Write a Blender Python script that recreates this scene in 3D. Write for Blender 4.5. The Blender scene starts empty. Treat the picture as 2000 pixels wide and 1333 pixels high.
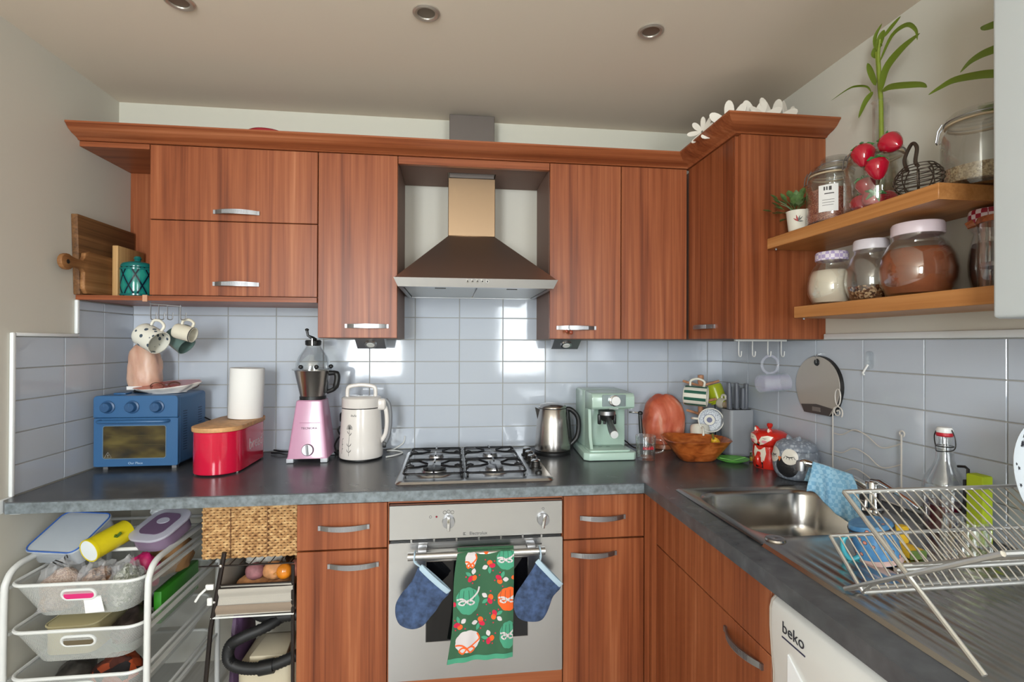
import bpy, bmesh, math, random
from mathutils import Vector, Matrix, noise
random.seed(7)
PI = math.pi
scene = bpy.context.scene
COL = scene.collection

# ------------------------------------------------------------------ camera
def setup_camera():
    yaw, pitch, roll = 0.11999, 0.00509, 0.00346
    r = Vector((math.cos(yaw), -math.sin(yaw), 0))
    f = Vector((math.sin(yaw)*math.cos(pitch), math.cos(yaw)*math.cos(pitch), math.sin(pitch)))
    u = r.cross(f)
    r2 = math.cos(roll)*r + math.sin(roll)*u
    u2 = math.cos(roll)*u - math.sin(roll)*r
    cd = bpy.data.cameras.new('camera'); cam = bpy.data.objects.new('camera', cd)
    COL.objects.link(cam)
    m = Matrix((r2, u2, -f)).transposed().to_4x4()
    m.translation = (1.1617, -2.33634, 1.3782)
    cam.matrix_world = m
    cd.sensor_width = 36; cd.lens = 36*987.9/2000; cd.clip_start = 0.02
    scene.camera = cam
setup_camera()

# ------------------------------------------------------------------ world, window light, exposure
XL, XR, ZC, YR = -0.188, 2.485, 2.36, -4.0      # left wall, right wall, ceiling, rear wall
w = bpy.data.worlds.new('sky'); scene.world = w; w.use_nodes = True
nt = w.node_tree; bg = nt.nodes['Background']
sky = nt.nodes.new('ShaderNodeTexSky'); sky.sky_type = 'HOSEK_WILKIE'; sky.turbidity = 6; sky.sun_direction = (0.2, 0.5, 0.8)
nt.links.new(sky.outputs[0], bg.inputs[0]); bg.inputs[1].default_value = 0.6

def area(name, loc, rot, sx, sy, power, col):
    l = bpy.data.lights.new(name, 'AREA'); l.shape = 'RECTANGLE'; l.size = sx; l.size_y = sy
    l.energy = power; l.color = col
    o = bpy.data.objects.new(name, l); o.location = loc; o.rotation_euler = rot; COL.objects.link(o)
    return o
# daylight entering through the two windows in the rear wall behind the camera
area('daylight_right_window', (2.06, YR-0.02, 1.575), (PI/2, 0, 0), 0.62, 1.15, 37, (0.90, 0.96, 1.0))
area('daylight_left_window', (0.24, YR-0.02, 1.575), (PI/2, 0, 0), 0.62, 1.15, 74, (0.90, 0.96, 1.0))
scene.view_settings.view_transform = 'Standard'
scene.view_settings.look = 'None'
scene.view_settings.exposure = 0.1
scene.cycles.transparent_max_bounces = 24
scene.view_settings.gamma = 1.0
scene.view_settings.use_curve_mapping = False

# ------------------------------------------------------------------ materials
def lin(c):
    return tuple(((x/255)/12.92 if x/255 <= 0.04045 else ((x/255+0.055)/1.055)**2.4) for x in c)
class NT:
    def __init__(s, name):
        s.m = bpy.data.materials.new(name); s.m.use_nodes = True
        s.t = s.m.node_tree; s.b = s.t.nodes['Principled BSDF']; s.out = s.t.nodes['Material Output']
    def n(s, typ, **kw):
        nd = s.t.nodes.new(typ)
        for k, v in kw.items():
            if k.startswith('i_'):
                key = k[2:]; key = int(key) if key.isdigit() else key.replace('_', ' ')
                nd.inputs[key].default_value = v
            else: setattr(nd, k, v)
        return nd
    def l(s, a, b): s.t.links.new(a, b)
    def coords(s, scale=(1, 1, 1), rot=(0, 0, 0), kind='Object'):
        tc = s.n('ShaderNodeTexCoord'); mp = s.n('ShaderNodeMapping'); mp.inputs['Scale'].default_value = scale
        mp.inputs['Rotation'].default_value = rot
        s.l(tc.outputs[kind], mp.inputs[0]); return mp.outputs[0]
    def ramp(s, fac, stops):
        r = s.n('ShaderNodeValToRGB'); e = r.color_ramp.elements
        while len(e) < len(stops): e.new(0.5)
        for i, (p, c) in enumerate(stops):
            e[i].position = p; e[i].color = (*lin(c), 1)
        s.l(fac, r.inputs[0]); return r.outputs[0]
    def bump(s, h, strength=0.2, dist=0.002):
        b = s.n('ShaderNodeBump'); b.inputs['Strength'].default_value = strength; b.inputs['Distance'].default_value = dist
        s.l(h, b.inputs['Height']); s.l(b.outputs[0], s.b.inputs['Normal'])
def mat(name, c, rough=0.5, metal=0.0, spec=0.5, coat=0.0, var=0.0, vscale=30, bump=0.0, bscale=200, sub=0.0, trans=0.0, aniso=None, emit=0):
    k = NT(name); b = k.b
    b.inputs['Base Color'].default_value = (*lin(c), 1); b.inputs['Roughness'].default_value = rough
    b.inputs['Metallic'].default_value = metal; b.inputs['Specular IOR Level'].default_value = spec
    b.inputs['Coat Weight'].default_value = coat; b.inputs['Coat Roughness'].default_value = 0.08
    if sub: b.inputs['Subsurface Weight'].default_value = sub; b.inputs['Subsurface Radius'].default_value = (0.02, 0.01, 0.006)
    if var:
        nz = k.n('ShaderNodeTexNoise'); nz.inputs['Scale'].default_value = vscale; nz.inputs['Detail'].default_value = 4
        k.l(k.coords(), nz.inputs['Vector'])
        hi = tuple(min(255, x*(1+var)) for x in c); lo = tuple(x*(1-var) for x in c)
        k.l(k.ramp(nz.outputs[0], [(0.3, lo), (0.7, hi)]), b.inputs['Base Color'])
    if bump:
        nz = k.n('ShaderNodeTexNoise'); nz.inputs['Scale'].default_value = bscale; nz.inputs['Detail'].default_value = 3
        k.l(k.coords(aniso or (1, 1, 1)), nz.inputs['Vector']); k.bump(nz.outputs[0], bump)
    if emit: b.inputs['Emission Color'].default_value = (*lin(c), 1); b.inputs['Emission Strength'].default_value = emit
    return k.m
def wood(name, axis, cols, scale=1.0, rough=0.38, streak=0.55):
    k = NT(name)
    s = [26*scale]*3; s['xyz'.index(axis)] = 0.9*scale
    v = k.coords(tuple(s))
    n1 = k.n('ShaderNodeTexNoise'); n1.inputs['Scale'].default_value = 1.0; n1.inputs['Detail'].default_value = 5; n1.inputs['Distortion'].default_value = 0.6
    k.l(v, n1.inputs['Vector'])
    s2 = [7*scale]*3; s2['xyz'.index(axis)] = 0.35*scale
    n2 = k.n('ShaderNodeTexNoise'); n2.inputs['Scale'].default_value = 1.0; n2.inputs['Detail'].default_value = 3
    k.l(k.coords(tuple(s2)), n2.inputs['Vector'])
    mx = k.n('ShaderNodeMix'); mx.data_type = 'FLOAT'; mx.inputs[0].default_value = streak
    k.l(n2.outputs[0], mx.inputs[2]); k.l(n1.outputs[0], mx.inputs[3])
    s3 = [110*scale]*3; s3['xyz'.index(axis)] = 1.6*scale
    n3 = k.n('ShaderNodeTexNoise'); n3.inputs['Scale'].default_value = 1.0; n3.inputs['Detail'].default_value = 2
    k.l(k.coords(tuple(s3)), n3.inputs['Vector'])
    mf = k.n('ShaderNodeMix'); mf.data_type = 'FLOAT'; mf.inputs[0].default_value = 0.28
    k.l(mx.outputs[0], mf.inputs[2]); k.l(n3.outputs[0], mf.inputs[3]); mx = mf
    k.b.inputs['Specular IOR Level'].default_value = 0.35
    col = k.ramp(mx.outputs[0], [(0.34, cols[0]), (0.45, cols[1]), (0.54, cols[2]), (0.66, cols[3])])
    k.l(col, k.b.inputs['Base Color']); k.b.inputs['Roughness'].default_value = rough
    k.bump(n1.outputs[0], 0.06, 0.001)
    return k.m
CH = [(96, 46, 24), (132, 70, 40), (150, 85, 51), (174, 110, 74)]
W_V = wood('cherry_wood_vertical', 'z', CH); W_X = wood('cherry_wood_lengthwise', 'x', CH); W_Y = wood('cherry_wood_depthwise', 'y', CH)
OAK = [(150, 96, 48), (176, 118, 66), (188, 130, 76), (204, 150, 96)]
OAK_Y = wood('oak_shelf', 'y', OAK, 1.2)
CORK = mat('bamboo_board', (196, 148, 98), 0.55, var=0.12, vscale=40)
WALL = mat('wall_paint', (206, 202, 190), 0.75, bump=0.05, bscale=90)
CEIL = mat('ceiling_paint', (218, 205, 187), 0.8)
BULK = mat('white_gloss_paint', (200, 197, 182), 0.5)
GROUT = mat('grout', (168, 166, 160), 0.9)
TRIMW = mat('white_tile_trim', (225, 228, 228), 0.3)
def tile_mat():
    k = NT('white_glazed_tile'); k.b.inputs['Base Color'].default_value = (*lin((186, 193, 203)), 1)
    k.b.inputs['Roughness'].default_value = 0.07
    n1 = k.n('ShaderNodeTexNoise'); n1.inputs['Scale'].default_value = 9; k.l(k.coords(), n1.inputs['Vector'])
    k.bump(n1.outputs[0], 0.10, 0.004); return k.m
TILE = tile_mat()
def worktop_mat():
    k = NT('slate_laminate')
    n1 = k.n('ShaderNodeTexNoise'); n1.inputs['Scale'].default_value = 22; n1.inputs['Detail'].default_value = 6
    k.l(k.coords(), n1.inputs['Vector'])
    k.l(k.ramp(n1.outputs[0], [(0.3, (66, 68, 71)), (0.55, (78, 80, 83)), (0.75, (90, 93, 95))]), k.b.inputs['Base Color'])
    k.b.inputs['Roughness'].default_value = 0.26
    return k.m
WTOP = worktop_mat()
def brushed(name, c, rough, axis, strength=0.08):
    k = NT(name); k.b.inputs['Base Color'].default_value = (*lin(c), 1); k.b.inputs['Metallic'].default_value = 1
    k.b.inputs['Roughness'].default_value = rough
    s = [300]*3; s['xyz'.index(axis)] = 3
    n1 = k.n('ShaderNodeTexNoise'); n1.inputs['Scale'].default_value = 1; k.l(k.coords(tuple(s)), n1.inputs['Vector'])
    k.bump(n1.outputs[0], strength, 0.0006); return k.m
STEEL = brushed('brushed_steel', (196, 196, 196), 0.28, 'x')
STEELZ = brushed('brushed_steel_vertical', (186, 182, 178), 0.25, 'z')
STEELH = brushed('hood_steel', (176, 164, 156), 0.40, 'x')
SINKM = brushed('sink_steel', (176, 172, 166), 0.24, 'y')
CHROME = mat('chrome', (215, 215, 215), 0.12, 1.0)
NICKEL = mat('satin_nickel', (158, 158, 160), 0.40, 1.0)
DKMET = mat('dark_metal', (60, 58, 56), 0.4, 0.8)
BLACK = mat('black_plastic', (22, 22, 23), 0.4)
BLKGL = mat('black_enamel', (20, 20, 22), 0.25)
WHITEP = mat('white_plastic', (226, 226, 222), 0.28)
WHITEM = mat('white_enamel', (220, 221, 218), 0.35)
PAPER = mat('white_paper', (232, 231, 228), 0.8, bump=0.1, bscale=120)
CREAM = mat('cream_ceramic', (226, 222, 208), 0.2, coat=0.3)
CABIN = mat('cabinet_interior', (120, 92, 80), 0.6)
def thin_glass(name, tint=(0.97, 0.98, 0.98), rough=0.02, gl=1.0):
    k = NT(name); t = k.t; t.nodes.remove(k.b)
    tr = k.n('ShaderNodeBsdfTransparent'); tr.inputs[0].default_value = (*tint, 1)
    g = k.n('ShaderNodeBsdfGlossy'); g.inputs['Roughness'].default_value = rough; g.inputs['Color'].default_value = (gl, gl, gl, 1)
    lw = k.n('ShaderNodeLayerWeight'); pw = k.n('ShaderNodeMath', operation='POWER'); k.l(lw.outputs['Facing'], pw.inputs[0]); pw.inputs[1].default_value = 3.0
    lw.inputs[0].default_value = 0.5
    f = k.n('ShaderNodeMath', operation='MULTIPLY_ADD'); k.l(pw.outputs[0], f.inputs[0]); f.inputs[1].default_value = 0.8; f.inputs[2].default_value = 0.085
    mx = k.n('ShaderNodeMixShader'); k.l(f.outputs[0], mx.inputs[0]); k.l(tr.outputs[0], mx.inputs[1]); k.l(g.outputs[0], mx.inputs[2])
    k.l(mx.outputs[0], k.out.inputs[0]); return k.m
GLASS = thin_glass('clear_glass', (0.96, 0.97, 0.97)); PANE = thin_glass('window_glass')
SMOKE = thin_glass('smoked_oven_glass', (0.35, 0.32, 0.24))
def frosted(name, c, a):
    k = NT(name); k.b.inputs['Base Color'].default_value = (*lin(c), 1); k.b.inputs['Roughness'].default_value = 0.3
    tr = k.n('ShaderNodeBsdfTransparent'); mx = k.n('ShaderNodeMixShader'); mx.inputs[0].default_value = a
    k.l(tr.outputs[0], mx.inputs[1]); k.l(k.b.outputs[0], mx.inputs[2]); k.l(mx.outputs[0], k.out.inputs[0]); return k.m
def mesh_metal(name, c, pitch=0.0042, wire=0.30):
    k = NT(name); k.b.inputs['Base Color'].default_value = (*lin(c), 1); k.b.inputs['Roughness'].default_value = 0.4
    tc = k.n('ShaderNodeTexCoord'); sp = k.n('ShaderNodeSeparateXYZ'); k.l(tc.outputs['UV'], sp.inputs[0])
    outs = []
    for sgn in (1, -1):
        a = k.n('ShaderNodeMath', operation='MULTIPLY_ADD'); k.l(sp.outputs[1], a.inputs[0]); a.inputs[1].default_value = sgn; k.l(sp.outputs[0], a.inputs[2])
        b = k.n('ShaderNodeMath', operation='MULTIPLY'); k.l(a.outputs[0], b.inputs[0]); b.inputs[1].default_value = 1/pitch
        fl = k.n('ShaderNodeMath', operation='FLOORED_MODULO'); k.l(b.outputs[0], fl.inputs[0]); fl.inputs[1].default_value = 1.0
        lt = k.n('ShaderNodeMath', operation='LESS_THAN'); k.l(fl.outputs[0], lt.inputs[0]); lt.inputs[1].default_value = wire
        outs.append(lt.outputs[0])
    mxm = k.n('ShaderNodeMath', operation='MAXIMUM'); k.l(outs[0], mxm.inputs[0]); k.l(outs[1], mxm.inputs[1])
    tr = k.n('ShaderNodeBsdfTransparent'); mx = k.n('ShaderNodeMixShader')
    k.l(mxm.outputs[0], mx.inputs[0]); k.l(tr.outputs[0], mx.inputs[1]); k.l(k.b.outputs[0], mx.inputs[2]); k.l(mx.outputs[0], k.out.inputs[0]); return k.m

# ------------------------------------------------------------------ mesh building
class MB:
    def __init__(s): s.v = []; s.f = []; s.uv = {}
    def add(s, vs, fs):
        o = len(s.v); s.v += [tuple(p) for p in vs]; s.f += [tuple(i+o for i in f) for f in fs]; return s
    def box(s, x0, x1, y0, y1, z0, z1, bev=0.0, seg=2):
        if x0 > x1: x0, x1 = x1, x0
        if y0 > y1: y0, y1 = y1, y0
        if z0 > z1: z0, z1 = z1, z0
        vs = [(x0, y0, z0), (x1, y0, z0), (x1, y1, z0), (x0, y1, z0), (x0, y0, z1), (x1, y0, z1), (x1, y1, z1), (x0, y1, z1)]
        fs = [(0, 3, 2, 1), (4, 5, 6, 7), (0, 1, 5, 4), (1, 2, 6, 5), (2, 3, 7, 6), (3, 0, 4, 7)]
        if bev <= 0: return s.add(vs, fs)
        bm = bmesh.new(); bv = [bm.verts.new(p) for p in vs]
        for f in fs: bm.faces.new([bv[i] for i in f])
        bmesh.ops.bevel(bm, geom=bm.edges[:], offset=bev, segments=seg, affect='EDGES', profile=0.5)
        bm.verts.index_update()
        s.add([v.co for v in bm.verts], [[v.index for v in f.verts] for f in bm.faces]); bm.free(); return s
    def prism(s, pts, a0, a1, axis='z', bev=0.0, seg=2):
        # polygon pts in the plane across axis; (x,y) for z, (x,z) for y, (y,z) for x
        def P(p, a): return {'z': (p[0], p[1], a), 'y': (p[0], a, p[1]), 'x': (a, p[0], p[1])}[axis]
        n = len(pts); bm = bmesh.new()
        A = [bm.verts.new(P(p, a0)) for p in pts]; B = [bm.verts.new(P(p, a1)) for p in pts]
        bm.faces.new(A); bm.faces.new(list(reversed(B)))
        for i in range(n): bm.faces.new([A[i], B[i], B[(i+1) % n], A[(i+1) % n]])
        bmesh.ops.recalc_face_normals(bm, faces=bm.faces[:])
        if bev: bmesh.ops.bevel(bm, geom=[e for e in bm.edges if abs(e.calc_face_angle(0)) > 0.5], offset=bev, segments=seg, affect='EDGES', profile=0.5)
        bm.verts.index_update(); s.add([v.co for v in bm.verts], [[v.index for v in f.verts] for f in bm.faces]); bm.free(); return s
    def lathe(s, prof, n=28, c=(0, 0, 0), M=None, sx=1, sy=1, closed=False):
        vs = []; fs = []; m = len(prof)
        for i in range(n):
            a = 2*PI*i/n
            for r, z in prof: vs.append(Vector((c[0]+r*math.cos(a)*sx, c[1]+r*math.sin(a)*sy, c[2]+z)))
        for i in range(n):
            j = (i+1) % n
            for k in range(m-1 if not closed else m):
                k2 = (k+1) % m
                fs.append((i*m+k, j*m+k, j*m+k2, i*m+k2))
        if not closed:
            if prof[0][0] > 1e-6: fs.append(tuple(reversed([i*m for i in range(n)])))
            if prof[-1][0] > 1e-6: fs.append(tuple(i*m+m-1 for i in range(n)))
        if M is not None: vs = [M @ p for p in vs]
        return s.add(vs, fs)
    def cyl(s, p0, p1, r0, r1=None, n=16):
        p0 = Vector(p0); p1 = Vector(p1); d = p1-p0; L = d.length
        M = Matrix.Translation(p0) @ d.to_track_quat('Z', 'Y').to_matrix().to_4x4()
        return s.lathe([(r0, 0), (r0 if r1 is None else r1, L)], n, M=M)
    def tube(s, path, r, n=8, closed=False):
        P = [Vector(p) for p in path]; N = len(P); vs = []; fs = []; up = None
        for i in range(N):
            if closed: t = P[(i+1) % N]-P[i-1]
            else: t = P[min(i+1, N-1)]-P[max(i-1, 0)]
            if t.length < 1e-9: t = Vector((0, 0, 1))
            t.normalize()
            if up is None:
                up = Vector((0, 0, 1)) if abs(t.z) < 0.9 else Vector((1, 0, 0))
            a = (up - t*up.dot(t))
            if a.length < 1e-5: a = t.orthogonal()
            a.normalize(); up = a; b = t.cross(a)
            rr = r[i] if isinstance(r, (list, tuple)) else r
            for k in range(n):
                q = 2*PI*k/n; vs.append(P[i]+a*math.cos(q)*rr+b*math.sin(q)*rr)
        for i in range(N if closed else N-1):
            j = (i+1) % N
            for k in range(n):
                l = (k+1) % n; fs.append((i*n+k, i*n+l, j*n+l, j*n+k))
        if not closed: fs.append(tuple(reversed(range(n)))); fs.append(tuple((N-1)*n+k for k in range(n)))
        return s.add(vs, fs)
    def ball(s, c, r, nu=16, nv=10):
        r = (r, r, r) if not isinstance(r, (tuple, list)) else r
        vs = [(c[0], c[1], c[2]-r[2])]; fs = []
        for j in range(1, nv):
            t = -PI/2+PI*j/nv
            for i in range(nu):
                a = 2*PI*i/nu; vs.append((c[0]+r[0]*math.cos(t)*math.cos(a), c[1]+r[1]*math.cos(t)*math.sin(a), c[2]+r[2]*math.sin(t)))
        vs.append((c[0], c[1], c[2]+r[2])); top = len(vs)-1
        for i in range(nu):
            fs.append((0, 1+(i+1) % nu, 1+i)); fs.append((top, top-nu+i, top-nu+(i+1) % nu))
        for j in range(nv-2):
            for i in range(nu):
                a = 1+j*nu+i; b = 1+j*nu+(i+1) % nu; fs.append((a, b, b+nu, a+nu))
        return s.add(vs, fs)
    def grid(s, fn, nu, nv, thick=None):
        vs = []; fs = []; o = len(s.v)
        for j in range(nv+1):
            for i in range(nu+1): vs.append(fn(i/nu, j/nv))
        for j in range(nv):
            for i in range(nu): a = j*(nu+1)+i; fs.append((a, a+1, a+nu+2, a+nu+1))
        return s.add(vs, fs)
    def pillow(s, pts, y0, t, rings=5, axis='y', flat=0.25):
        # closed outline pts (x,z); puffed solid of half-thickness t around y0
        n = len(pts); cx = sum(p[0] for p in pts)/n; cz = sum(p[1] for p in pts)/n
        L = []
        for side in (1, -1):
            for k in range(rings+1):
                q = k/rings; sc = 1-q if side == 1 else q
                sc = math.sin(PI/2*(1-q)) if side == 1 else math.sin(PI/2*q)
                if side == -1 and k == 0: continue
                h = t*math.cos(PI/2*(1-q)) if side == 1 else t*math.cos(PI/2*q)
                L.append((max(sc, 0.02), h*side))
        L = [(math.sin(PI*k/(2*rings)) or 0.02, -t*math.cos(PI*k/(2*rings))) for k in range(0, 2*rings+1)]
        L = [(max(abs(a), 0.02), b) for a, b in L]
        vs = []; fs = []
        for sc, h in L:
            for p in pts: vs.append((cx+(p[0]-cx)*sc, y0+h, cz+(p[1]-cz)*sc))
        m = len(L)
        for k in range(m-1):
            for i in range(n):
                j = (i+1) % n; fs.append((k*n+i, k*n+j, (k+1)*n+j, (k+1)*n+i))
        fs.append(tuple(range(n))); fs.append(tuple(reversed(range((m-1)*n, m*n))))
        return s.add(vs, fs)
    def xf(s, M, start=0):
        s.v[start:] = [tuple(M @ Vector(p)) for p in s.v[start:]]; return s
    def build(s, name, m, parent=None, world=False, smooth=40, uvs=None):
        me = bpy.data.meshes.new(name); vs = s.v
        if world and parent is not None:
            Mi = wm(parent).inverted(); vs = [tuple(Mi @ Vector(p)) for p in vs]
        me.from_pydata(vs, [], s.f); me.materials.append(m); me.validate()
        if uvs:
            uv = me.uv_layers.new(name='UVMap')
            for lp in me.loops: uv.data[lp.index].uv = uvs[lp.vertex_index]
        bm = bmesh.new(); bm.from_mesh(me); bmesh.ops.recalc_face_normals(bm, faces=bm.faces[:]); bm.to_mesh(me); bm.free()
        if smooth:
            me.polygons.foreach_set('use_smooth', [True]*len(me.polygons)); me.set_sharp_from_angle(angle=math.radians(smooth))
        o = bpy.data.objects.new(name, me); COL.objects.link(o)
        if parent is not None: o.parent = parent
        return o
def wm(o):
    M = o.matrix_basis.copy()
    while o.parent is not None: o = o.parent; M = o.matrix_basis @ M
    return M
def tag(o, label, cat, group=None):
    o['label'] = label; o['category'] = cat
    if group: o['group'] = group
    return o
def thing(name, label, cat, loc=(0, 0, 0), rz=0, group=None):
    o = bpy.data.objects.new(name, None); o.empty_display_size = 0.02; COL.objects.link(o)
    o.matrix_basis = Matrix.Translation(loc) @ Matrix.Rotation(rz, 4, 'Z'); return tag(o, label, cat, group)
def struct(o): o['kind'] = 'structure'; return o
def stuff(o): o['kind'] = 'stuff'; return o
def P(name, m, parent, fn, world=True, smooth=40):
    b = MB(); fn(b); return b.build(name, m, parent, world, smooth)
def dup(o, parent, loc=None):
    c = o.copy(); COL.objects.link(c); c.parent = parent
    if loc is not None: c.matrix_basis = Matrix.Translation(loc)
    for ch in o.children:
        d = ch.copy(); COL.objects.link(d); d.parent = c
    return c
def text(s, size, loc, rot, m, parent, name='lettering', align='CENTER', ext=0.0004, sx=1.0):
    cu = bpy.data.curves.new('t', 'FONT'); cu.body = s; cu.size = size; cu.align_x = align; cu.align_y = 'CENTER'; cu.extrude = ext; cu.resolution_u = 3
    to = bpy.data.objects.new('t', cu); COL.objects.link(to)
    dg = bpy.context.evaluated_depsgraph_get(); me = bpy.data.meshes.new_from_object(to.evaluated_get(dg))
    bpy.data.objects.remove(to); bpy.data.curves.remove(cu)
    M = Matrix.Translation(loc) @ Matrix.Rotation(rot[2], 4, 'Z') @ Matrix.Rotation(rot[1], 4, 'Y') @ Matrix.Rotation(rot[0], 4, 'X') @ Matrix.Diagonal((sx, 1, 1, 1))
    if parent is not None: M = wm(parent).inverted() @ M
    me.transform(M); me.materials.clear(); me.materials.append(m)
    o = bpy.data.objects.new(name, me); me.name = name; COL.objects.link(o); o.parent = parent; return o
def arc(c, r, a0, a1, n=10, plane='xy'):
    out = []
    for i in range(n+1):
        a = a0+(a1-a0)*i/n; u = r*math.cos(a); v = r*math.sin(a)
        out.append({'xy': (c[0]+u, c[1]+v, c[2]), 'xz': (c[0]+u, c[1], c[2]+v), 'yz': (c[0], c[1]+u, c[2]+v)}[plane])
    return out
def rrect(x0, x1, y0, y1, r, n=5):
    out = []
    for cx, cy, a in ((x1-r, y1-r, 0), (x0+r, y1-r, PI/2), (x0+r, y0+r, PI), (x1-r, y0+r, 1.5*PI)):
        for i in range(n+1): q = a+PI/2*i/n; out.append((cx+r*math.cos(q), cy+r*math.sin(q)))
    return out
def smoothpath(pts, k=6):
    P_ = [Vector(p) for p in pts]; out = []
    for i in range(len(P_)-1):
        p0 = P_[max(i-1, 0)]; p1 = P_[i]; p2 = P_[i+1]; p3 = P_[min(i+2, len(P_)-1)]
        for j in range(k):
            t = j/k; out.append(0.5*((2*p1)+(p2-p0)*t+(2*p0-5*p1+4*p2-p3)*t*t+(3*p1-p0-3*p2+p3)*t**3))
    out.append(P_[-1]); return out

# ================================================================== the room
FLOORM = wood('floor_laminate', 'y', [(176, 172, 166), (190, 186, 180), (202, 199, 194), (212, 210, 206)])
def room():
    f = struct(MB().box(XL-.1, XR+.1, YR-.1, .1, -.05, 0).build('floor', FLOORM))
    struct(MB().box(XL-.1, XR+.1, YR-.1, .1, ZC, ZC+.05).build('ceiling', CEIL))
    wb = struct(MB().box(XL-.1, XR+.1, 0, .1, 0, ZC).build('wall_back', WALL))
    wl = struct(MB().box(XL-.1, XL, YR, 0, 0, ZC).build('wall_left', WALL))
    wr = struct(MB().box(XR, XR+.1, YR, 0, 0, ZC).build('wall_right', WALL))
    c0, c1 = 0.98, 2.17; W1, W2 = (1.73, 2.39), (-.09, .57)
    b = MB(); b.box(XL, W2[0], YR-.1, YR, 0, ZC).box(W2[1], W1[0], YR-.1, YR, 0, ZC).box(W1[1], XR, YR-.1, YR, 0, ZC)
    for x0, x1 in (W1, W2): b.box(x0, x1, YR-.1, YR, 0, c0).box(x0, x1, YR-.1, YR, c1, ZC)
    struct(b.build('wall_rear', WALL))
    for i, (x0, x1) in enumerate((W1, W2)):
        b = MB()
        for xa, xb in ((x0, x0+.04), (x1-.04, x1)): b.box(xa, xb, YR-.08, YR-.03, c0, c1)
        b.box(x0, x1, YR-.08, YR-.03, c0, c0+.04).box(x0, x1, YR-.08, YR-.03, c1-.04, c1).box(x0, x1, YR-.08, YR-.03, 1.74, 1.78).box(x0-.03, x1+.03, YR-.03, YR+.08, c0-.03, c0)
        w1 = struct(b.build('window_%d' % (i+1), WHITEP))
        P('pane', PANE, w1, lambda b: b.box(x0+.04, x1-.04, YR-.058, YR-.052, c0+.04, c1-.04))
    # boxed-in soffit under the ceiling along the back wall
    struct(MB().box(XL, XR, -.097, 0, 2.262, ZC).build('trim_1', BULK))
    return wb, wl, wr
WB, WL, WR = room()
def tilework():
    T, G = 0.006, 0.0016
    ZR = lambda j: 1.395-0.1*j
    cache = {}
    def tl(parent, plane, a0, a1, z0, z1):
        if a1-a0 < .008 or z1-z0 < .008: return
        key = (plane, round(a1-a0, 3), round(z1-z0, 3))
        if key not in cache:
            w, h = (a1-a0)/2-G, (z1-z0)/2-G; c = 0.0012; b = MB()
            # slightly pillowed edge: back rim, chamfer, face
            ring = lambda e, d: [(-w+e, d, -h+e), (w-e, d, -h+e), (w-e, d, h-e), (-w+e, d, h-e)]
            vs = ring(0, 0)+ring(0, -T+c)+ring(c, -T)
            fs = [(8, 9, 10, 11)]+[(k*4+i, k*4+(i+1) % 4, k*4+4+(i+1) % 4, k*4+4+i) for k in (0, 1) for i in range(4)]
            if plane == 'R': vs = [(y, -x, z) for x, y, z in vs]
            if plane == 'L': vs = [(-y, x, z) for x, y, z in vs]
            b.add(vs, fs); o = b.build('tile', TILE, parent, smooth=0); cache[key] = o.data
        else:
            o = bpy.data.objects.new('tile', cache[key]); COL.objects.link(o); o.parent = parent
        ac = (a0+a1)/2; zc = (z0+z1)/2
        o.location = {'B': (ac, -.002, zc), 'R': (XR-.002, ac, zc), 'L': (XL+.002, ac, zc)}[plane]
    # grout beds
    P('grout_bed', GROUT, WB, lambda b: b.box(XL, XR, -.0045, 0, .9, 1.595))
    P('grout_bed', GROUT, WL, lambda b: b.box(XL, XL+.0045, -.593, 0, .9, 1.395).box(XL, XL+.0045, -.325, 0, 1.395, 1.53))
    P('grout_bed', GROUT, WR, lambda b: b.box(XR-.0045, XR, -2.6, 0, .9, 1.395))
    xs = [XL]+[.2*k for k in range(0, 13)]+[XR]
    for i in range(len(xs)-1):
        for j in range(-1, 6):
            tl(WB, 'B', xs[i]+(.006 if i == 0 else 0), xs[i+1]-(.006 if i == len(xs)-2 else 0), max(ZR(j), .901), ZR(j-1))
    ys = [-.006, -.191, -.391, -.593]
    for i in range(3):
        for j in range(1, 6): tl(WL, 'L', ys[i+1], ys[i], max(ZR(j), .901), ZR(j-1))
    for ya, yb in ((-.191, -.006), (-.323, -.191)):
        tl(WL, 'L', ya, yb, 1.395, 1.495); tl(WL, 'L', ya, yb, 1.495, 1.529)
    yr = [-.006]+[-.2224-.2117*m for m in range(0, 11)]
    for i in range(len(yr)-1):
        for j in range(1, 6): tl(WR, 'R', yr[i+1], yr[i], max(ZR(j), .901), ZR(j-1))
    # white edging strips round the left tiling, ledge above the right tiling
    struct(MB().box(XL, XL+.012, -.607, -.594, .9, 1.408, .004).build('trim_2', TRIMW))
    struct(MB().box(XL, XL+.012, -.594, -.325, 1.396, 1.408, .004).build('trim_3', TRIMW))
    struct(MB().box(XL, XL+.012, -.338, -.325, 1.408, 1.532, .004).build('trim_4', TRIMW))
    struct(MB().box(XR-.014, XR, -2.6, -.69, 1.396, 1.416, .003).build('trim_5', TRIMW))
tilework()

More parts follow.
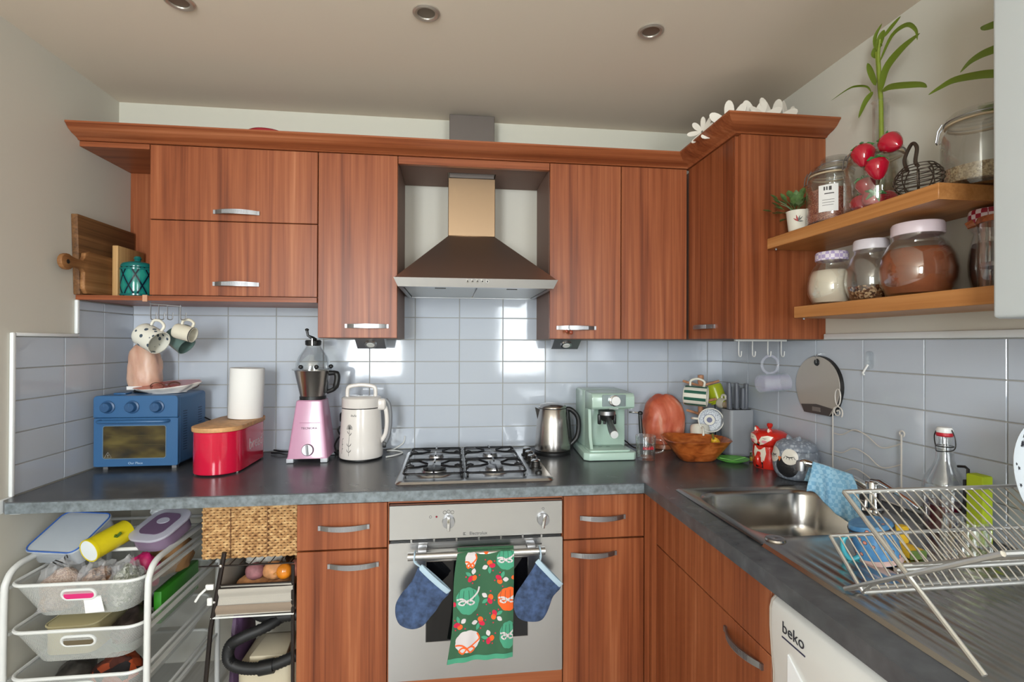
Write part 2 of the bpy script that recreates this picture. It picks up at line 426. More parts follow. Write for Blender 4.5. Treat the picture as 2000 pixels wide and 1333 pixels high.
# ================================================================== cabinets
_h = {}
def handle(parent, c, face='-y'):
    if 'm' not in _h:
        b = MB(); L = .157; n = 24; vs = []; fs = []
        for i in range(n+1):
            t = i/n; x = -L/2+L*t; q = 1-(2*t-1)**2
            yo = -(.004+.022*q); hh = .0075+.0012*q; th = .0035+.0015*q
            vs += [(x, yo, -hh), (x, yo+th, -hh), (x, yo+th, hh), (x, yo, hh)]
        for i in range(n):
            for k in range(4): l = (k+1) % 4; fs.append((i*4+k, i*4+l, i*4+4+l, i*4+4+k))
        fs += [(3, 2, 1, 0), (n*4, n*4+1, n*4+2, n*4+3)]
        b.add(vs, fs)
        for s in (-1, 1): b.box(s*L/2-.004, s*L/2+.004, -.006, 0, -.0075, .0075)
        for i in range(-11, 12):                                   # pressed ridges along the middle
            t = .5+i*.026; x = -L/2+L*t; q = 1-(2*t-1)**2; yo = -(.004+.022*q)
            b.box(x-.0011, x+.0011, yo-.0012, yo+.002, -.0066, .0066)
        _h['m'] = b.build('handle', NICKEL, None).data
        bpy.data.objects.remove(bpy.data.objects['handle'])
    o = bpy.data.objects.new('handle', _h['m']); COL.objects.link(o); o.parent = parent
    R = {'-y': 0, '-x': -PI/2}[face]
    o.matrix_basis = wm(parent).inverted() @ Matrix.Translation(c) @ Matrix.Rotation(R, 4, 'Z')
    return o
g = .0016
def door(parent, x0, x1, z0, z1, yf, name='door', th=.02, m=None):
    return P(name, m or W_V, parent, lambda b: b.box(x0+g, x1-g, yf, yf+th, z0+g, z1-g, .0012, 1))
def carcass(parent, x0, x1, y0, y1, z0, z1, m=None):
    return P('carcass', m or CABIN, parent, lambda b: b.box(x0+.0005, x1-.0005, y0, y1, z0, z1))
UG = 'wall cabinets of cherry wood'
ZB, ZT = 1.397, 2.113
def uppers():
    # open end shelf
    t = thing('open_shelf_unit', 'open cherry wood end shelf against the left wall', 'shelf unit', (-.07, -.16, 1.531))
    P('top_board', W_X, t, lambda b: b.box(XL+.001, .05, -.318, -.002, 2.094, 2.112))
    P('bottom_board', W_X, t, lambda b: b.box(XL+.001, .05, -.332, -.012, 1.532, 1.549))
    P('back_panel', W_V, t, lambda b: b.box(XL+.001, .05, -.020, -.011, 1.549, 2.094))
    # flap cabinet
    t = thing('wall_cabinet', 'wide wall cabinet with two stacked horizontal flap doors', 'cabinet', (.352, -.16, 1.531), group=UG)
    carcass(t, .0505, .652, -.299, -.012, 1.550, 2.112)
    P('base_board', W_X, t, lambda b: b.box(.0505, .652, -.332, -.012, 1.532, 1.550))
    d = door(t, .052, .652, 1.834, ZT, -.32); handle(d, (.358, -.32, 1.868))
    d = door(t, .052, .652, 1.552, 1.834, -.32); handle(d, (.358, -.32, 1.598))
    # tall door left of the hood
    t = thing('wall_cabinet', 'tall narrow wall cabinet immediately left of the cooker hood', 'cabinet', (.80, -.16, ZB), group=UG)
    carcass(t, .652, .953, -.299, -.008, ZB, 2.112)
    d = door(t, .652, .953, ZB, ZT, -.32); handle(d, (.838, -.32, 1.444))
    # bridge board over the hood
    t = thing('bridge_board', 'cherry wood bridge panel spanning above the cooker hood', 'panel', (1.255, -.16, 2.06))
    P('soffit_board', CABIN, t, lambda b: b.box(.9535, 1.145, -.299, -.008, 2.094, 2.112).box(1.348, 1.5565, -.299, -.008, 2.094, 2.112).box(1.145, 1.348, -.299, -.205, 2.094, 2.112))
    P('front_rail', W_X, t, lambda b: b.box(.9535, 1.5565, -.318, -.299, 2.083, 2.112, .001, 1))
    # right of the hood
    t = thing('wall_cabinet', 'tall narrow wall cabinet immediately right of the cooker hood', 'cabinet', (1.70, -.16, ZB), group=UG)
    carcass(t, 1.557, 1.857, -.299, -.008, ZB, 2.112)
    d = door(t, 1.557, 1.857, ZB, ZT, -.32); handle(d, (1.668, -.32, 1.443))
    t = thing('wall_cabinet', 'handleless wall cabinet next to the inner corner', 'cabinet', (2.0, -.16, ZB), group=UG)
    carcass(t, 1.857, 2.146, -.299, -.008, ZB, 2.112)
    door(t, 1.857, 2.143, ZB, ZT, -.32)
    # return cabinet on the right wall
    t = thing('wall_cabinet', 'corner wall cabinet on the right wall with a broad end panel', 'cabinet', (2.33, -.5, ZB), group=UG)
    P('carcass', CABIN, t, lambda b: b.box(2.170, XR-.001, -.664, -.008, ZB, 2.112))
    d = P('door', W_V, t, lambda b: b.box(2.149, 2.168, -.658, -.322, ZB+g, ZT-g, .0012, 1)); handle(d, (2.149, -.455, 1.446), '-x')
    P('edge_strip', W_V, t, lambda b: b.box(2.151, 2.168, -.6655, -.6605, ZB, ZT-g))
    r = .014
    pts = [(2.163, ZB), (XR-.001-r, ZB)]+[(XR-.001-r+r*math.sin(a), ZB+r-r*math.cos(a)) for a in [PI/2*i/5 for i in range(1, 6)]]+[(XR-.001, ZT-.001), (2.163, ZT-.001)]
    P('end_panel', W_V, t, lambda b: b.prism(pts, -.684, -.667, 'y'))
    # cornice: one moulding mitred round the run
    prof = [(.000, 2.1135), (.006, 2.1135), (.010, 2.118), (.020, 2.122), (.038, 2.127), (.055, 2.136), (.068, 2.150), (.072, 2.152), (.072, 2.158), (-.02, 2.158), (-.02, 2.1135)]
    path = lambda d: [(XL+.001, -.32-d), (2.149-d, -.32-d), (2.149-d, -.684-d), (XR-.001, -.684-d)]
    b = MB(); rows = [[(x, y, z) for x, y in path(d)] for d, z in prof]; n = len(prof)
    vs = [p for row in rows for p in row]; fs = []
    for k in range(n):
        k2 = (k+1) % n
        for i in range(3): fs.append((k*4+i, k*4+i+1, k2*4+i+1, k2*4+i))
    fs += [tuple(k*4 for k in range(n)), tuple(k*4+3 for k in reversed(range(n)))]
    b.add(vs, fs); tag(b.build('cornice', W_X, smooth=35), 'cherry wood cornice moulding running along the tops of the wall cabinets', 'moulding')
    # small spotlights under the cabinets
    for xc, s in ((.835, 'left'), (1.652, 'right')):
        t = thing('cabinet_light', 'wedge-shaped steel spotlight under the cabinet %s of the hood' % s, 'light', (xc, -.2, 1.36), group='spotlights under the wall cabinets')
        P('housing', NICKEL, t, lambda b: b.prism([(-.245, ZB-.001), (-.17, ZB-.001), (-.17, 1.357), (-.178, 1.355)], xc-.058, xc+.058, 'x'))
        nrm = Vector((0, -.042, -.067)).cross(Vector((1, 0, 0))).normalized()
        c = Vector((xc, -.2115, 1.375)); nd = Vector((0, -.53, -.85))
        nd = Vector((0, -(ZB-1.355), -(.245-.178))).normalized()
        P('bezel', CHROME, t, lambda b: b.cyl(c-nd*.001, c+nd*.006, .027, .024, 24))
        P('lamp', mat('lamp_glass', (210, 210, 205), .15), t, lambda b: b.cyl(c+nd*.005, c+nd*.0075, .017, .015, 20))
    # little charm hanging from the handle right of the hood
    t = thing('hanging_charm', 'tiny red-brown charm tied to a cabinet handle', 'ornament', (1.632, -.347, 1.44))
    P('charm', mat('charm_red', (140, 60, 34), .4), t, lambda b: b.ball((1.640, -.349, 1.424), (.008, .005, .009)).ball((1.622, -.349, 1.428), (.006, .004, .007)))
    P('string', BLACK, t, lambda b: b.tube([(1.632, -.35, 1.455), (1.633, -.35, 1.437), (1.64, -.349, 1.43)], .0012, 5))
uppers()

BG_ = 'base cabinets of cherry wood'
def bases():
    for x0, x1, hd, hx, lab in ((.660, .953, .812, .843, 'narrow base cabinet with drawer and door left of the oven'), (1.553, 1.848, 1.695, 1.663, 'narrow base cabinet with drawer and door right of the oven')):
        t = thing('base_cabinet', lab, 'cabinet', ((x0+x1)/2, -.3, 0), group=BG_)
        P('carcass', W_V, t, lambda b: b.box(x0+.001, x1-.001, -.579, -.02, .15, .861))
        d = door(t, x0, x1, .692, .846, -.60, 'drawer_front'); handle(d, (hd, -.60, .767))
        d = door(t, x0, x1, .152, .690, -.60); handle(d, (hx, -.60, .640))
        P('plinth', W_X, t, lambda b: b.box(x0+.001, x1-.001, -.55, -.53, 0, .149))
    t = thing('oven_housing', 'cherry wood housing framing the built-in oven', 'cabinet', (1.253, -.3, 0))
    P('side', W_V, t, lambda b: b.box(.954, .9575, -.598, -.02, .15, .861))
    P('side', W_V, t, lambda b: b.box(1.5485, 1.552, -.598, -.02, .15, .861))
    P('top_rail', W_X, t, lambda b: b.box(.958, 1.548, -.600, -.58, .8405, .861))
    P('lower_panel', W_X, t, lambda b: b.box(.956, 1.550, -.602, -.582, .152, .247, .0012, 1))
    P('plinth', W_X, t, lambda b: b.box(.956, 1.550, -.55, -.53, 0, .149))
    t = thing('corner_post', 'dark cherry wood filler post in the inner corner of the base units', 'panel', (1.865, -.6, 0))
    P('filler', W_V, t, lambda b: b.box(1.850, 1.868, -.600, -.575, .15, .861))
    P('return_filler', W_V, t, lambda b: b.box(1.869, 1.887, -.617, -.575, .15, .861))
    t = thing('sink_cabinet', 'wide base cabinet with false drawer front under the sink', 'cabinet', (2.15, -.95, 0), group=BG_)
    P('carcass', W_V, t, lambda b: b.box(1.906, 1.921, -1.268, -.62, .15, .861).box(1.921, XR-.02, -1.268, -1.25, .15, .861).box(1.921, XR-.02, -.638, -.62, .15, .861).box(1.921, XR-.02, -1.25, -.638, .15, .17).box(1.887, 1.906, -1.288, -1.2675, .70, .861))
    P('drawer_front', W_V, t, lambda b: b.box(1.885, 1.905, -1.266, -.6185, .672, .852, .0012, 1))
    d = P('door', W_V, t, lambda b: b.box(1.885, 1.905, -1.266, -.6185, .152, .669, .0012, 1)); handle(d, (1.885, -1.155, .628), '-x')
    P('plinth', W_Y, t, lambda b: b.box(1.94, 1.96, -1.268, -.62, 0, .149))
bases()

def worktop():
    b = MB(); zt, zb = .9, .864
    b.prism([(XL+.014, 0-.001), (XR-.001, -.001), (XR-.001, -.659), (1.825, -.659), (XL+.035, -.659), (XL+.014, -.640)], zb, zt, 'z')
    # right run, left open where the sink is let in
    b.box(1.825, 1.905, -3.0, -.659, zb, zt).box(2.38, XR-.001, -3.0, -.659, zb, zt).box(1.905, 2.38, -.775, -.659, zb, zt).box(1.905, 2.38, -3.0, -1.73, zb, zt)
    o = b.build('worktop', WTOP, smooth=0)
    tag(o, 'dark slate-grey laminate worktop running along two walls', 'worktop')
    P('end_cap', TRIMW, o, lambda b: b.box(XL+.001, XL+.013, -.655, -.60, .860, .902, .004))
    P('edge_strip', mat('laminate_edge', (104, 112, 116), .45, var=.18, vscale=60), o, lambda b: b.box(XL+.034, 1.8235, -.6605, -.6592, zb+.0005, zt-.003))
    struct(P('trim_6', TRIMW, None, lambda b: b.box(XL+.0005, XL+.03, -.60, -.59, .845, .861)))
worktop()

# ================================================================== appliances built into the run
def hood():
    t = thing('cooker_hood', 'stainless steel pyramid cooker hood with square chimney', 'cooker hood', (1.2555, -.25, 1.575))
    x0, x1, y0, y1 = .957, 1.554, -.50, -.009
    b = MB(); z1, z0 = 1.614, 1.583; e = .014
    vs = [(x0, y0, z1), (x1, y0, z1), (x1, y1, z1), (x0, y1, z1), (x0+e, y0+e, z0), (x1-e, y0+e, z0), (x1-e, y1, z0), (x0+e, y1, z0), (x0+.03, y0+.04, z0), (x1-.03, y0+.04, z0), (x1-.03, y1-.02, z0), (x0+.03, y1-.02, z0)]
    fs = [(0, 1, 5, 4), (1, 2, 6, 5), (2, 3, 7, 6), (3, 0, 4, 7), (0, 3, 2, 1)]+[(4+i, 4+(i+1) % 4, 8+(i+1) % 4, 8+i) for i in range(4)]
    zz = z0+.008; vs += [(p[0], p[1], zz) for p in vs[8:12]]
    fs += [(8+i, 8+(i+1) % 4, 12+(i+1) % 4, 12+i) for i in range(4)]+[(12, 13, 14, 15)]
    b.add(vs, fs); b.build('lip', STEEL, t, True, 20)
    cx0, cx1, cy = 1.1475, 1.3455, -.20; zc = 1.832
    b = MB(); n = 6
    q = lambda k: k/n
    vs = []
    for k in range(n+1):
        s = q(k); s2 = s
        vs += [(x0+.003+(cx0-x0)*s2, y0+.004+(cy-y0)*s2, z1+(zc-z1)*s), (x1-.003+(cx1-x1)*s2, y0+.004+(cy-y0)*s2, z1+(zc-z1)*s), (x1-.003+(cx1-x1)*s2, y1, z1+(zc-z1)*s), (x0+.003+(cx0-x0)*s2, y1, z1+(zc-z1)*s)]
    fs = [(k*4+i, k*4+(i+1) % 4, k*4+4+(i+1) % 4, k*4+4+i) for k in range(n) for i in range(4)]
    b.add(vs, fs); b.build('canopy', STEELH, t, True, 20)
    P('chimney_sleeve', brushed('sleeve_steel', (150, 126, 100), .42, 'z'), t, lambda b: b.box(cx0, cx1, cy, -.009, zc-.002, 2.075, .002, 1))
    P('chimney', mat('flue_grey', (112, 104, 98), .45, .6), t, lambda b: b.box(cx0+.004, cx1-.004, cy+.003, -.1, 2.076, 2.344, .002, 1))
    for k in range(5):
        x = 1.220+.018*k
        o = P('button', CHROME, t, lambda b: b.cyl((x, -.4965, 1.6035), (x, -.506, 1.603), .0058, .005, 14))
        P('button_cap', DKMET, o, lambda b: b.cyl((x, -.5055, 1.603), (x, -.507, 1.603), .0036, .0034, 12))
    fm = mat('filter_mesh', (190, 190, 186), .35, .9, bump=.5, bscale=900)
    for xa, xb in ((.99, 1.253), (1.258, 1.521)):
        f = P('grease_filter', fm, t, lambda b: b.box(xa, xb, -.455, -.035, 1.5845, 1.590, .002, 1))
        P('filter_latch', DKMET, f, lambda b: b.box((xa+xb)/2-.02, (xa+xb)/2+.02, -.44, -.428, 1.582, 1.5846))
hood()

def hob():
    x0, x1, y0, y1 = .974, 1.523, -.600, -.095
    t = thing('gas_hob', 'four-burner stainless steel gas hob let into the worktop', 'hob', (1.25, -.35, .9))
    def pl(b):
        L = [(rrect(x0, x1, y0, y1, .02, 4), .9005), (rrect(x0+.006, x1-.006, y0+.006, y1-.006, .018, 4), .9075), (rrect(x0+.022, x1-.022, y0+.026, y1-.02, .015, 4), .9095), (rrect(x0+.03, x1-.085, y0+.038, y1-.03, .02, 4), .9095), (rrect(x0+.036, x1-.091, y0+.044, y1-.036, .02, 4), .9035)]
        n = len(L[0][0]); vs = [(x, y, z) for pts, z in L for x, y in pts]
        fs = [(k*n+i, k*n+(i+1) % n, k*n+n+(i+1) % n, k*n+n+i) for k in range(len(L)-1) for i in range(n)]+[tuple(range((len(L)-1)*n, len(L)*n))]
        b.add(vs, fs)
    P('hob_plate', STEEL, t, pl)
    for cx, xa, xb, nm in ((1.103, .999, 1.207, 'l'), (1.325, 1.216, 1.430, 'r')):
        def sup(b, ya=-.555, yb=-.125, z=.930):
            fr = [(x, y, z-.006) for x, y in rrect(xa, xb, ya, yb, .02, 4)]
            b.tube(fr, .0042, 6, True)
            for x in (xa+.006, xb-.006):
                for y in (ya+.012, (ya+yb)/2, yb-.012): b.cyl((x, y, .9045), (x, y, z-.006), .004, .004, 6)
            for cy in (-.222, -.452):
                for s in (-1, 1):
                    xe = xa if s < 0 else xb
                    for q in (-1, 1):
                        b.tube([(xe, cy+q*.055, z-.006), (xe-s*.012, cy+q*.052, z+.003), (cx+s*.055, cy+q*.045, z+.004), (cx+s*.026, cy+q*.010, z+.002)], .0044, 6)
                    b.tube([(xe, cy, z-.006), (xe-s*.02, cy, z), (xe-s*.03, cy, z-.004)], .0042, 6)
                ye = yb if cy > -.3 else ya; d = 1 if cy > -.3 else -1
                b.tube([(cx, ye, z-.006), (cx, ye-d*.012, z+.003), (cx, cy+d*.03, z+.003)], .0038, 6)
                b.tube([(cx, cy-d*.03, z+.003), (cx, cy-d*.085, z+.003)], .0038, 6)
            b.tube([(xa, -.337, z-.006), (xb, -.337, z-.006)], .0042, 6)
        P('pan_support', BLKGL, t, sup)
        for cy, r in ((-.222, .030), (-.452, .044 if nm == 'l' else .034)):
            o = P('burner', STEEL, t, lambda b: b.lathe([(r*1.7, 0), (r*1.65, .003), (r*1.05, .004), (r, .012), (r*.9, .013)], 24, (cx, cy, .9036)))
            P('burner_cap', NICKEL if nm == 'r' or cy > -.3 else DKMET, o, lambda b: b.lathe([(r*.95, 0), (r*.95, .004), (r*.7, .0065), (0, .0068)], 24, (cx, cy, .9167)))
    for k, y in enumerate((-.225, -.292, -.366, -.452)):
        o = P('knob', DKMET, t, lambda b: b.lathe([(.023, 0), (.023, .004), (.0175, .005), (.016, .024), (.0135, .026), (0, .026)], 20, (1.480, y, .9098)))
        P('knob_cap', CHROME, o, lambda b: b.lathe([(.0165, 0), (.0168, .002), (.0115, .006), (0, .0065)], 20, (1.480, y, .9362)))
    P('ignition_button', BLACK, t, lambda b: b.lathe([(.013, 0), (.012, .008), (.008, .011), (0, .012)], 16, (1.478, -.530, .9098)))
hob()

def oven():
    t = thing('built_in_oven', 'stainless steel built-in oven under the hob', 'oven', (1.253, -.3, .25))
    x0, x1, y = .960, 1.546, -.622
    P('body', BLACK, t, lambda b: b.box(x0+.002, x1-.002, y+.023, -.03, .252, .838))
    cp = P('control_panel', STEEL, t, lambda b: b.box(x0, x1, y, y+.022, .7225, .8385, .002, 1))
    for x, z, a in ((1.156, .7795, 0), (1.478, .776, .15)):
        k = P('knob', NICKEL, cp, lambda b: b.cyl((x, y-.0005, z), (x, y-.014, z), .0215, .020, 28))
        def grip(b):
            b.box(-.0055, .0055, -.012, 0, -.026, .0205, .003, 2); b.xf(Matrix.Translation((x, y-.0125, z)) @ Matrix.Rotation(a, 4, 'Y'))
        P('knob_grip', CHROME, t, grip)
    P('indicator_lamp', mat('lamp_red', (130, 16, 40), .2), cp, lambda b: b.cyl((1.116, y, .797), (1.116, y-.002, .797), .0035, .003, 12))
    DK = mat('print_grey', (70, 72, 74), .5)
    text('Electrolux', .0145, (1.256, y-.0004, .7365), (PI/2, 0, 0), DK, cp)
    P('emblem', DK, cp, lambda b: b.box(1.205, 1.2068, y-.0006, y, .732, .741).box(1.2085, 1.2103, y-.0006, y, .732, .741).box(1.205, 1.214, y-.0006, y, .7318, .7328).box(1.205, 1.214, y-.0006, y, .7402, .7412))
    stuff_marks = P('dial_marks', DK, cp, lambda b: [b.tube(arc((1.156+dx, y-.0003, .8105+dz), .0055, 0, 1.9*PI, 12, 'xz'), .0006, 4) for dx, dz in ((-.0125, 0), (.0, .002), (.0125, 0))] and b.tube(arc((1.096, y-.0003, .797), .004, 0, 2*PI, 12, 'xz'), .0005, 4).tube(arc((1.478, y-.0003, .812), .004, 0, 2*PI, 12, 'xz'), .0005, 4))
    stuff(stuff_marks)
    v = P('vent_slot', BLACK, t, lambda b: b.box(x0+.004, x1-.004, y+.008, y+.022, .7135, .7222))
    for x in (1.03, 1.105, 1.18, 1.255, 1.33, 1.405, 1.47): P('vent_fin', STEEL, v, lambda b: b.box(x, x+.006, y+.002, y+.009, .7135, .7222))
    d = P('door', STEEL, t, lambda b: b.prism(rrect(x0, x1, .255, .7130, .004, 3), y, y+.022, 'y'))
    P('window', mat('oven_window', (12, 12, 14), .06), d, lambda b: b.box(1.083, 1.425, y-.0012, y+.001, .382, .648, .0005, 1))
    P('window_trim', CHROME, d, lambda b: b.tube([(x, y-.001, z) for x, z in ((1.082, .381), (1.426, .381), (1.426, .649), (1.082, .649))], .0012, 5, True))
    yb = -.668
    P('handle', STEEL, d, lambda b: b.cyl((1.026, yb, .686), (1.476, yb, .686), .0125, .0125, 20))
    for xa in (1.056, 1.416): P('handle_bracket', NICKEL, d, lambda b: b.box(xa, xa+.03, yb-.002, y, .690, .706, .003))
    P('towel_rail', DKMET, d, lambda b: b.cyl((1.06, yb+.016, .7035), (1.468, yb+.016, .7035), .0025, .0025, 8))
oven()

def towel():
    zt, zb = .6995, .349
    def cl(u, v, off=0.0):
        xl = 1.186-.031*v-.004*math.sin(v*7); xr = 1.371-.004*v
        x = xl+(xr-xl)*u; z = zt+(zb-zt)*v - .006*v*math.sin(u*5+1)*.6
        y = -.6830-.004*math.sin(u*9.2+v*1.2)*min(1, v*3+.1)-.003*math.sin(u*21+2)*v-.006*v
        if v < .05: y += .012*(1-v/.05)**2
        return Vector((x, y-off, z))
    GRN = mat('towel_green', (52, 94, 66), .9, bump=.25, bscale=900)
    o = MB()
    th = .0016; nu, nv = 40, 60
    o.grid(lambda u, v: cl(u, v), nu, nv); n = len(o.v); o.grid(lambda u, v: cl(u, v, -th), nu, nv)
    def rim(a, b_): o.f.append((a, b_, b_+n, a+n))
    for i in range(nu): rim(i, i+1); rim(nv*(nu+1)+i, nv*(nu+1)+i+1)
    for j in range(nv): rim(j*(nu+1), (j+1)*(nu+1)); rim(j*(nu+1)+nu, (j+1)*(nu+1)+nu)
    # part folded over the rail and hanging behind
    o.grid(lambda u, v: Vector((1.186+.185*u-.012*v*(1-u), -.6695+.0165*math.sin(PI*min(1, v*8)/2)*1.0-.0, zt+.0008+.006*math.sin(PI*min(1, v*8))-.20*max(0, v-.06))), 10, 24)
    root = o.build('tea_towel', GRN, None); tag(root, 'green tea towel printed with pumpkins and leaves hanging on the oven handle', 'towel')
    def uv(px, py):
        yy = (py-112)/1132; xl = 150-70*yy; xr = 800-18*yy
        return min(.995, max(.005, (px-xl)/(xr-xl))), min(.995, max(.012, yy))
    lay = [.0005]
    def blob(b, cx, cy, rx, ry, lobes=0, rot=0, amp=.06, nr=6, na=40):
        vs = []; fs = []; off = lay[0]
        for k in range(nr+1):
            for i in range(na):
                a = 2*PI*i/na; r = k/nr*(1-amp+amp*abs(math.cos(lobes*a/2)) if lobes else k and 1)*(1 if lobes else 1)
                if not lobes: r = k/nr
                dx = rx*r*math.cos(a); dy = ry*r*math.sin(a)
                px = cx+dx*math.cos(rot)-dy*math.sin(rot); py = cy+dx*math.sin(rot)+dy*math.cos(rot)
                vs.append(cl(*uv(px, py), off))
        for k in range(nr):
            for i in range(na): j = (i+1) % na; fs.append((k*na+i, k*na+j, (k+1)*na+j, (k+1)*na+i))
        b.add(vs, fs)
    def leafb(b, cx, cy, L, wd, rot):
        vs = []; fs = []; n_ = 10
        for k in range(n_+1):
            s = k/n_; wv = wd*math.sin(PI*s)**.8
            for q in (-1, 0, 1):
                dx = L*(s-.5); dy = q*wv; vs.append(cl(*uv(cx+dx*math.cos(rot)-dy*math.sin(rot), cy+dx*math.sin(rot)+dy*math.cos(rot)), lay[0]))
        for k in range(n_):
            for q in (0, 1): fs.append((k*3+q, k*3+q+1, k*3+q+4, k*3+q+3))
        b.add(vs, fs)
    def line(b, pts, wd):
        pp = smoothpath([(x, y, 0) for x, y in pts], 8); vs = []; fs = []
        for i, p in enumerate(pp):
            tt = pp[min(i+1, len(pp)-1)]-pp[max(0, i-1)]; nn = Vector((-tt.y, tt.x)); nn.normalize()
            for q in (-1, 1): vs.append(cl(*uv(p.x+nn.x*wd*q, p.y+nn.y*wd*q), lay[0]))
        for i in range(len(pp)-1): fs.append((2*i, 2*i+1, 2*i+3, 2*i+2))
        b.add(vs, fs)
    TEAL = mat('print_teal', (70, 150, 118), .9); ORG = mat('print_orange', (232, 96, 36), .9); RED = mat('print_red', (196, 30, 66), .9)
    WHT = mat('print_white', (206, 198, 198), .9); DKG = mat('print_dark', (34, 62, 46), .9)
    def part(name, m, parent, fn):
        b = MB(); fn(b); return b.build(name, m, parent, True, 60)
    for m, cx, cy, rx, ry in ((TEAL, 278, 615, 132, 145), (TEAL, 712, 205, 118, 112), (TEAL, 730, 1000, 100, 148), (ORG, 735, 622, 128, 128), (WHT, 280, 1035, 136, 118), (WHT, 308, 190, 66, 85)):
        lay[0] = .0006
        pk = part('pumpkin_print', m, root, lambda b: blob(b, cx, cy, rx, ry, 9))
        lay[0] = .0011; RB = ORG if m is WHT else WHT
        if m is not WHT:
            ccy = cy-.17*ry; ry2 = ry*.78
            def ribs(b):
                for q in (-.62, -.28, .12, .5): line(b, [(cx+q*rx, ccy-ry2*.75), (cx+q*rx*1.15, ccy), (cx+q*rx*.6, ccy+ry2*.6)], 2.2)
            stuff(part('rib_lines', DKG, pk, ribs))
            def bow(b):
                line(b, [(cx+rx*1.0, ccy-ry2*.95), (cx+rx*.85, ccy-ry2*.45), (cx+rx*.4, ccy), (cx-.1*rx, ccy+.25*ry2)], 9)
                line(b, [(cx-.1*rx, ccy+.25*ry2), (cx-.45*rx, ccy), (cx-.9*rx, ccy+.05*ry2)], 9)
                line(b, [(cx-.1*rx, ccy+.25*ry2), (cx-.5*rx, ccy+.2*ry2), (cx-.75*rx, ccy+.4*ry2), (cx-.4*rx, ccy+.55*ry2), (cx-.1*rx, ccy+.25*ry2)], 8)
                line(b, [(cx-.1*rx, ccy+.25*ry2), (cx+.3*rx, ccy+.2*ry2), (cx+.55*rx, ccy+.45*ry2), (cx+.2*rx, ccy+.55*ry2), (cx-.1*rx, ccy+.25*ry2)], 8)
        else:
            def bow(b):
                line(b, [(cx+.75*rx, cy-.6*ry), (cx+.95*rx, cy-.1*ry), (cx+.5*rx, cy+.35*ry), (cx, cy+.6*ry)], 8)
                line(b, [(cx, cy+.6*ry), (cx-.4*rx, cy+.3*ry), (cx-.95*rx, cy+.25*ry)], 8)
                for s in (-1, 1): line(b, [(cx, cy+.6*ry), (cx+s*.35*rx, cy+.5*ry), (cx+s*.6*rx, cy+.75*ry), (cx+s*.3*rx, cy+1.0*ry), (cx, cy+.6*ry)], 8)
        stuff(part('bow_print', RB, pk, bow))
    lay[0] = .0007
    for i, (cx, cy) in enumerate(((515, 262), (338, 362), (655, 412), (508, 602), (590, 797), (190, 848), (400, 848), (520, 1012), (478, 125), (128, 640), (792, 400))):
        a = (0, 2.2, 3.6, 1.0, 4.2, 2.9, .4, 1.7, 3, 0, 0)[i]; e = lambda r, q: (cx+r*math.cos(a+q), cy+r*math.sin(a+q))
        if i in (9,): part('berry_print', RED, root, lambda b: blob(b, cx, cy, 22, 24)); continue
        if i in (8, 10): part('fruit_print', ORG, root, lambda b: blob(b, cx, cy, 26, 22)); continue
        x, y = e(28, -1.3); part('fruit_print', ORG, root, lambda b: blob(b, x, y, 30, 27, rot=a))
        x, y = e(36, .1); part('berry_print', RED, root, lambda b: blob(b, x, y, 36, 25, rot=a))
        x, y = e(48, 2.7); part('leaf_print', WHT, root, lambda b: leafb(b, x, y, 66, 24, a+2.7))
        x, y = e(52, 1.4); part('leaf_print', TEAL, root, lambda b: leafb(b, x, y, 78, 18, a+1.5))
        stuff(part('dot_prints', RED, root, lambda b: [blob(b, *e(74, q), 8, 8, nr=1, na=10) for q in (-2.2, .9, -.6)]))
    part('hem', TEAL, root, lambda b: b.grid(lambda u, v: cl(.004+.992*u, .955+.045*v, .0009), 40, 3))
towel()

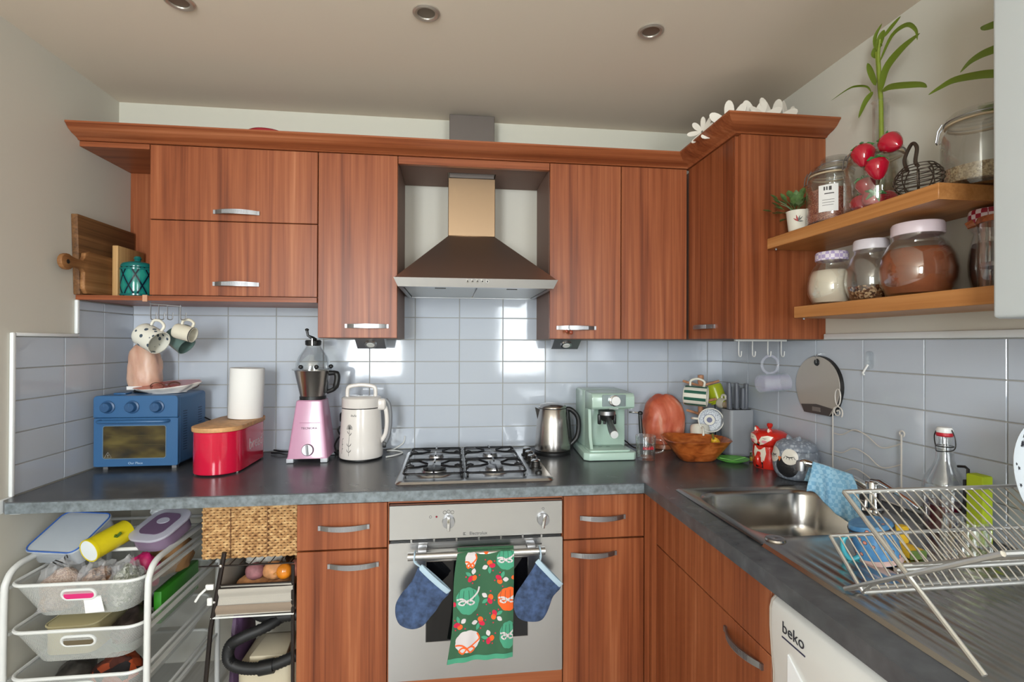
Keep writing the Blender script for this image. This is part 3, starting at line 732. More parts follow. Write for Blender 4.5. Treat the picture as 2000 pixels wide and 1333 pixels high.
def mitts():
    DEN = mat('denim', (58, 75, 106), .95, var=.22, vscale=55, bump=.4, bscale=700); CUF = mat('mitt_lining', (168, 190, 204), .9, bump=.3, bscale=500)
    o1 = [(1.059, .661), (1.046, .629), (1.027, .601), (1.011, .585), (.993, .555), (.989, .531), (.992, .505), (1.004, .482), (1.028, .469), (1.051, .466), (1.077, .475), (1.099, .5), (1.116, .519), (1.137, .551), (1.160, .579), (1.122, .615), (1.089, .646), (1.072, .665)]
    o2 = [(1.444, .664), (1.427, .634), (1.397, .591), (1.377, .562), (1.369, .533), (1.37, .509), (1.382, .483), (1.407, .469), (1.442, .465), (1.463, .471), (1.478, .492), (1.488, .516), (1.5, .546), (1.526, .577), (1.497, .611), (1.460, .655)]
    for pts, ca, cb, lx, lab in ((o1, (1.072, .671), (1.165, .583), 1.049, 'blue denim oven mitt hanging left of the green tea towel'), (o2, (1.450, .671), (1.533, .584), 1.459, 'blue denim oven mitt hanging right of the green tea towel')):
        t = thing('oven_mitt', lab, 'oven mitt', (pts[0][0], -.695, pts[0][1]), group='denim oven mitts on the oven handle')
        P('mitt_body', DEN, t, lambda b: b.pillow([tuple(p[:2]) for p in smoothpath([(x, z, 0) for x, z in pts+pts[:1]], 3)[:-1]], -.6935, .0115, 5), smooth=70)
        A = Vector((ca[0], -.6935, ca[1])); B = Vector((cb[0], -.6935, cb[1])); c = (A+B)/2; d = (B-A); L = d.length/2; d.normalize(); nn = Vector((d.z, 0, -d.x)); nn = nn if nn.z < 0 or nn.x < 0 else -nn
        nn = Vector((-abs(d.z), 0, -abs(d.x)))
        def cuff(b):
            vs = []; fs = []; N = 32
            for k, (hh, wd) in enumerate(((0.000, .0105), (.003, .0125), (.013, .0128), (.016, .0115), (.004, .0085))):
                for i in range(N):
                    a = 2*PI*i/N; vs.append(c+d*(L*math.cos(a))+Vector((0, 1, 0))*(wd*math.sin(a))+nn*hh)
            for k in range(4):
                for i in range(N): j = (i+1) % N; fs.append((k*N+i, k*N+j, k*N+N+j, k*N+N+i))
            fs.append(tuple(range(4*N, 5*N))); b.add(vs, fs)
        P('cuff', CUF, t, cuff, smooth=60)
        P('hanging_loop', CUF, t, lambda b: b.tube(smoothpath([(ca[0]+.004, -.694, ca[1]-.012), (lx, -.689, .676), (lx-.001, -.684, .697), (lx-.001, -.668, .7005), (lx, -.653, .695), (lx+.002, -.665, .668), (ca[0]+.002, -.690, ca[1]-.012)], 5), .0026, 6))
mitts()

def dishwasher():
    t = thing('dishwasher', 'white dishwasher beside the sink cabinet', 'dishwasher', (2.15, -1.6, 0))
    y0, y1 = -1.885, -1.291
    P('body', WHITEM, t, lambda b: b.box(1.885, XR-.03, y0, y1, .1, .825))
    prof = [(1.884, .10), (1.868, .10), (1.866, .66), (1.862, .70), (1.858, .76), (1.858, .80), (1.862, .818), (1.872, .828), (1.884, .829)]
    d = P('door', WHITEP, t, lambda b: b.prism([(x, z) for x, z in prof], y0, y1-.012, 'y', .004, 2))
    P('side_cheek', mat('dishwasher_cheek', (196, 188, 178), .35), t, lambda b: b.prism([(x+.004, z-.001) for x, z in prof], y1-.0115, y1, 'y', .002, 1))
    text('beko', .034, (1.8568, -1.377, .783), (PI/2, 0, -PI/2), mat('logo_ink', (40, 44, 52), .4), d)
    P('logo_underline', mat('logo_line', (40, 44, 72), .4), d, lambda b: b.box(1.857, 1.8585, -1.412, -1.342, .7605, .7635))
    P('handle_recess', mat('recess_white', (236, 238, 240), .25), d, lambda b: b.prism([(-1.36, .735), (-1.36, .655), (-1.55, .655), (-1.55, .690), (-1.42, .690)], 1.857, 1.8660, 'x'))
    P('panel_seam', mat('seam_grey', (150, 150, 150), .5), d, lambda b: b.box(1.8573, 1.859, y0, -1.55, .7385, .7398).box(1.8573, 1.859, -1.551, -1.5497, .67, .7398))
    P('plinth', BLACK, t, lambda b: b.box(1.92, 1.94, y0, y1, 0, .099))
dishwasher()

def sink():
    t = thing('sink', 'stainless steel inset sink with bowl and ribbed drainer', 'sink', (2.145, -1.25, .9))
    X0, X1, Y0, Y1 = 1.893, 2.395, -1.752, -.752
    N = 8
    def bowl(b):
        Yd = -1.215
        out = rrect(X0, X1, Yd-.0, Y1, .004, N); o2 = rrect(X0+.008, X1-.008, Yd, Y1-.008, .004, N)
        r = lambda e, rad: rrect(1.928+e, 2.330-e, -1.172+e, -.802-e, rad, N)
        L = [(out, .9008), (o2, .9065), (rrect(X0+.016, X1-.016, Yd, Y1-.016, .008, N), .9045), (r(-.006, .085), .9045), (r(0, .08), .902), (r(.005, .078), .89), (r(.012, .075), .80), (r(.022, .07), .765), (r(.045, .06), .750), (r(.15, .03), .746)]
        n = len(out); vs = [(x, y, .9045 if (y < Yd+.02 and z > .89) else z) for pts, z in L for x, y in pts]
        fs = [(k*n+i, k*n+(i+1) % n, k*n+n+(i+1) % n, k*n+n+i) for k in range(len(L)-1) for i in range(n)]+[tuple(range((len(L)-1)*n, len(L)*n))]
        b.add(vs, fs)
    P('bowl', SINKM, t, bowl, smooth=50)
    def drainer(b):
        nu, nv = 120, 12
        def fn(u, v):
            x = X0+.008+(X1-X0-.016)*u; y = -1.215+(Y0+.008+1.215)*v
            edge = min(1, min(u, 1-u)*14, max(0, (v-.10))*9, (1-v)*8); edge = max(0, edge)
            z = .9045-.0020*edge*(.5+.5*math.cos((x-X0)*2*PI/.0285))
            return (x, y, z)
        b.grid(fn, nu, nv)
        b.add([(X0, -1.215, .9008), (X0+.008, -1.215, .9065), (X0+.008, Y0+.008, .9065), (X0, Y0, .9008), (X1, Y0, .9008), (X1-.008, Y0+.008, .9065), (X1-.008, -1.215, .9065), (X1, -1.215, .9008)], [(0, 1, 2, 3), (3, 2, 5, 4), (4, 5, 6, 7)])
    P('drainer', SINKM, t, drainer, smooth=60)
    P('waste', CHROME, t, lambda b: b.lathe([(.04, 0), (.038, .003), (.025, .001), (0, .001)], 24, (2.13, -.985, .7465)))
    P('overflow_cover', SINKM, t, lambda b: b.lathe([(.024, 0), (.022, .004), (.014, .005), (0, .003)], 24, (1.945, -1.193, .9045)))
sink()
def tap():
    t = thing('kitchen_tap', 'low stainless steel mixer tap behind the sink', 'tap', (2.362, -1.02, .905))
    P('tap_body', CHROME, t, lambda b: b.lathe([(.028, 0), (.027, .006), (.021, .010), (.019, .075), (.016, .082), (0, .084)], 24, (2.362, -1.02, .905)))
    sp = smoothpath([(2.362, -1.02, .960), (2.33, -1.0, .985), (2.29, -.975, 1.003), (2.25, -.95, 1.016), (2.215, -.935, 1.024), (2.207, -.931, 1.016)], 6)
    P('spout', CHROME, t, lambda b: b.tube(sp, .0105, 12))
    P('aerator', NICKEL, t, lambda b: b.lathe([(.0135, 0), (.014, .02), (.012, .028), (0, .029)], 16, (2.207, -.930, 1.000)))
    P('lever', CHROME, t, lambda b: b.tube([(2.362, -1.02, .986), (2.36, -1.05, .992), (2.345, -1.15, .975), (2.34, -1.19, .965)], [.010, .009, .006, .006], 10))
    # cloth thrown over the spout
    CL = NT('blue_check_cloth'); k = CL
    v = k.coords((90, 90, 90)); wv = k.n('ShaderNodeTexChecker'); wv.inputs['Scale'].default_value = 1.0; k.l(v, wv.inputs['Vector'])
    wv.inputs[1].default_value = (*lin((150, 190, 212)), 1); wv.inputs[2].default_value = (*lin((120, 168, 198)), 1)
    k.l(wv.outputs[0], k.b.inputs['Base Color']); k.b.inputs['Roughness'].default_value = .9
    b = MB()
    def fn(u, v):
        # a square of cloth folded over the spout: v across (drop each side), u along the spout
        sx = 2.232+.085*u; sy = -.948-.05*u; ridge = 1.031-.028*u
        q = (v-.5)*2; drop = abs(q)**1.15
        side = Vector((-.55, -.83, 0)) if q < 0 else Vector((.55, .83, 0))
        L = (.105 if q < 0 else .06)*(1+.25*math.sin(u*5+q*2))
        fold = .010*math.sin(u*13+q*2.5)*min(1, abs(q)*1.5)+.006*math.sin(u*25+1)*abs(q)
        p = Vector((sx, sy, ridge))+side*(.014*min(1, abs(q)*3)+.030*abs(q)+fold)
        p += Vector((-.02*(.5-u), .015*(.5-u), 0))*abs(q)*1.5
        p.z -= L*drop; return p
    b.grid(fn, 30, 36); n = len(b.v)
    o = b.build('dish_cloth', CL.m, smooth=80); sm = o.modifiers.new('thickness', 'SOLIDIFY'); sm.thickness = .0022
    tag(o, 'light blue checked dish cloth draped over the tap', 'cloth')
tap()

# ================================================================== things standing on the back worktop, left to right
ZW = .9003
def rock(b, c, r, seed, tilt=(0, 0), sq=2.4, nu=40, nv=26, amp=.10, fr=2.2):
    # squarish noisy boulder standing on its base
    b.ball((0, 0, 0), 1, nu, nv); out = []
    for p in b.v:
        v = Vector(p); m = (abs(v.x)**sq+abs(v.y)**sq+abs(v.z)**sq)**(1/sq); v = v/m if m else v
        d = v.normalized() if v.length else v
        v *= 1+amp*noise.noise(d*fr+Vector((seed, 0, 0)))+amp*.45*noise.noise(d*fr*2.7+Vector((0, seed, 0)))+amp*.2*noise.noise(d*fr*7)
        top = max(0, v.z); v.x *= 1-.26*top*top; v.y *= 1-.24*top*top; v.x += tilt[0]*top
        if v.z < -.86: v.z = -.86
        out.append((c[0]+v.x*r[0], c[1]+v.y*r[1], c[2]+(v.z+.86)*r[2]))
    b.v = out
def saltmat(name, a, b_, c_, sc=8):
    k = NT(name); n1 = k.n('ShaderNodeTexNoise'); n1.inputs['Scale'].default_value = sc; n1.inputs['Detail'].default_value = 5; n1.inputs['Distortion'].default_value = 1.2
    k.l(k.coords((1, 1, .45)), n1.inputs['Vector']); k.l(k.ramp(n1.outputs[0], [(.34, a), (.52, b_), (.66, c_)]), k.b.inputs['Base Color'])
    k.b.inputs['Roughness'].default_value = .42; k.b.inputs['Subsurface Weight'].default_value = .3; k.b.inputs['Subsurface Radius'].default_value = (.03, .012, .006)
    n2 = k.n('ShaderNodeTexNoise'); n2.inputs['Scale'].default_value = 60; k.l(k.coords(), n2.inputs['Vector']); k.bump(n2.outputs[0], .25, .003); return k.m
def toaster():
    BLU = mat('matt_blue', (52, 96, 140), .38, bump=.03, bscale=800); BLD = mat('blue_knob', (40, 78, 118), .4)
    t = thing('toaster_oven', 'matt blue countertop toaster oven with three dials', 'toaster oven', (-.007, -.18, ZW))
    x0, x1, y0, y1, z0, z1 = -.153, .139, -.290, -.072, .914, 1.1785
    P('body', BLU, t, lambda b: b.prism(rrect(x0, x1, z0, z1, .014, 4), y0+.018, y1, 'y', .002, 1))
    P('control_fascia', BLU, t, lambda b: b.prism([(x0, 1.097)]+[(x1, 1.097)]+rrect(x0, x1, 1.097, z1, .014, 5)[0:12], y0, y0+.018, 'y', .0015, 1))
    for x in (-.102, -.018, .069):
        k = P('dial', BLD, t, lambda b: b.lathe([(.024, 0), (.024, .004), (.0185, .006), (.0172, .020), (.0155, .022), (0, .022)], 28, M=Matrix.Translation((x, y0-.0003, 1.1365)) @ Matrix.Rotation(PI/2, 4, 'X')))
        P('dial_pointer', BLU, k, lambda b: b.box(x-.0012, x+.0012, y0-.0232, y0-.0222, 1.139, 1.152))
    d = P('door', BLU, t, lambda b: b.prism(rrect(x0, x1, z0, 1.0955, .006, 3), y0+.002, y0+.018, 'y', .0015, 1))
    bx0, bx1, bz0, bz1 = -.120, .098, .944, 1.066
    P('window_rim', mat('rim_grey', (120, 150, 176), .3, .4), d, lambda b: b.tube([(x, y0+.0015, z) for x, z in rrect(bx0, bx1, bz0, bz1, .008, 4)], .0016, 6, True))
    kk = NT('mottled_olive_pane'); n1 = kk.n('ShaderNodeTexNoise'); n1.inputs['Scale'].default_value = 9; kk.l(kk.coords((1, 1, 2)), n1.inputs['Vector'])  # glossy dark olive window colour, mottled by noise, not emissive
    kk.l(kk.ramp(n1.outputs[0], [(.35, (44, 40, 30)), (.5, (72, 62, 38)), (.68, (104, 92, 52))]), kk.b.inputs['Base Color']); kk.b.inputs['Roughness'].default_value = .12
    P('window', kk.m, d, lambda b: b.prism(rrect(bx0, bx1, bz0, bz1, .008, 4), y0+.0008, y0+.003, 'y'))
    RK = mat('rack_wire', (134, 122, 84), .35, .6)
    for z in (.995, 1.03): P('rack', RK, d, lambda b: b.tube([(bx0+.012, y0+.0004, z), (bx1-.006, y0+.0004, z)], .0008, 5))
    P('warning_triangle', mat('white_print', (220, 222, 220), .6), d, lambda b: b.tube([(-.114, y0+.0003, .948), (-.090, y0+.0003, .948), (-.102, y0+.0003, .969)], .0009, 4, True))
    text('!', .013, (-.102, y0+.0004, .9545), (PI/2, 0, 0), mat('white_print2', (220, 222, 220), .6), d, 'warning_mark')
    P('handle', BLU, d, lambda b: b.tube([(-.128, y0+.004, 1.0845), (-.127, y0-.016, 1.0845), (-.120, y0-.024, 1.0845), (.100, y0-.024, 1.0845), (.107, y0-.016, 1.0845), (.108, y0+.004, 1.0845)], .006, 10))
    text('Our Place', .0125, (-.008, y0+.0018, .926), (PI/2, 0, 0), mat('pale_blue_print', (168, 190, 212), .5), d)
    def vents(b):
        for yy in (-.235, -.118):
            for i in range(16): b.box(x1-.0006, x1+.0009, yy-.014, yy+.014, .965+.0098*i, .968+.0098*i)
    stuff(P('vent_slots', mat('vent_dark', (28, 56, 88), .6), t, vents))
    for x in (x0+.03, x1-.022):
        for y in (y0+.03, y1-.03): P('foot', NICKEL if y < -.2 else BLACK, t, lambda b: b.box(x-.008, x+.008, y-.008, y+.008, ZW, z0+.001))
    P('top_tray', BLU, t, lambda b: b.box(-.115, -.072, -.24, -.2, z1-.001, z1+.006, .002))
    t = thing('power_cable', 'black power cable behind the blue toaster oven', 'cable', (.17, -.04, 1.04))
    P('cord', BLACK, t, lambda b: b.tube(smoothpath([(.141, -.08, 1.065), (.155, -.06, 1.05), (.172, -.04, 1.03), (.2, -.03, .98), (.22, -.03, .908)], 6), .003, 6))
toaster()
def left_salt():
    zt = 1.1788
    t = thing('salt_lamp', 'pale pink rock salt lamp standing on the blue toaster oven', 'lamp', (-.062, -.135, zt))
    P('base', BLACK, t, lambda b: b.lathe([(.036, 0), (.038, .003), (.036, .012), (0, .012)], 24, (-.062, -.135, zt)))
    P('label', PAPER, t, lambda b: b.box(-.100, -.045, -.187, -.182, zt+.013, zt+.026))
    P('salt_rock', saltmat('pale_salt', (196, 150, 128), (216, 178, 156), (226, 200, 184)), t, lambda b: rock(b, (-.062, -.135, zt+.012), (.056, .048, .096), 3.1, (-.10, 0), 3.4, amp=.13, fr=1.9), smooth=60)
    # plate with two pairs of spectacles
    t = thing('scalloped_plate', 'red and white scalloped plate lying on the blue toaster oven', 'plate', (.052, -.185, zt), 0)
    N = 72
    def pl(b, prof):
        vs = []; fs = []
        for i in range(N):
            a = 2*PI*i/N; s = 1+.05*math.cos(a*9)
            for r, z in prof:
                ss = 1+(s-1)*min(1, r/.7)
                vs.append((r*.118*ss*math.cos(a), r*.078*ss*math.sin(a), z+.010*r*r*math.cos(a)+.013*max(0, r-.56)*(1+math.sin(a))*2))
        m = len(prof)
        for i in range(N):
            j = (i+1) % N
            for k in range(m-1): fs.append((i*m+k, j*m+k, j*m+k+1, i*m+k+1))
        fs.append(tuple(i*m+m-1 for i in range(N))); fs.append(tuple(i*m for i in reversed(range(N))))
        b.add(vs, fs)
    P('plate_body', mat('plate_white', (228, 222, 214), .2), t, lambda b: pl(b, [(.55, 0), (.58, .004), (.9, .014), (1.0, .021), (1.0, .0225), (.9, .0165), (.5, .007), (.05, .0065)]), world=False)
    P('red_glaze', mat('plate_red', (176, 58, 40), .2), t, lambda b: pl(b, [(.985, .0228), (.9, .0172), (.5, .0078), (.05, .0072)]), world=False)
    FR = mat('spectacle_frame', (78, 52, 38), .3)
    for k, (cx, cy, rz, lab) in enumerate(((.055, -.205, .2, 'brown-framed spectacles lying at the front of the red plate'), (.098, -.165, .45, 'brown-framed spectacles lying at the back of the red plate'))):
        t = thing('spectacles', lab, 'spectacles', (cx, cy, zt+.0125), rz, 'spectacles on the red plate')
        def fr(b):
            for s in (-1, 1):
                b.tube([(s*.030+.022*math.cos(a), -.004*math.sin(a)-.006, .016+.014*math.sin(a)) for a in [2*PI*i/20 for i in range(20)]], .0016, 6, True)
            b.tube([(-.009, -.006, .020), (0, -.009, .022), (.009, -.006, .020)], .0014, 6)
        P('frame', FR, t, fr, world=False)
        for s in (-1, 1):
            P('lens', GLASS, t, lambda b: b.add([(s*.030+.021*math.cos(2*PI*i/20), -.004*math.sin(2*PI*i/20)-.006, .016+.013*math.sin(2*PI*i/20)) for i in range(20)], [tuple(range(20))]), world=False)
            P('temple', FR, t, lambda b: b.tube([(s*.052, -.006, .018), (s*.05, .02, .014), (-s*.01, .03+.004*s, .009), (-s*.03, .028+.004*s, .006)], .0015, 6), world=False)
left_salt()
def stadium(hw, hl, n=14, cx=0, cy=0):
    c = hl-hw
    return [(cx+hw*math.cos(PI*i/n), cy+c+hw*math.sin(PI*i/n)) for i in range(n+1)]+[(cx+hw*math.cos(PI+PI*i/n), cy-c+hw*math.sin(PI+PI*i/n)) for i in range(n+1)]
def bread_bin():
    cx, cy = .310, -.243
    t = thing('bread_bin', 'glossy red oval bread bin with bamboo lid', 'bread bin', (cx, cy, ZW))
    RED = mat('red_enamel', (204, 20, 58), .12, coat=.5)
    b_ = P('bin_body', RED, t, lambda b: b.prism(stadium(.083, .182, 16, cx, cy), .905, 1.056, 'z', .002, 1), smooth=25)
    P('lid', CORK, t, lambda b: b.prism(stadium(.088, .188, 16, cx, cy), 1.0565, 1.0735, 'z', .0025, 2), smooth=25)
    text('bread', .062, (.3935, -.215, .985), (PI/2, 0, PI/2), mat('bin_print', (216, 196, 200), .4), b_, sx=.95)
    for dx, dy in ((-.06, -.11), (.06, -.11), (-.06, .11), (.06, .11)): P('foot', WHITEP, t, lambda b: b.ball((cx+dx*1.2, cy+dy*1.1, .9045), .0042, 10, 6))
    # kitchen roll standing on the lid
    t = thing('kitchen_roll', 'white kitchen roll standing on the bread bin lid', 'kitchen roll', (.334, -.165, 1.0738), 0)
    def roll(b):
        b.lathe([(.019, 0), (.063, 0), (.064, .002), (.064, .198), (.063, .2), (.019, .2)], 40, closed=True)
        b.xf(Matrix.Translation((.334, -.165, 1.0755)) @ Matrix.Rotation(.035, 4, 'Y'))
    P('paper', PAPER, t, roll, smooth=50)
    P('core', mat('cardboard', (150, 120, 90), .9), t, lambda b: b.lathe([(.0185, .001), (.0185, .1985), (.0175, .1985), (.0175, .001)], 24, closed=True).xf(Matrix.Translation((.334, -.165, 1.0755)) @ Matrix.Rotation(.035, 4, 'Y')))
bread_bin()
def food_processor():
    t = thing('food_processor', 'pink food processor with steel jug and clear domed lid', 'food processor', (.6, -.16, ZW))
    PNK = mat('pink_plastic', (198, 146, 174), .26, coat=.3)
    def base(b):
        L = [(.5165, .6735, -.245, -.075, .918), (.519, .671, -.243, -.077, .925), (.5445, .6455, -.218, -.105, 1.142), (.549, .641, -.214, -.109, 1.1465)]
        vs = []; fs = []; n = None
        for x0, x1, y0, y1, z in L:
            pts = rrect(x0, x1, y0, y1, .009, 3); n = len(pts); vs += [(x, y, z) for x, y in pts]
        for k in range(3):
            for i in range(n): j = (i+1) % n; fs.append((k*n+i, k*n+j, k*n+n+j, k*n+n+i))
        fs += [tuple(reversed(range(n))), tuple(range(3*n, 4*n))]; b.add(vs, fs)
    bd = P('motor_base', PNK, t, base, smooth=35)
    for x in (.530, .660):
        for y in (-.230, -.09): P('foot', mat('foot_grey', (190, 194, 200), .35), t, lambda b: b.box(x-.0135, x+.0135, y-.013, y+.013, ZW+.0015, .9185, .002))
    n = Vector((0, -.9932, .1165)); pt = lambda x, z, d=0: (x, -.245+.027*(z-.918)/.224-d, z)
    Mk = Matrix.Translation(pt(.598, .952)) @ n.to_track_quat('Z', 'Y').to_matrix().to_4x4()
    k = P('dial', NICKEL, bd, lambda b: b.lathe([(.0235, 0), (.0235, .003), (.021, .006), (.0205, .009), (0, .009)], 28, M=Mk))
    P('dial_grip', mat('dial_grey', (150, 152, 156), .4), t, lambda b: b.box(-.004, .004, -.0195, .0195, .009, .016, .002).xf(Mk @ Matrix.Rotation(.12, 4, 'Z')))
    ink = mat('ink', (60, 40, 52), .5)
    text('TECNORA', .0115, pt(.600, 1.0365, .0006), (PI/2-.117, 0, 0), ink, bd, sx=1.15)
    P('groove', mat('groove_pink', (160, 96, 130), .4), bd, lambda b: b.box(.562, .640, -.2295, -.228, 1.0575, 1.0590))
    c = (.596, -.160)
    P('collar', BLACK, t, lambda b: b.lathe([(.052, 0), (.052, .012), (.046, .016)], 28, (*c, 1.1468)))
    j = P('jug', STEELZ, t, lambda b: b.lathe([(.049, 0), (.0505, .004), (.072, .104), (.0735, .106), (.070, .106), (.048, .006), (0, .005)], 36, (*c, 1.1585)), smooth=50)
    P('jug_handle', BLACK, j, lambda b: b.tube(smoothpath([(c[0]+.062, c[1]-.01, 1.252), (c[0]+.092, c[1]-.014, 1.254), (c[0]+.100, c[1]-.014, 1.235), (c[0]+.090, c[1]-.014, 1.192), (c[0]+.058, c[1]-.01, 1.176)], 5), [.010]*6+[.0125]*9+[.009]*6, 10))
    P('jug_grip', BLACK, j, lambda b: b.box(c[0]+.046, c[0]+.062, c[1]-.022, c[1]+.002, 1.172, 1.256, .004))
    P('lid_rim', thin_glass('lid_plastic', (.8, .82, .83)), t, lambda b: b.lathe([(.080, 0), (.082, .002), (.082, .006), (.074, .008), (.070, .0005)], 36, (*c, 1.2652), closed=True))
    P('dome', GLASS, t, lambda b: b.lathe([(.069, .0), (.068, .02), (.058, .048), (.042, .072), (.032, .086), (.029, .096), (.028, .096), (.031, .085), (.041, .071), (.057, .047), (.067, .019), (.068, 0)], 36, (*c, 1.273), closed=True), smooth=60)
    P('cap', BLACK, t, lambda b: b.lathe([(.026, 0), (.031, .004), (.032, .020), (.028, .024), (0, .024)], 24, (*c, 1.366)))
    P('spindle', CHROME, t, lambda b: b.cyl((c[0]+.004, c[1]-.031, 1.368), (c[0]+.004, c[1]-.031, 1.396), .006, .005, 10))
    P('crank', BLACK, t, lambda b: b.tube([(c[0]+.01, c[1], 1.390), (c[0], c[1]-.008, 1.398), (c[0]-.018, c[1]-.012, 1.408), (c[0]-.022, c[1]-.012, 1.428)], [.008, .0075, .005, .0055], 8).ball((c[0]-.022, c[1]-.012, 1.432), (.008, .008, .006), 12, 8))
    for a in (-2.0, -1.15, -.1): P('lid_clip', BLACK, t, lambda b: b.ball((c[0]+.073*math.cos(a), c[1]+.073*math.sin(a), 1.2815), (.0095, .008, .0085), 10, 8))
food_processor()
def soy_maker():
    c = (.792, -.165)
    t = thing('soy_milk_maker', 'white jug-shaped soy milk maker with flower print', 'soy milk maker', (*c, ZW))
    WP = mat('ivory_plastic', (224, 218, 212), .18, coat=.4)
    P('base_ring', BLACK, t, lambda b: b.lathe([(.083, 0), (.086, .003), (.086, .008)], 40, (*c, ZW)))
    prof = [(.0865, .0085), (.0885, .014), (.088, .05), (.083, .13), (.0785, .205), (.078, .209)]
    body = P('jug_body', WP, t, lambda b: b.lathe(prof, 48, (*c, ZW)), smooth=50)
    P('seal_band', DKMET, t, lambda b: b.lathe([(.0775, 0), (.0775, .005)], 48, (*c, ZW+.2085)))
    P('head', WP, t, lambda b: b.lathe([(.0785, 0), (.0795, .002), (.0785, .034), (.080, .038), (.074, .043), (0, .045)], 48, (*c, ZW+.213)), smooth=50)
    P('carry_handle', WP, t, lambda b: b.tube(smoothpath([(c[0]-.057, c[1], 1.155), (c[0]-.056, c[1], 1.186), (c[0]-.045, c[1], 1.198), (c[0], c[1], 1.204), (c[0]+.045, c[1], 1.198), (c[0]+.056, c[1], 1.186), (c[0]+.057, c[1], 1.155)], 5), .0085, 10))
    P('spout_block', WP, t, lambda b: b.box(c[0]+.06, c[0]+.103, c[1]-.032, c[1]+.008, 1.100, 1.148, .012, 3))
    P('side_handle', WP, t, lambda b: b.tube(smoothpath([(c[0]+.082, c[1]-.012, 1.120), (c[0]+.100, c[1]-.012, 1.105), (c[0]+.106, c[1]-.012, 1.05), (c[0]+.100, c[1]-.012, 1.0), (c[0]+.080, c[1]-.012, .968)], 5), .0095, 10))
    P('grip_strip', mat('grip_grey', (120, 122, 126), .4), t, lambda b: b.tube(smoothpath([(c[0]+.100, c[1]-.016, 1.145), (c[0]+.116, c[1]-.016, 1.12), (c[0]+.121, c[1]-.016, 1.06), (c[0]+.115, c[1]-.016, 1.0), (c[0]+.100, c[1]-.016, .962)], 5), .0075, 10))
    P('socket', BLACK, t, lambda b: b.box(c[0]+.090, c[0]+.104, c[1]-.030, c[1]-.012, .945, .968, .003))
    def rad(z):
        z -= ZW
        for (r0, z0), (r1, z1) in zip(prof, prof[1:]):
            if z0 <= z <= z1: return r0+(r1-r0)*(z-z0)/(z1-z0)
        return .08
    def sp(a, z): r = rad(z)+.0003; return (c[0]+r*math.sin(a), c[1]-r*math.cos(a), z)
    ink = mat('flower_ink', (96, 94, 92), .6)
    def flower(b):
        a0 = -.42
        b.tube([sp(a0+.01*math.sin(i), .925+.0105*i) for i in range(11)], .0007, 4)
        for i in range(9):
            q = PI*i/8-.0; b.tube([sp(a0, 1.031), sp(a0+.16*math.cos(q), 1.033+.017*math.sin(q)), ], [.0006, .0014], 4)
        for z, s in ((.938, 1), (.938, -1), (.962, 1), (.962, -1), (1.005, 1), (1.012, -1)): b.tube([sp(a0, z), sp(a0+s*.08, z+.006), sp(a0+s*.12, z+.013)], [.0006, .0016, .0005], 4)
        a1 = -.86
        b.tube([sp(a1, .93), sp(a1+.02, .96), sp(a1, .985)], .0006, 4)
        for z in (.945, .962, .985): b.tube([sp(a1, z), sp(a1+.07, z+.008)], [.0006, .0014], 4)
    stuff(P('flower_print', ink, body, flower))
    stuff(P('brand_scribble', ink, body, lambda b: [b.tube([sp(-.36+.06*i, 1.082+.003*(i % 2)), sp(-.34+.06*i, 1.091-.002*(i % 3)), sp(-.32+.06*i, 1.081)], .0007, 4) for i in range(5)]))
    # cables
    t = thing('power_cable', 'white power cable lying behind the white soy milk maker', 'cable', (.93, -.08, ZW))
    P('cord', WHITEP, t, lambda b: b.tube(smoothpath([(.896, -.185, .905), (.93, -.15, .904), (.955, -.10, .904), (.925, -.06, .904), (.885, -.055, .904), (.91, -.03, .905), (.950, -.02, .93), (.957, -.012, .96)], 6), .0032, 6))
    t = thing('power_cable', 'black coiled power cable between food processor and soy milk maker', 'cable', (.69, -.09, ZW))
    P('cord', BLACK, t, lambda b: b.tube(smoothpath([(.668, -.10, .915), (.690, -.13, .907), (.676, -.12, .945), (.690, -.085, .975), (.712, -.08, .94), (.700, -.10, .905), (.694, -.07, .96), (.676, -.06, 1.0), (.69, -.05, 1.02), (.703, -.03, 1.04)], 6), .0035, 6))
    P('plug', BLACK, t, lambda b: b.box(.678, .712, -.052, -.008, 1.03, 1.075, .010, 3))
    t = thing('power_cable', 'black power cables lying between bread bin and food processor', 'cable', (.46, -.1, ZW))
    P('cord', BLACK, t, lambda b: b.tube(smoothpath([(.40, -.06, .906), (.44, -.09, .910), (.48, -.1, .905), (.53, -.065, .905), (.57, -.05, .92)], 6), .0032, 6).tube(smoothpath([(.40, -.03, .912), (.46, -.06, .910), (.52, -.04, .905), (.58, -.03, .912)], 6), .0032, 6))
soy_maker()
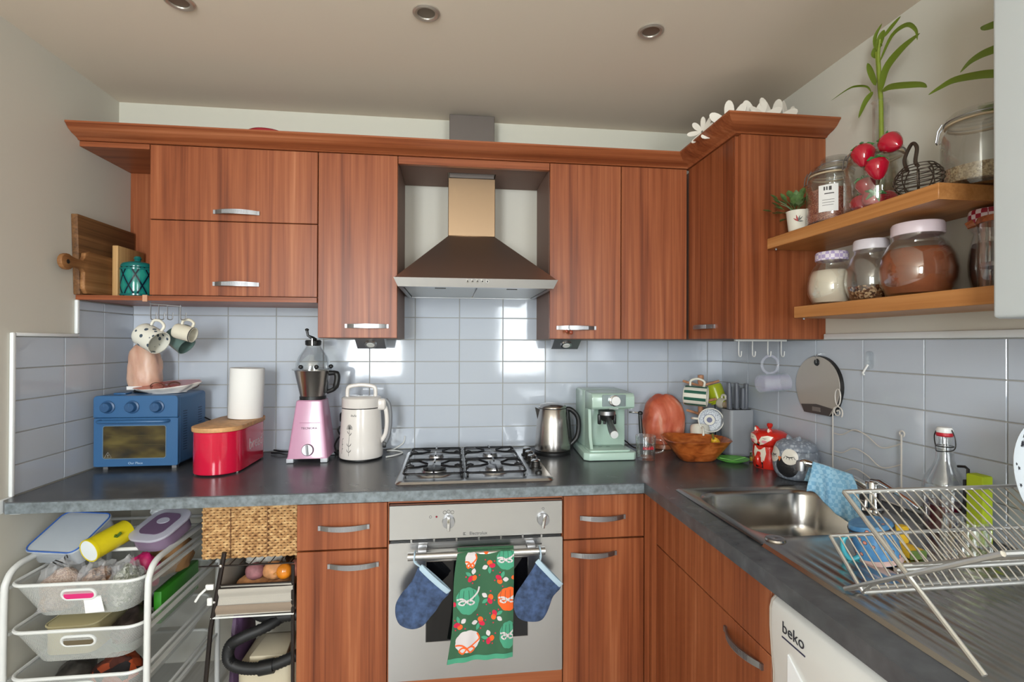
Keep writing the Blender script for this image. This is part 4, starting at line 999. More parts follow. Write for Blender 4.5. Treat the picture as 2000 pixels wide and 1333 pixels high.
def kettle():
    c = (1.603, -.165)
    t = thing('electric_kettle', 'brushed steel electric kettle with black handle', 'kettle', (*c, ZW))
    P('power_base', BLACK, t, lambda b: b.lathe([(.078, 0), (.079, .004), (.079, .014), (.074, .018), (0, .018)], 40, (*c, ZW)))
    P('body', STEELZ, t, lambda b: b.lathe([(.076, .019), (.0775, .023), (.0765, .05), (.070, .12), (.0625, .195), (.060, .198)], 48, (*c, ZW)), smooth=50)
    P('lid', STEELZ, t, lambda b: b.lathe([(.0615, 0), (.0615, .004), (.054, .014), (.03, .021), (0, .022)], 40, (*c, ZW+.1985)), smooth=50)
    P('lid_seam', BLACK, t, lambda b: b.lathe([(.0612, -.002), (.0622, 0), (.0612, .002)], 40, (*c, ZW+.199)))
    P('spout', STEELZ, t, lambda b: b.add([(c[0]-.056, c[1]-.024, 1.094), (c[0]-.078, c[1], 1.102), (c[0]-.056, c[1]+.024, 1.094), (c[0]-.062, c[1]-.016, 1.05), (c[0]-.066, c[1], 1.045), (c[0]-.062, c[1]+.016, 1.05)], [(0, 1, 4, 3), (1, 2, 5, 4), (0, 2, 1), (3, 4, 5), (0, 3, 5, 2)]), smooth=0)
    P('handle', BLACK, t, lambda b: b.tube(smoothpath([(c[0]+.045, c[1]-.01, 1.092), (c[0]+.075, c[1]-.014, 1.093), (c[0]+.105, c[1]-.016, 1.065), (c[0]+.113, c[1]-.016, 1.02), (c[0]+.104, c[1]-.015, .970), (c[0]+.075, c[1]-.01, .938)], 6), .0105, 10))
    P('handle_spine', BLACK, t, lambda b: b.tube([(c[0]+.062, c[1]-.01, 1.092), (c[0]+.075, c[1]-.01, .935)], [.011, .012], 8))
    P('switch', BLACK, t, lambda b: b.box(c[0]+.076, c[0]+.095, c[1]-.018, c[1]-.006, .945, .955, .002))
kettle()
def espresso():
    G = mat('sage_plastic', (172, 196, 182), .25, coat=.2); GL = mat('sage_tray', (180, 206, 192), .22)
    t = thing('espresso_machine', 'sage green espresso machine with chrome dial', 'coffee machine', (1.82, -.19, ZW))
    x0, x1 = 1.735, 1.915
    P('column', G, t, lambda b: b.prism([(-.205, .934), (-.048, .934), (-.048, 1.168), (-.060, 1.178), (-.205, 1.178)], x0, x1, 'x', .004, 2), smooth=30)
    hd = P('brew_head', G, t, lambda b: b.prism([(-.206, 1.100), (-.312, 1.108), (-.325, 1.118), (-.325, 1.160), (-.312, 1.174), (-.206, 1.178)], x0, x1, 'x', .004, 2), smooth=30)
    P('column_wing', G, t, lambda b: b.prism([(-.206, .934), (-.300, .936), (-.275, .99), (-.262, 1.104), (-.206, 1.104)], x0, x0+.014, 'x', .002, 1))
    P('water_window', mat('window_dark', (70, 92, 88), .2), t, lambda b: b.box(x0+.017, x0+.024, -.2068, -.204, .99, 1.075))
    pn = P('panel', mat('panel_grey', (138, 150, 150), .25, .8), hd, lambda b: b.prism(rrect(1.776, 1.876, 1.121, 1.169, .003, 2), -.3275, -.324, 'y'))
    d = P('dial_ring', CHROME, hd, lambda b: b.lathe([(.0225, 0), (.0225, .008), (.0195, .0105)], 32, M=Matrix.Translation((1.826, -.3275, 1.145)) @ Matrix.Rotation(PI/2, 4, 'X')))
    P('dial', mat('dial_white', (224, 224, 222), .25), hd, lambda b: b.lathe([(.0195, 0), (.0185, .013), (0, .0135)], 32, M=Matrix.Translation((1.828, -.335, 1.146)) @ Matrix.Rotation(PI/2, 4, 'X')))
    text("De'Longhi", .0095, (1.826, -.3255, 1.1125), (PI/2, 0, 0), mat('chrome_print', (226, 230, 228), .2, .5), hd)
    P('group_head', NICKEL, t, lambda b: b.lathe([(.036, 0), (.036, .016), (.030, .020)], 28, (1.815, -.265, 1.080)))
    pf = P('portafilter', BLACK, t, lambda b: b.lathe([(.020, 0), (.031, .010), (.033, .024), (.030, .0255)], 28, (1.815, -.265, 1.054)))
    P('portafilter_handle', NICKEL, t, lambda b: b.tube([(1.815, -.290, 1.062), (1.812, -.320, 1.048), (1.808, -.36, 1.030), (1.806, -.392, 1.018)], [.012, .014, .0165, .0165], 16))
    P('handle_end', mat('end_white', (220, 222, 220), .25), t, lambda b: b.lathe([(.0165, 0), (.015, .004), (0, .005)], 24, M=Matrix.Translation((1.806, -.3925, 1.018)) @ Matrix.Rotation(PI/2+.3, 4, 'X')))
    P('filter_lug', BLACK, t, lambda b: b.box(1.776, 1.788, -.275, -.258, 1.040, 1.082, .003))
    P('filter_lug', BLACK, t, lambda b: b.box(1.842, 1.854, -.275, -.258, 1.040, 1.082, .003))
    P('double_spout', BLACK, t, lambda b: b.tube([(1.806, -.265, 1.040), (1.806, -.265, 1.053)], .006, 8).tube([(1.824, -.265, 1.040), (1.824, -.265, 1.053)], .006, 8).box(1.803, 1.827, -.27, -.26, 1.048, 1.055))
    P('base', GL, t, lambda b: b.prism([(1.722, -.05), (1.922, -.05), (1.925, -.315), (1.910, -.335), (1.722, -.335), (1.702, -.315)], ZW+.002, .933, 'z', .004, 2), smooth=30)
    P('drip_tray', GL, t, lambda b: b.prism(rrect(1.728, 1.902, -.322, -.208, .014, 4), .9335, .9415, 'z', .003, 2), smooth=30)
    sl = mat('slot_dark', (60, 84, 74), .4)
    for xx in (1.792, 1.826): P('drip_hole', sl, t, lambda b: b.prism(rrect(xx-.008, xx+.008, -.252, -.244, .0035, 3), .9414, .9420, 'z'))
    P('steam_arm', CHROME, t, lambda b: b.tube([(1.905, -.285, 1.092), (1.932, -.300, 1.092), (1.944, -.306, 1.090)], .0035, 8))
    P('steam_joint', BLACK, t, lambda b: b.ball((1.946, -.306, 1.090), (.011, .009, .009), 12, 8))
    P('steam_wand', BLACK, t, lambda b: b.tube([(1.944, -.306, 1.088), (1.945, -.311, 1.050), (1.946, -.315, 1.008)], [.0065, .0075, .0075], 12))
    P('steam_knob', G, t, lambda b: b.cyl((1.915, -.22, 1.150), (1.928, -.22, 1.150), .010, .008, 14))
    P('power_cord', BLACK, t, lambda b: b.tube(smoothpath([(1.900, -.06, .945), (1.945, -.10, .940), (1.975, -.15, .915), (2.02, -.10, .905)], 6), .0032, 6))
espresso()
def glass_mug():
    c = (1.965, -.318)
    t = thing('glass_mug', 'clear glass mug with red lettering beside the coffee machine', 'mug', (*c, ZW))
    P('mug_body', GLASS, t, lambda b: b.lathe([(.0, 0), (.035, 0), (.037, .003), (.0415, .098), (.0395, .099), (.034, .012), (0, .010)], 36, (*c, ZW)), smooth=50)
    P('handle', GLASS, t, lambda b: b.tube(smoothpath([(c[0]+.038, c[1]-.012, .982), (c[0]+.062, c[1]-.018, .980), (c[0]+.073, c[1]-.02, .960), (c[0]+.064, c[1]-.018, .936), (c[0]+.036, c[1]-.012, .928)], 5), .0055, 10))
    def pr(b):
        for i in range(6):
            a = -.62+.19*i; r = .0405
            b.tube([(c[0]+r*math.sin(a), c[1]-r*math.cos(a), .948), (c[0]+r*math.sin(a+.06), c[1]-r*math.cos(a+.06), .960), (c[0]+r*math.sin(a+.12), c[1]-r*math.cos(a+.12), .948), (c[0]+r*math.sin(a+.19), c[1]-r*math.cos(a+.19), .952)], .0022, 5)
    P('red_lettering', mat('mug_red', (190, 30, 48), .3), t, pr)
glass_mug()

# ================================================================== right-hand corner of the worktop
def red_salt():
    t = thing('salt_lamp', 'orange-pink rock salt lamp behind the wooden bowl', 'lamp', (2.142, -.085, ZW))
    P('base', W_X, t, lambda b: b.lathe([(.062, 0), (.066, .004), (.062, .020), (0, .020)], 28, (2.142, -.085, ZW)))
    P('salt_rock', saltmat('orange_salt', (186, 84, 56), (212, 118, 88), (226, 176, 152), 10), t, lambda b: rock(b, (2.142, -.085, ZW+.0205), (.094, .062, .120), 9.4, (.02, 0), 3.2, amp=.09), smooth=60)
    t = thing('power_cable', 'thin dark cable on the tiles behind the mug tree', 'cable', (2.36, -.01, 1.08))
    P('cord', DKMET, t, lambda b: b.tube(smoothpath([(2.34, -.014, 1.158), (2.37, -.012, 1.165), (2.41, -.012, 1.158), (2.43, -.02, 1.12), (2.43, -.03, .91)], 6), .0022, 6))
red_salt()
def superloop(hx, hy, z, n=40, p=3.0, dx=0, skew=0):
    out = []
    for i in range(n):
        a = 2*PI*i/n; c, s = math.cos(a), math.sin(a)
        x = hx*abs(c)**(2/p)*(1 if c >= 0 else -1); y = hy*abs(s)**(2/p)*(1 if s >= 0 else -1)
        out.append((x+dx, y*(1-.22*skew*x/hx), z))
    return out
def wooden_bowl():
    t = thing('wooden_bowl', 'carved orange-brown wooden trough bowl holding fruit', 'bowl', (2.178, -.332, ZW), -.22)
    k = NT('carved_wood'); n1 = k.n('ShaderNodeTexNoise'); n1.inputs['Scale'].default_value = 14; n1.inputs['Detail'].default_value = 5; n1.inputs['Distortion'].default_value = 1.0
    k.l(k.coords((1, 2, 2)), n1.inputs['Vector']); k.l(k.ramp(n1.outputs[0], [(.3, (118, 54, 20)), (.5, (172, 88, 36)), (.7, (206, 122, 62))]), k.b.inputs['Base Color']); k.b.inputs['Roughness'].default_value = .32
    def bw(b):
        S = lambda hx, hy, z: superloop(hx, hy, z, 44, 3.6, 0, .9)
        L = [S(.066, .060, 0), S(.072, .066, .004), S(.104, .090, .045), S(.130, .108, .080), S(.136, .113, .085), S(.129, .107, .0875), S(.118, .096, .080), S(.092, .078, .044), S(.060, .054, .016)]
        n = len(L[0]); b.add([p for l in L for p in l], [(q*n+i, q*n+(i+1) % n, q*n+n+(i+1) % n, q*n+n+i) for q in range(len(L)-1) for i in range(n)]+[tuple(reversed(range(n))), tuple(range((len(L)-1)*n, len(L)*n))])
    P('bowl_body', k.m, t, bw, world=False, smooth=45)
    YEL = mat('banana_yellow', (222, 176, 44), .45, var=.1, vscale=30)
    t2 = thing('banana', 'yellow banana lying in the wooden bowl', 'fruit', (2.24, -.345, .95))
    path = smoothpath([(2.226, -.385, .992), (2.232, -.382, .985), (2.243, -.375, .970), (2.250, -.36, .958), (2.248, -.335, .951), (2.238, -.305, .951)], 5); m = len(path)
    P('peel', YEL, t2, lambda b: b.tube(path, [.006+.012*math.sin(PI*min(1, (i+.5)/m*1.05))**.6 for i in range(m)], 8))
    P('stem', mat('banana_stem', (110, 104, 40), .6), t2, lambda b: b.tube([(2.227, -.385, .991), (2.222, -.387, 1.006), (2.221, -.386, 1.014)], .0045, 6))
    AV = mat('avocado_skin', (52, 46, 34), .5, bump=.5, bscale=120)
    for k2, (x, y, z, r, lab) in enumerate(((2.115, -.30, .944, .025, 'dark avocado at the left end of the wooden bowl'), (2.178, -.325, .942, .027, 'dark avocado in the middle of the wooden bowl'), (2.125, -.355, .943, .021, 'small dark avocado at the front of the wooden bowl'))):
        t3 = thing('avocado', lab, 'fruit', (x, y, z-r*.8), group='avocados in the wooden bowl')
        P('skin', AV, t3, lambda b: b.ball((x, y, z), (r*1.35, r, r*.8), 18, 12))
        P('stem_cap', mat('stem_brown', (96, 70, 40), .7), t3, lambda b: b.ball((x+r*1.33, y, z), .003, 8, 6))
wooden_bowl()
def mug_mesh(b, r, h, th=.003, foot=.9):
    b.lathe([(0, 0), (r*foot, 0), (r*.97, h*.06), (r, h*.2), (r, h), (r-th, h), (r-th, h*.08), (0, h*.06)], 36)
def mug(name, label, m, M, r, h, hm=None, group=None, inner=None, bands=None, hs=.62, extra=None):
    t = thing(name, label, 'mug', tuple(M.translation), group=group)
    MM = Matrix.Translation(-M.translation) @ M
    def bd(b): mug_mesh(b, r, h); b.xf(MM)
    body = P('mug_body', m, t, bd, world=False, smooth=45)
    hp = smoothpath([(r-.003, 0, h*.82), (r+h*.22, 0, h*.84), (r+h*.33, 0, h*.55), (r+h*.22, 0, h*.26), (r-.003, 0, h*.24)], 5)
    P('handle', hm or m, t, lambda b: b.tube(hp, .0052, 10).xf(MM), world=False)
    if inner: P('inner_glaze', inner, t, lambda b: b.lathe([(0, h*.066), (r-.0036, h*.086), (r-.0036, h*.985), (r-.0031, h*.985), (r-.0031, h*.082), (0, h*.062)], 36).xf(MM), world=False, smooth=45)
    for q, (z0, z1, bm) in enumerate(bands or []):
        P('band', bm, body, lambda b: b.lathe([(r+.0003, h*z0), (r+.0005, h*z0), (r+.0005, h*z1), (r+.0003, h*z1)], 36, closed=True).xf(MM), world=False)
    if extra: extra(t, MM)
    return t
def axes(loc, up, hand):
    # matrix: local z = mug axis (towards the open top), local x = handle direction
    z = Vector(up).normalized(); x = Vector(hand); x = (x-z*x.dot(z)).normalized(); y = z.cross(x)
    M = Matrix((x, y, z)).transposed().to_4x4(); M.translation = loc; return M
def mug_tree():
    X, Y = 2.305, -.125
    t = thing('mug_tree', 'wooden mug tree behind the wooden bowl', 'mug tree', (X, Y, ZW))
    PW = mat('beech', (196, 140, 104), .5, var=.1)
    P('base', PW, t, lambda b: b.lathe([(.065, 0), (.068, .005), (.064, .016), (0, .018)], 32, (X, Y, ZW)))
    P('trunk', PW, t, lambda b: b.lathe([(.0115, 0), (.0115, .28), (.0135, .285), (.013, .318), (0, .320)], 16, (X, Y, ZW+.0175)))
    for z, a in ((1.195, PI), (1.195, -.1), (1.12, -1.2), (1.065, PI+.35), (1.12, 1.9)): P('peg', PW, t, lambda b: b.cyl((X, Y, z-.01), (X+.085*math.cos(a), Y+.085*math.sin(a), z+.014), .0062, .0056, 10))
    g = 'mugs on the mug tree'; W = CREAM; GR = mat('stripe_green', (40, 92, 76), .3)
    mg = axes((2.207, -.165, 1.150), (1, -.72, -.06), (-.1, .0, 1))
    def stripes(t_, MM):
        r, h = .045, .098
        for i in range(9):
            a0 = 2*PI*i/9+.2
            def st(b):
                n = 5; vs = []; fs = []
                rows = ((.05, .972), (.2, 1.0), (.6, 1.0), (.99, 1.0))
                for j in range(n+1):
                    a = a0+.30*j/n
                    for q, f_ in rows: vs.append(((r*f_+.0008)*math.cos(a), (r*f_+.0008)*math.sin(a), h*q))
                for j in range(n):
                    for k_ in range(3): fs.append((4*j+k_, 4*j+k_+1, 4*j+k_+5, 4*j+k_+4))
                b.add(vs, fs).xf(MM)
            P('stripe', GR, t_, st, world=False)
    mug('mug', 'cream mug with dark green stripes hanging on the mug tree', W, mg, .045, .098, group=g, extra=stripes)
    mug('mug', 'lime green mug hanging at the back of the mug tree', mat('lime_glaze', (176, 188, 40), .25), axes((2.372, -.115, 1.190), (.22, -.25, -1), (-.7, -.1, .4)), .036, .088, group=g, inner=W)
    mug('mug', 'plain white mug hanging below the lime green mug', W, axes((2.378, -.165, 1.112), (.1, -1, -.05), (0, 0, 1)), .025, .045, group=g, inner=mat('mug_tan', (190, 168, 140), .4))
    NV = mat('navy_glaze', (52, 58, 110), .3)
    k = NT('dotted_glaze'); vo = k.n('ShaderNodeTexVoronoi'); vo.inputs['Scale'].default_value = 230; k.l(k.coords(), vo.inputs['Vector'])
    k.l(k.ramp(vo.outputs['Distance'], [(.25, (70, 80, 108)), (.42, (206, 210, 214))]), k.b.inputs['Base Color']); k.b.inputs['Roughness'].default_value = .3
    def eye(t_, MM):
        for q, (rr, m) in enumerate(((.026, NV), (.0235, W), (.012, NV))):
            P('glaze_ring', m, t_, lambda b: b.lathe([(rr, 0), (rr, .0005), (0, .0005)], 32, (0, 0, .0062+.0006*q)).xf(MM), world=False)
    mug('mug', 'white mug with blue dotted inside facing the room, low on the mug tree', W, axes((2.322, -.172, 1.036), (-.42, -1, .14), (-1, .2, .1)), .053, .070, group=g, inner=k.m, extra=eye)
    mug('mug', 'white mug half hidden behind the wooden bowl on the mug tree', W, axes((2.275, -.175, 1.012), (-.15, -.35, -1), (.05, 0, 1)), .042, .082, group=g)
mug_tree()
def knife_block():
    t = thing('knife_block', 'grey upright knife block in the corner', 'knife block', (2.392, -.27, ZW))
    GY = mat('block_grey', (148, 152, 158), .35)
    P('block', GY, t, lambda b: b.prism(rrect(2.341, 2.452, -.315, -.230, .014, 4), ZW, 1.098, 'z', .002, 1), smooth=30)
    P('slot_insert', BLACK, t, lambda b: b.prism(rrect(2.342, 2.442, -.308, -.237, .010, 3), 1.098, 1.0995, 'z'))
    HG = mat('knife_grey', (104, 108, 116), .4)
    for i, (x, y, h, tl) in enumerate(((2.352, -.285, 1.214, -.008), (2.368, -.26, 1.195, -.003), (2.384, -.285, 1.212, 0), (2.400, -.262, 1.198, .004), (2.412, -.285, 1.190, .004), (2.428, -.283, 1.208, .006))):
        kn = thing('kitchen_knife', '%s grey-handled knife from the left in the grey knife block' % ['first', 'second', 'third', 'fourth', 'fifth', 'sixth'][i], 'knife', (x, y, 1.10), group='knives in the grey block')
        P('knife_handle', HG, kn, lambda b: b.prism(rrect(x-.0075, x+.0075, y-.012, y+.012, .006, 3), 1.100, h, 'z', .002, 2).xf(Matrix.Translation((x, y, 1.1)) @ Matrix.Rotation(tl*3, 4, 'Y') @ Matrix.Translation((-x, -y, -1.1))))
        P('bolster', NICKEL, kn, lambda b: b.box(x-.0065, x+.0065, y-.011, y+.011, 1.0996, 1.103))
knife_block()
def corner_bits():
    c = (2.300, -.400)
    t = thing('leaf_dish', 'small bright green dish on the corner worktop', 'dish', (*c, ZW))
    G = mat('green_glaze', (112, 196, 84), .25)
    P('dish', G, t, lambda b: b.lathe([(0, 0), (.034, 0), (.040, .003), (.062, .011), (.066, .015), (.064, .0155), (.040, .006), (0, .0045)], 36, (*c, ZW), sx=1.0, sy=.9))
    P('rib', mat('green_rib', (140, 214, 110), .3), t, lambda b: b.tube([(c[0]-.055, c[1], .9175), (c[0], c[1], .9055), (c[0]+.055, c[1], .9175)], .0018, 6))
    c = (2.385, -.405)
    t = thing('salt_shaker', 'tiny glass shaker with yellow contents beside the green dish', 'shaker', (*c, ZW))
    P('glass', GLASS, t, lambda b: b.lathe([(.013, 0), (.015, .004), (.013, .028), (.012, .030), (.0118, .028), (.0135, .005), (0, .003)], 20, (*c, ZW)))
    P('contents', mat('mustard', (206, 168, 48), .7), t, lambda b: b.lathe([(.0118, 0), (.0118, .014), (0, .016)], 16, (*c, ZW+.004)))
    P('cap', CHROME, t, lambda b: b.lathe([(.0125, 0), (.0125, .008), (.006, .013), (0, .013)], 16, (*c, ZW+.0305)))
corner_bits()
# --- animal-shaped cookie jars
def surf_patch(parent, name, m, c, prof, outline, off=.0012, nr=5, front=0.0, z0=None):
    # flat colour patch hugging a surface of revolution: outline in (angle, height), angle 0 faces the viewer side
    z0 = c[2] if z0 is None else z0
    def R(z):
        z -= z0
        for (r0, a), (r1, b_) in zip(prof, prof[1:]):
            if min(a, b_) <= z <= max(a, b_) and abs(b_-a) > 1e-9: return r0+(r1-r0)*(z-a)/(b_-a)
        return prof[-1][0] if z > prof[-1][1] else prof[0][0]
    n = len(outline); ca = sum(p[0] for p in outline)/n; cz = sum(p[1] for p in outline)/n; vs = []; fs = []
    for k in range(nr+1):
        for a, z in outline:
            aa = ca+(a-ca)*k/nr+front; zz = cz+(z-cz)*k/nr; r = R(zz)+off
            vs.append((c[0]+r*math.sin(aa), c[1]-r*math.cos(aa), zz))
    for k in range(nr):
        for i in range(n): j = (i+1) % n; fs.append((k*n+i, k*n+j, k*n+n+j, k*n+n+i))
    return MB().add(vs, fs).build(name, m, parent, True, 60)
def ell(a, z, ra, rz, n=24): return [(a+ra*math.cos(2*PI*i/n), z+rz*math.sin(2*PI*i/n)) for i in range(n)]
FR_ = math.atan2(2.4-1.1617, 2.33634-.5)*-1-.62      # turned to face the room
def fox():
    c = (2.402, -.490, ZW)
    t = thing('fox_jar', 'glossy red fox-shaped cookie jar in the corner', 'jar', c)
    R = mat('fox_red', (206, 42, 30), .15, coat=.5, bump=.25, bscale=160); W = mat('fox_cream', (232, 222, 204), .25); K = mat('fox_black', (30, 26, 26), .3)
    body = [(.058, 0), (.061, .006), (.063, .05), (.0615, .085)]
    P('jar_body', R, t, lambda b: b.lathe(body+[(.058, .0875)], 40, c), smooth=50)
    head = [(.060, .088), (.0665, .096), (.0695, .112), (.066, .130), (.050, .142), (.02, .1485)]
    P('lid_head', R, t, lambda b: b.lathe(head+[(0, .1495)], 40, c), smooth=60)
    P('lid_knob', R, t, lambda b: b.lathe([(.006, 0), (.007, .008), (.0105, .012), (.011, .020), (.007, .024), (0, .0245)], 18, (c[0], c[1], c[2]+.146)))
    for s in (-1, 1):
        a = FR_+s*.62; p = Vector((c[0]+.045*math.sin(a), c[1]-.045*math.cos(a), c[2]+.138))
        d = Vector((math.sin(a)*.3, -math.cos(a)*.3, 1)).normalized()
        e = P('ear', R, t, lambda b: b.tube([p-d*.006, p+d*.006, p+d*.016, p+d*.022], [.012, .0115, .008, .002], 10))
        f = Vector((math.sin(FR_), -math.cos(FR_), 0))
        P('ear_lining', W, e, lambda b: b.ball(p+d*.010+f*.0085, (.0045, .0045, .008), 10, 8))
    patch = lambda nm, m, prof, o, off=.0012: surf_patch(t, nm, m, c, prof, o, off, front=FR_)
    z = c[2]
    for s in (-1, 1):
        patch('cheek', W, head, [(s*.02, z+.089), (s*.30, z+.096), (s*.62, z+.112), (s*.80, z+.126), (s*.5, z+.130), (s*.18, z+.124), (s*.04, z+.108)])
        stuff(patch('lashes', K, head, [(s*.22, z+.1195), (s*.36, z+.116), (s*.52, z+.1195), (s*.36, z+.1178)], .002))
        patch('blush', mat('blush_pink', (232, 150, 160), .3), head, ell(s*.34, z+.106, .14, .0055), .002)
        patch('paw', K, body, [(s*.05, z+.004), (s*.26, z+.004), (s*.24, z+.026), (s*.08, z+.028)], .0022)
    patch('nose', K, head, ell(0, z+.0925, .09, .005), .006)
    patch('chest', W, body, [(-.36, z+.084), (.36, z+.084), (.42, z+.06), (.30, z+.03), (.0, z+.045), (-.30, z+.03), (-.42, z+.06)])
    for s in (-1, 1): patch('foreleg', W, body, [(s*.10, z+.05), (s*.24, z+.05), (s*.22, z+.02), (s*.10, z+.02)], .0016)
    P('tail', R, t, lambda b: b.tube(smoothpath([(c[0]-.052, c[1]-.025, z+.010), (c[0]-.066, c[1]-.03, z+.022), (c[0]-.068, c[1]-.028, z+.045), (c[0]-.058, c[1]-.02, z+.06)], 4), [.008]*4+[.011]*5+[.008]*4, 10))
fox()
def owl():
    c = (2.392, -.655, ZW)
    t = thing('owl_jar', 'grey and white owl-shaped cookie jar beside the sink', 'jar', c)
    k = NT('knitted_glaze'); vo = k.n('ShaderNodeTexVoronoi'); vo.inputs['Scale'].default_value = 95; k.l(k.coords((1, 1, .55)), vo.inputs['Vector'])
    k.l(k.ramp(vo.outputs['Distance'], [(.2, (176, 184, 194)), (.5, (128, 136, 148))]), k.b.inputs['Base Color']); k.b.inputs['Roughness'].default_value = .3; k.bump(vo.outputs['Distance'], .5, .002)
    G = k.m; K = mat('owl_black', (38, 38, 40), .3, bump=.5, bscale=260); W = mat('owl_white', (230, 224, 212), .3); LN = mat('owl_line', (30, 30, 32), .4)
    body = [(.050, 0), (.060, .004), (.072, .024), (.0765, .050), (.075, .078), (.070, .1)]
    P('jar_body', G, t, lambda b: b.lathe(body+[(.066, .1025)], 40, c), smooth=60)
    head = [(.069, .103), (.070, .108), (.062, .124), (.044, .135), (.02, .140)]
    P('lid', G, t, lambda b: b.lathe(head+[(0, .141)], 40, c), smooth=60)
    for s in (-1, 1):
        a = FR_+s*.9+PI*.0; p = Vector((c[0]+.022*math.sin(a), c[1]-.022*math.cos(a), c[2]+.139)); d = Vector((s*.35*math.cos(FR_), s*.35*math.sin(FR_), 1)).normalized()
        P('ear_tuft', G, t, lambda b: b.tube([p-d*.006, p+d*.004, p+d*.014], [.012, .010, .003], 10))
    z = c[2]; F = FR_-.10
    patch = lambda nm, m, o, off=.0014: surf_patch(t, nm, m, c, body, o, off, front=F)
    patch('belly', K, [(.50*math.cos(a)+.28, z+.050+.038*math.sin(a)) for a in [2*PI*i/28 for i in range(28)]])
    for s, a in ((-1, -.42), (1, .42)):
        patch('eye_disc', W, ell(a, z+.086, .36, .0275), .0026)
        patch('eyelid', LN, [(a-.22, z+.089), (a-.1, z+.0835), (a, z+.082), (a+.1, z+.0835), (a+.22, z+.089), (a+.1, z+.0855), (a, z+.084), (a-.1, z+.0855)], .0034)
        stuff(P('lashes', LN, t, lambda b: [b.tube([(c[0]+.0795*math.sin(F+a+q), c[1]-.0795*math.cos(F+a+q), z+.0835+abs(q)*.012), (c[0]+.0795*math.sin(F+a+q*1.35), c[1]-.0795*math.cos(F+a+q*1.35), z+.0765+abs(q)*.012)], .0008, 4) for q in (-.18, -.09, 0, .09, .18)]))
    patch('beak', mat('beak_orange', (224, 116, 60), .3), [(-.09, z+.083), (.09, z+.083), (.0, z+.066)], .006)
owl()
def hanging():
    # hook rail under the corner cabinet
    t = thing('hook_rail', 'row of small wire hooks under the corner wall cabinet', 'hooks', (2.355, -.5, 1.39))
    P('rail', WHITEP, t, lambda b: b.box(2.25, 2.462, -.506, -.494, 1.390, 1.3968))
    for x in (2.266, 2.323, 2.387, 2.443): P('hook', WHITEP, t, lambda b: b.tube(smoothpath([(x, -.5, 1.391), (x, -.5, 1.345), (x, -.506, 1.332), (x, -.516, 1.334), (x, -.519, 1.352)], 4), .0022, 6))
    t = thing('clear_mug', 'clear iridescent plastic mug hanging from the hooks', 'mug', (2.40, -.512, 1.19))
    k = NT('iridescent'); lw = k.n('ShaderNodeLayerWeight'); k.l(k.ramp(lw.outputs['Facing'], [(0, (226, 232, 236)), (.4, (214, 206, 236)), (.7, (190, 226, 226)), (1, (236, 226, 200))]), k.b.inputs['Base Color']); k.b.inputs['Roughness'].default_value = .08
    tr = k.n('ShaderNodeBsdfTransparent'); mx = k.n('ShaderNodeMixShader'); mx.inputs[0].default_value = .24; k.l(tr.outputs[0], mx.inputs[1]); k.l(k.b.outputs[0], mx.inputs[2]); k.l(mx.outputs[0], k.out.inputs[0])
    M = Matrix.Translation((2.346, -.512, 1.226)) @ Matrix.Rotation(PI/2-.06, 4, 'Y')
    P('mug_body', k.m, t, lambda b: b.lathe([(0, 0), (.034, 0), (.036, .004), (.036, .108), (.034, .108), (.033, .008), (0, .006)], 36).xf(M), smooth=50)
    P('handle', k.m, t, lambda b: b.tube([(2.388+.034*math.cos(a), -.512, 1.300+.034*math.sin(a)) for a in [2*PI*i/28 for i in range(28)]], [.0045+.0016*(i % 2) for i in range(28)], 8, True))
    # round steel scale on the tiles
    t = thing('kitchen_scale', 'round silver kitchen scale hanging on the right wall tiles', 'scale', (2.468, -.67, 1.13))
    pts = []
    n = 36; cy, cz, ry, rz = -.670, 1.232, .108, .104
    for i in range(n+1):
        a = -.98+(PI+1.96)*i/n; pts.append((cy+ry*math.cos(a)*(1 if math.sin(a) > -.2 else .99), cz+rz*math.sin(a)*(1.0 if math.sin(a) > 0 else 1.16)))
    P('rim', DKMET, t, lambda b: b.prism([(cy+(y-cy)*1.02, cz+(z-cz)*1.02) for y, z in pts], 2.4635, 2.476, 'x'))
    P('plate', mat('scale_silver', (186, 178, 168), .32, .35), t, lambda b: b.prism(pts, 2.460, 2.4632, 'x'))
    P('display', mat('scale_dark', (74, 68, 66), .3), t, lambda b: b.prism([(cy+.062, 1.131), (cy-.06, 1.131), (cy-.077, 1.158), (cy, 1.166), (cy+.078, 1.158)], 2.4583, 2.4598, 'x'))
    P('readout', mat('lcd', (120, 112, 108), .3), t, lambda b: b.box(2.4570, 2.4582, cy-.022, cy+.018, 1.140, 1.155))
    P('hanging_eye', BLACK, t, lambda b: b.lathe([(.013, 0), (.012, .002), (0, .002)], 20, M=Matrix.Translation((2.4598, -.672, 1.315)) @ Matrix.Rotation(-PI/2, 4, 'Y')))
    P('hook', CHROME, t, lambda b: b.tube([(2.474, -.676, 1.345), (2.456, -.676, 1.342), (2.454, -.674, 1.325), (2.457, -.672, 1.313)], .0016, 6))
    t = thing('adhesive_hook', 'clear adhesive hook stuck on the right wall tiles', 'hook', (2.472, -.885, 1.29))
    P('pad', GLASS, t, lambda b: b.prism([(p[0], p[1]) for p in rrect(-.900, -.872, 1.302, 1.358, .013, 5)], 2.470, 2.4765, 'x'))
    P('hook', WHITEP, t, lambda b: b.tube([(2.470, -.884, 1.315), (2.460, -.883, 1.300), (2.455, -.881, 1.289), (2.460, -.880, 1.283)], .003, 6))
    # scrolled wire rack
    t = thing('wire_plate_rack', 'white scrolled wire rack leaning on the right wall tiles', 'rack', (2.45, -.89, ZW))
    WR_ = mat('white_wire', (206, 200, 192), .4)
    wire = lambda nm, pts, r=.0021: P(nm, WR_, t, lambda b: b.tube(pts, r, 6))
    x = 2.452
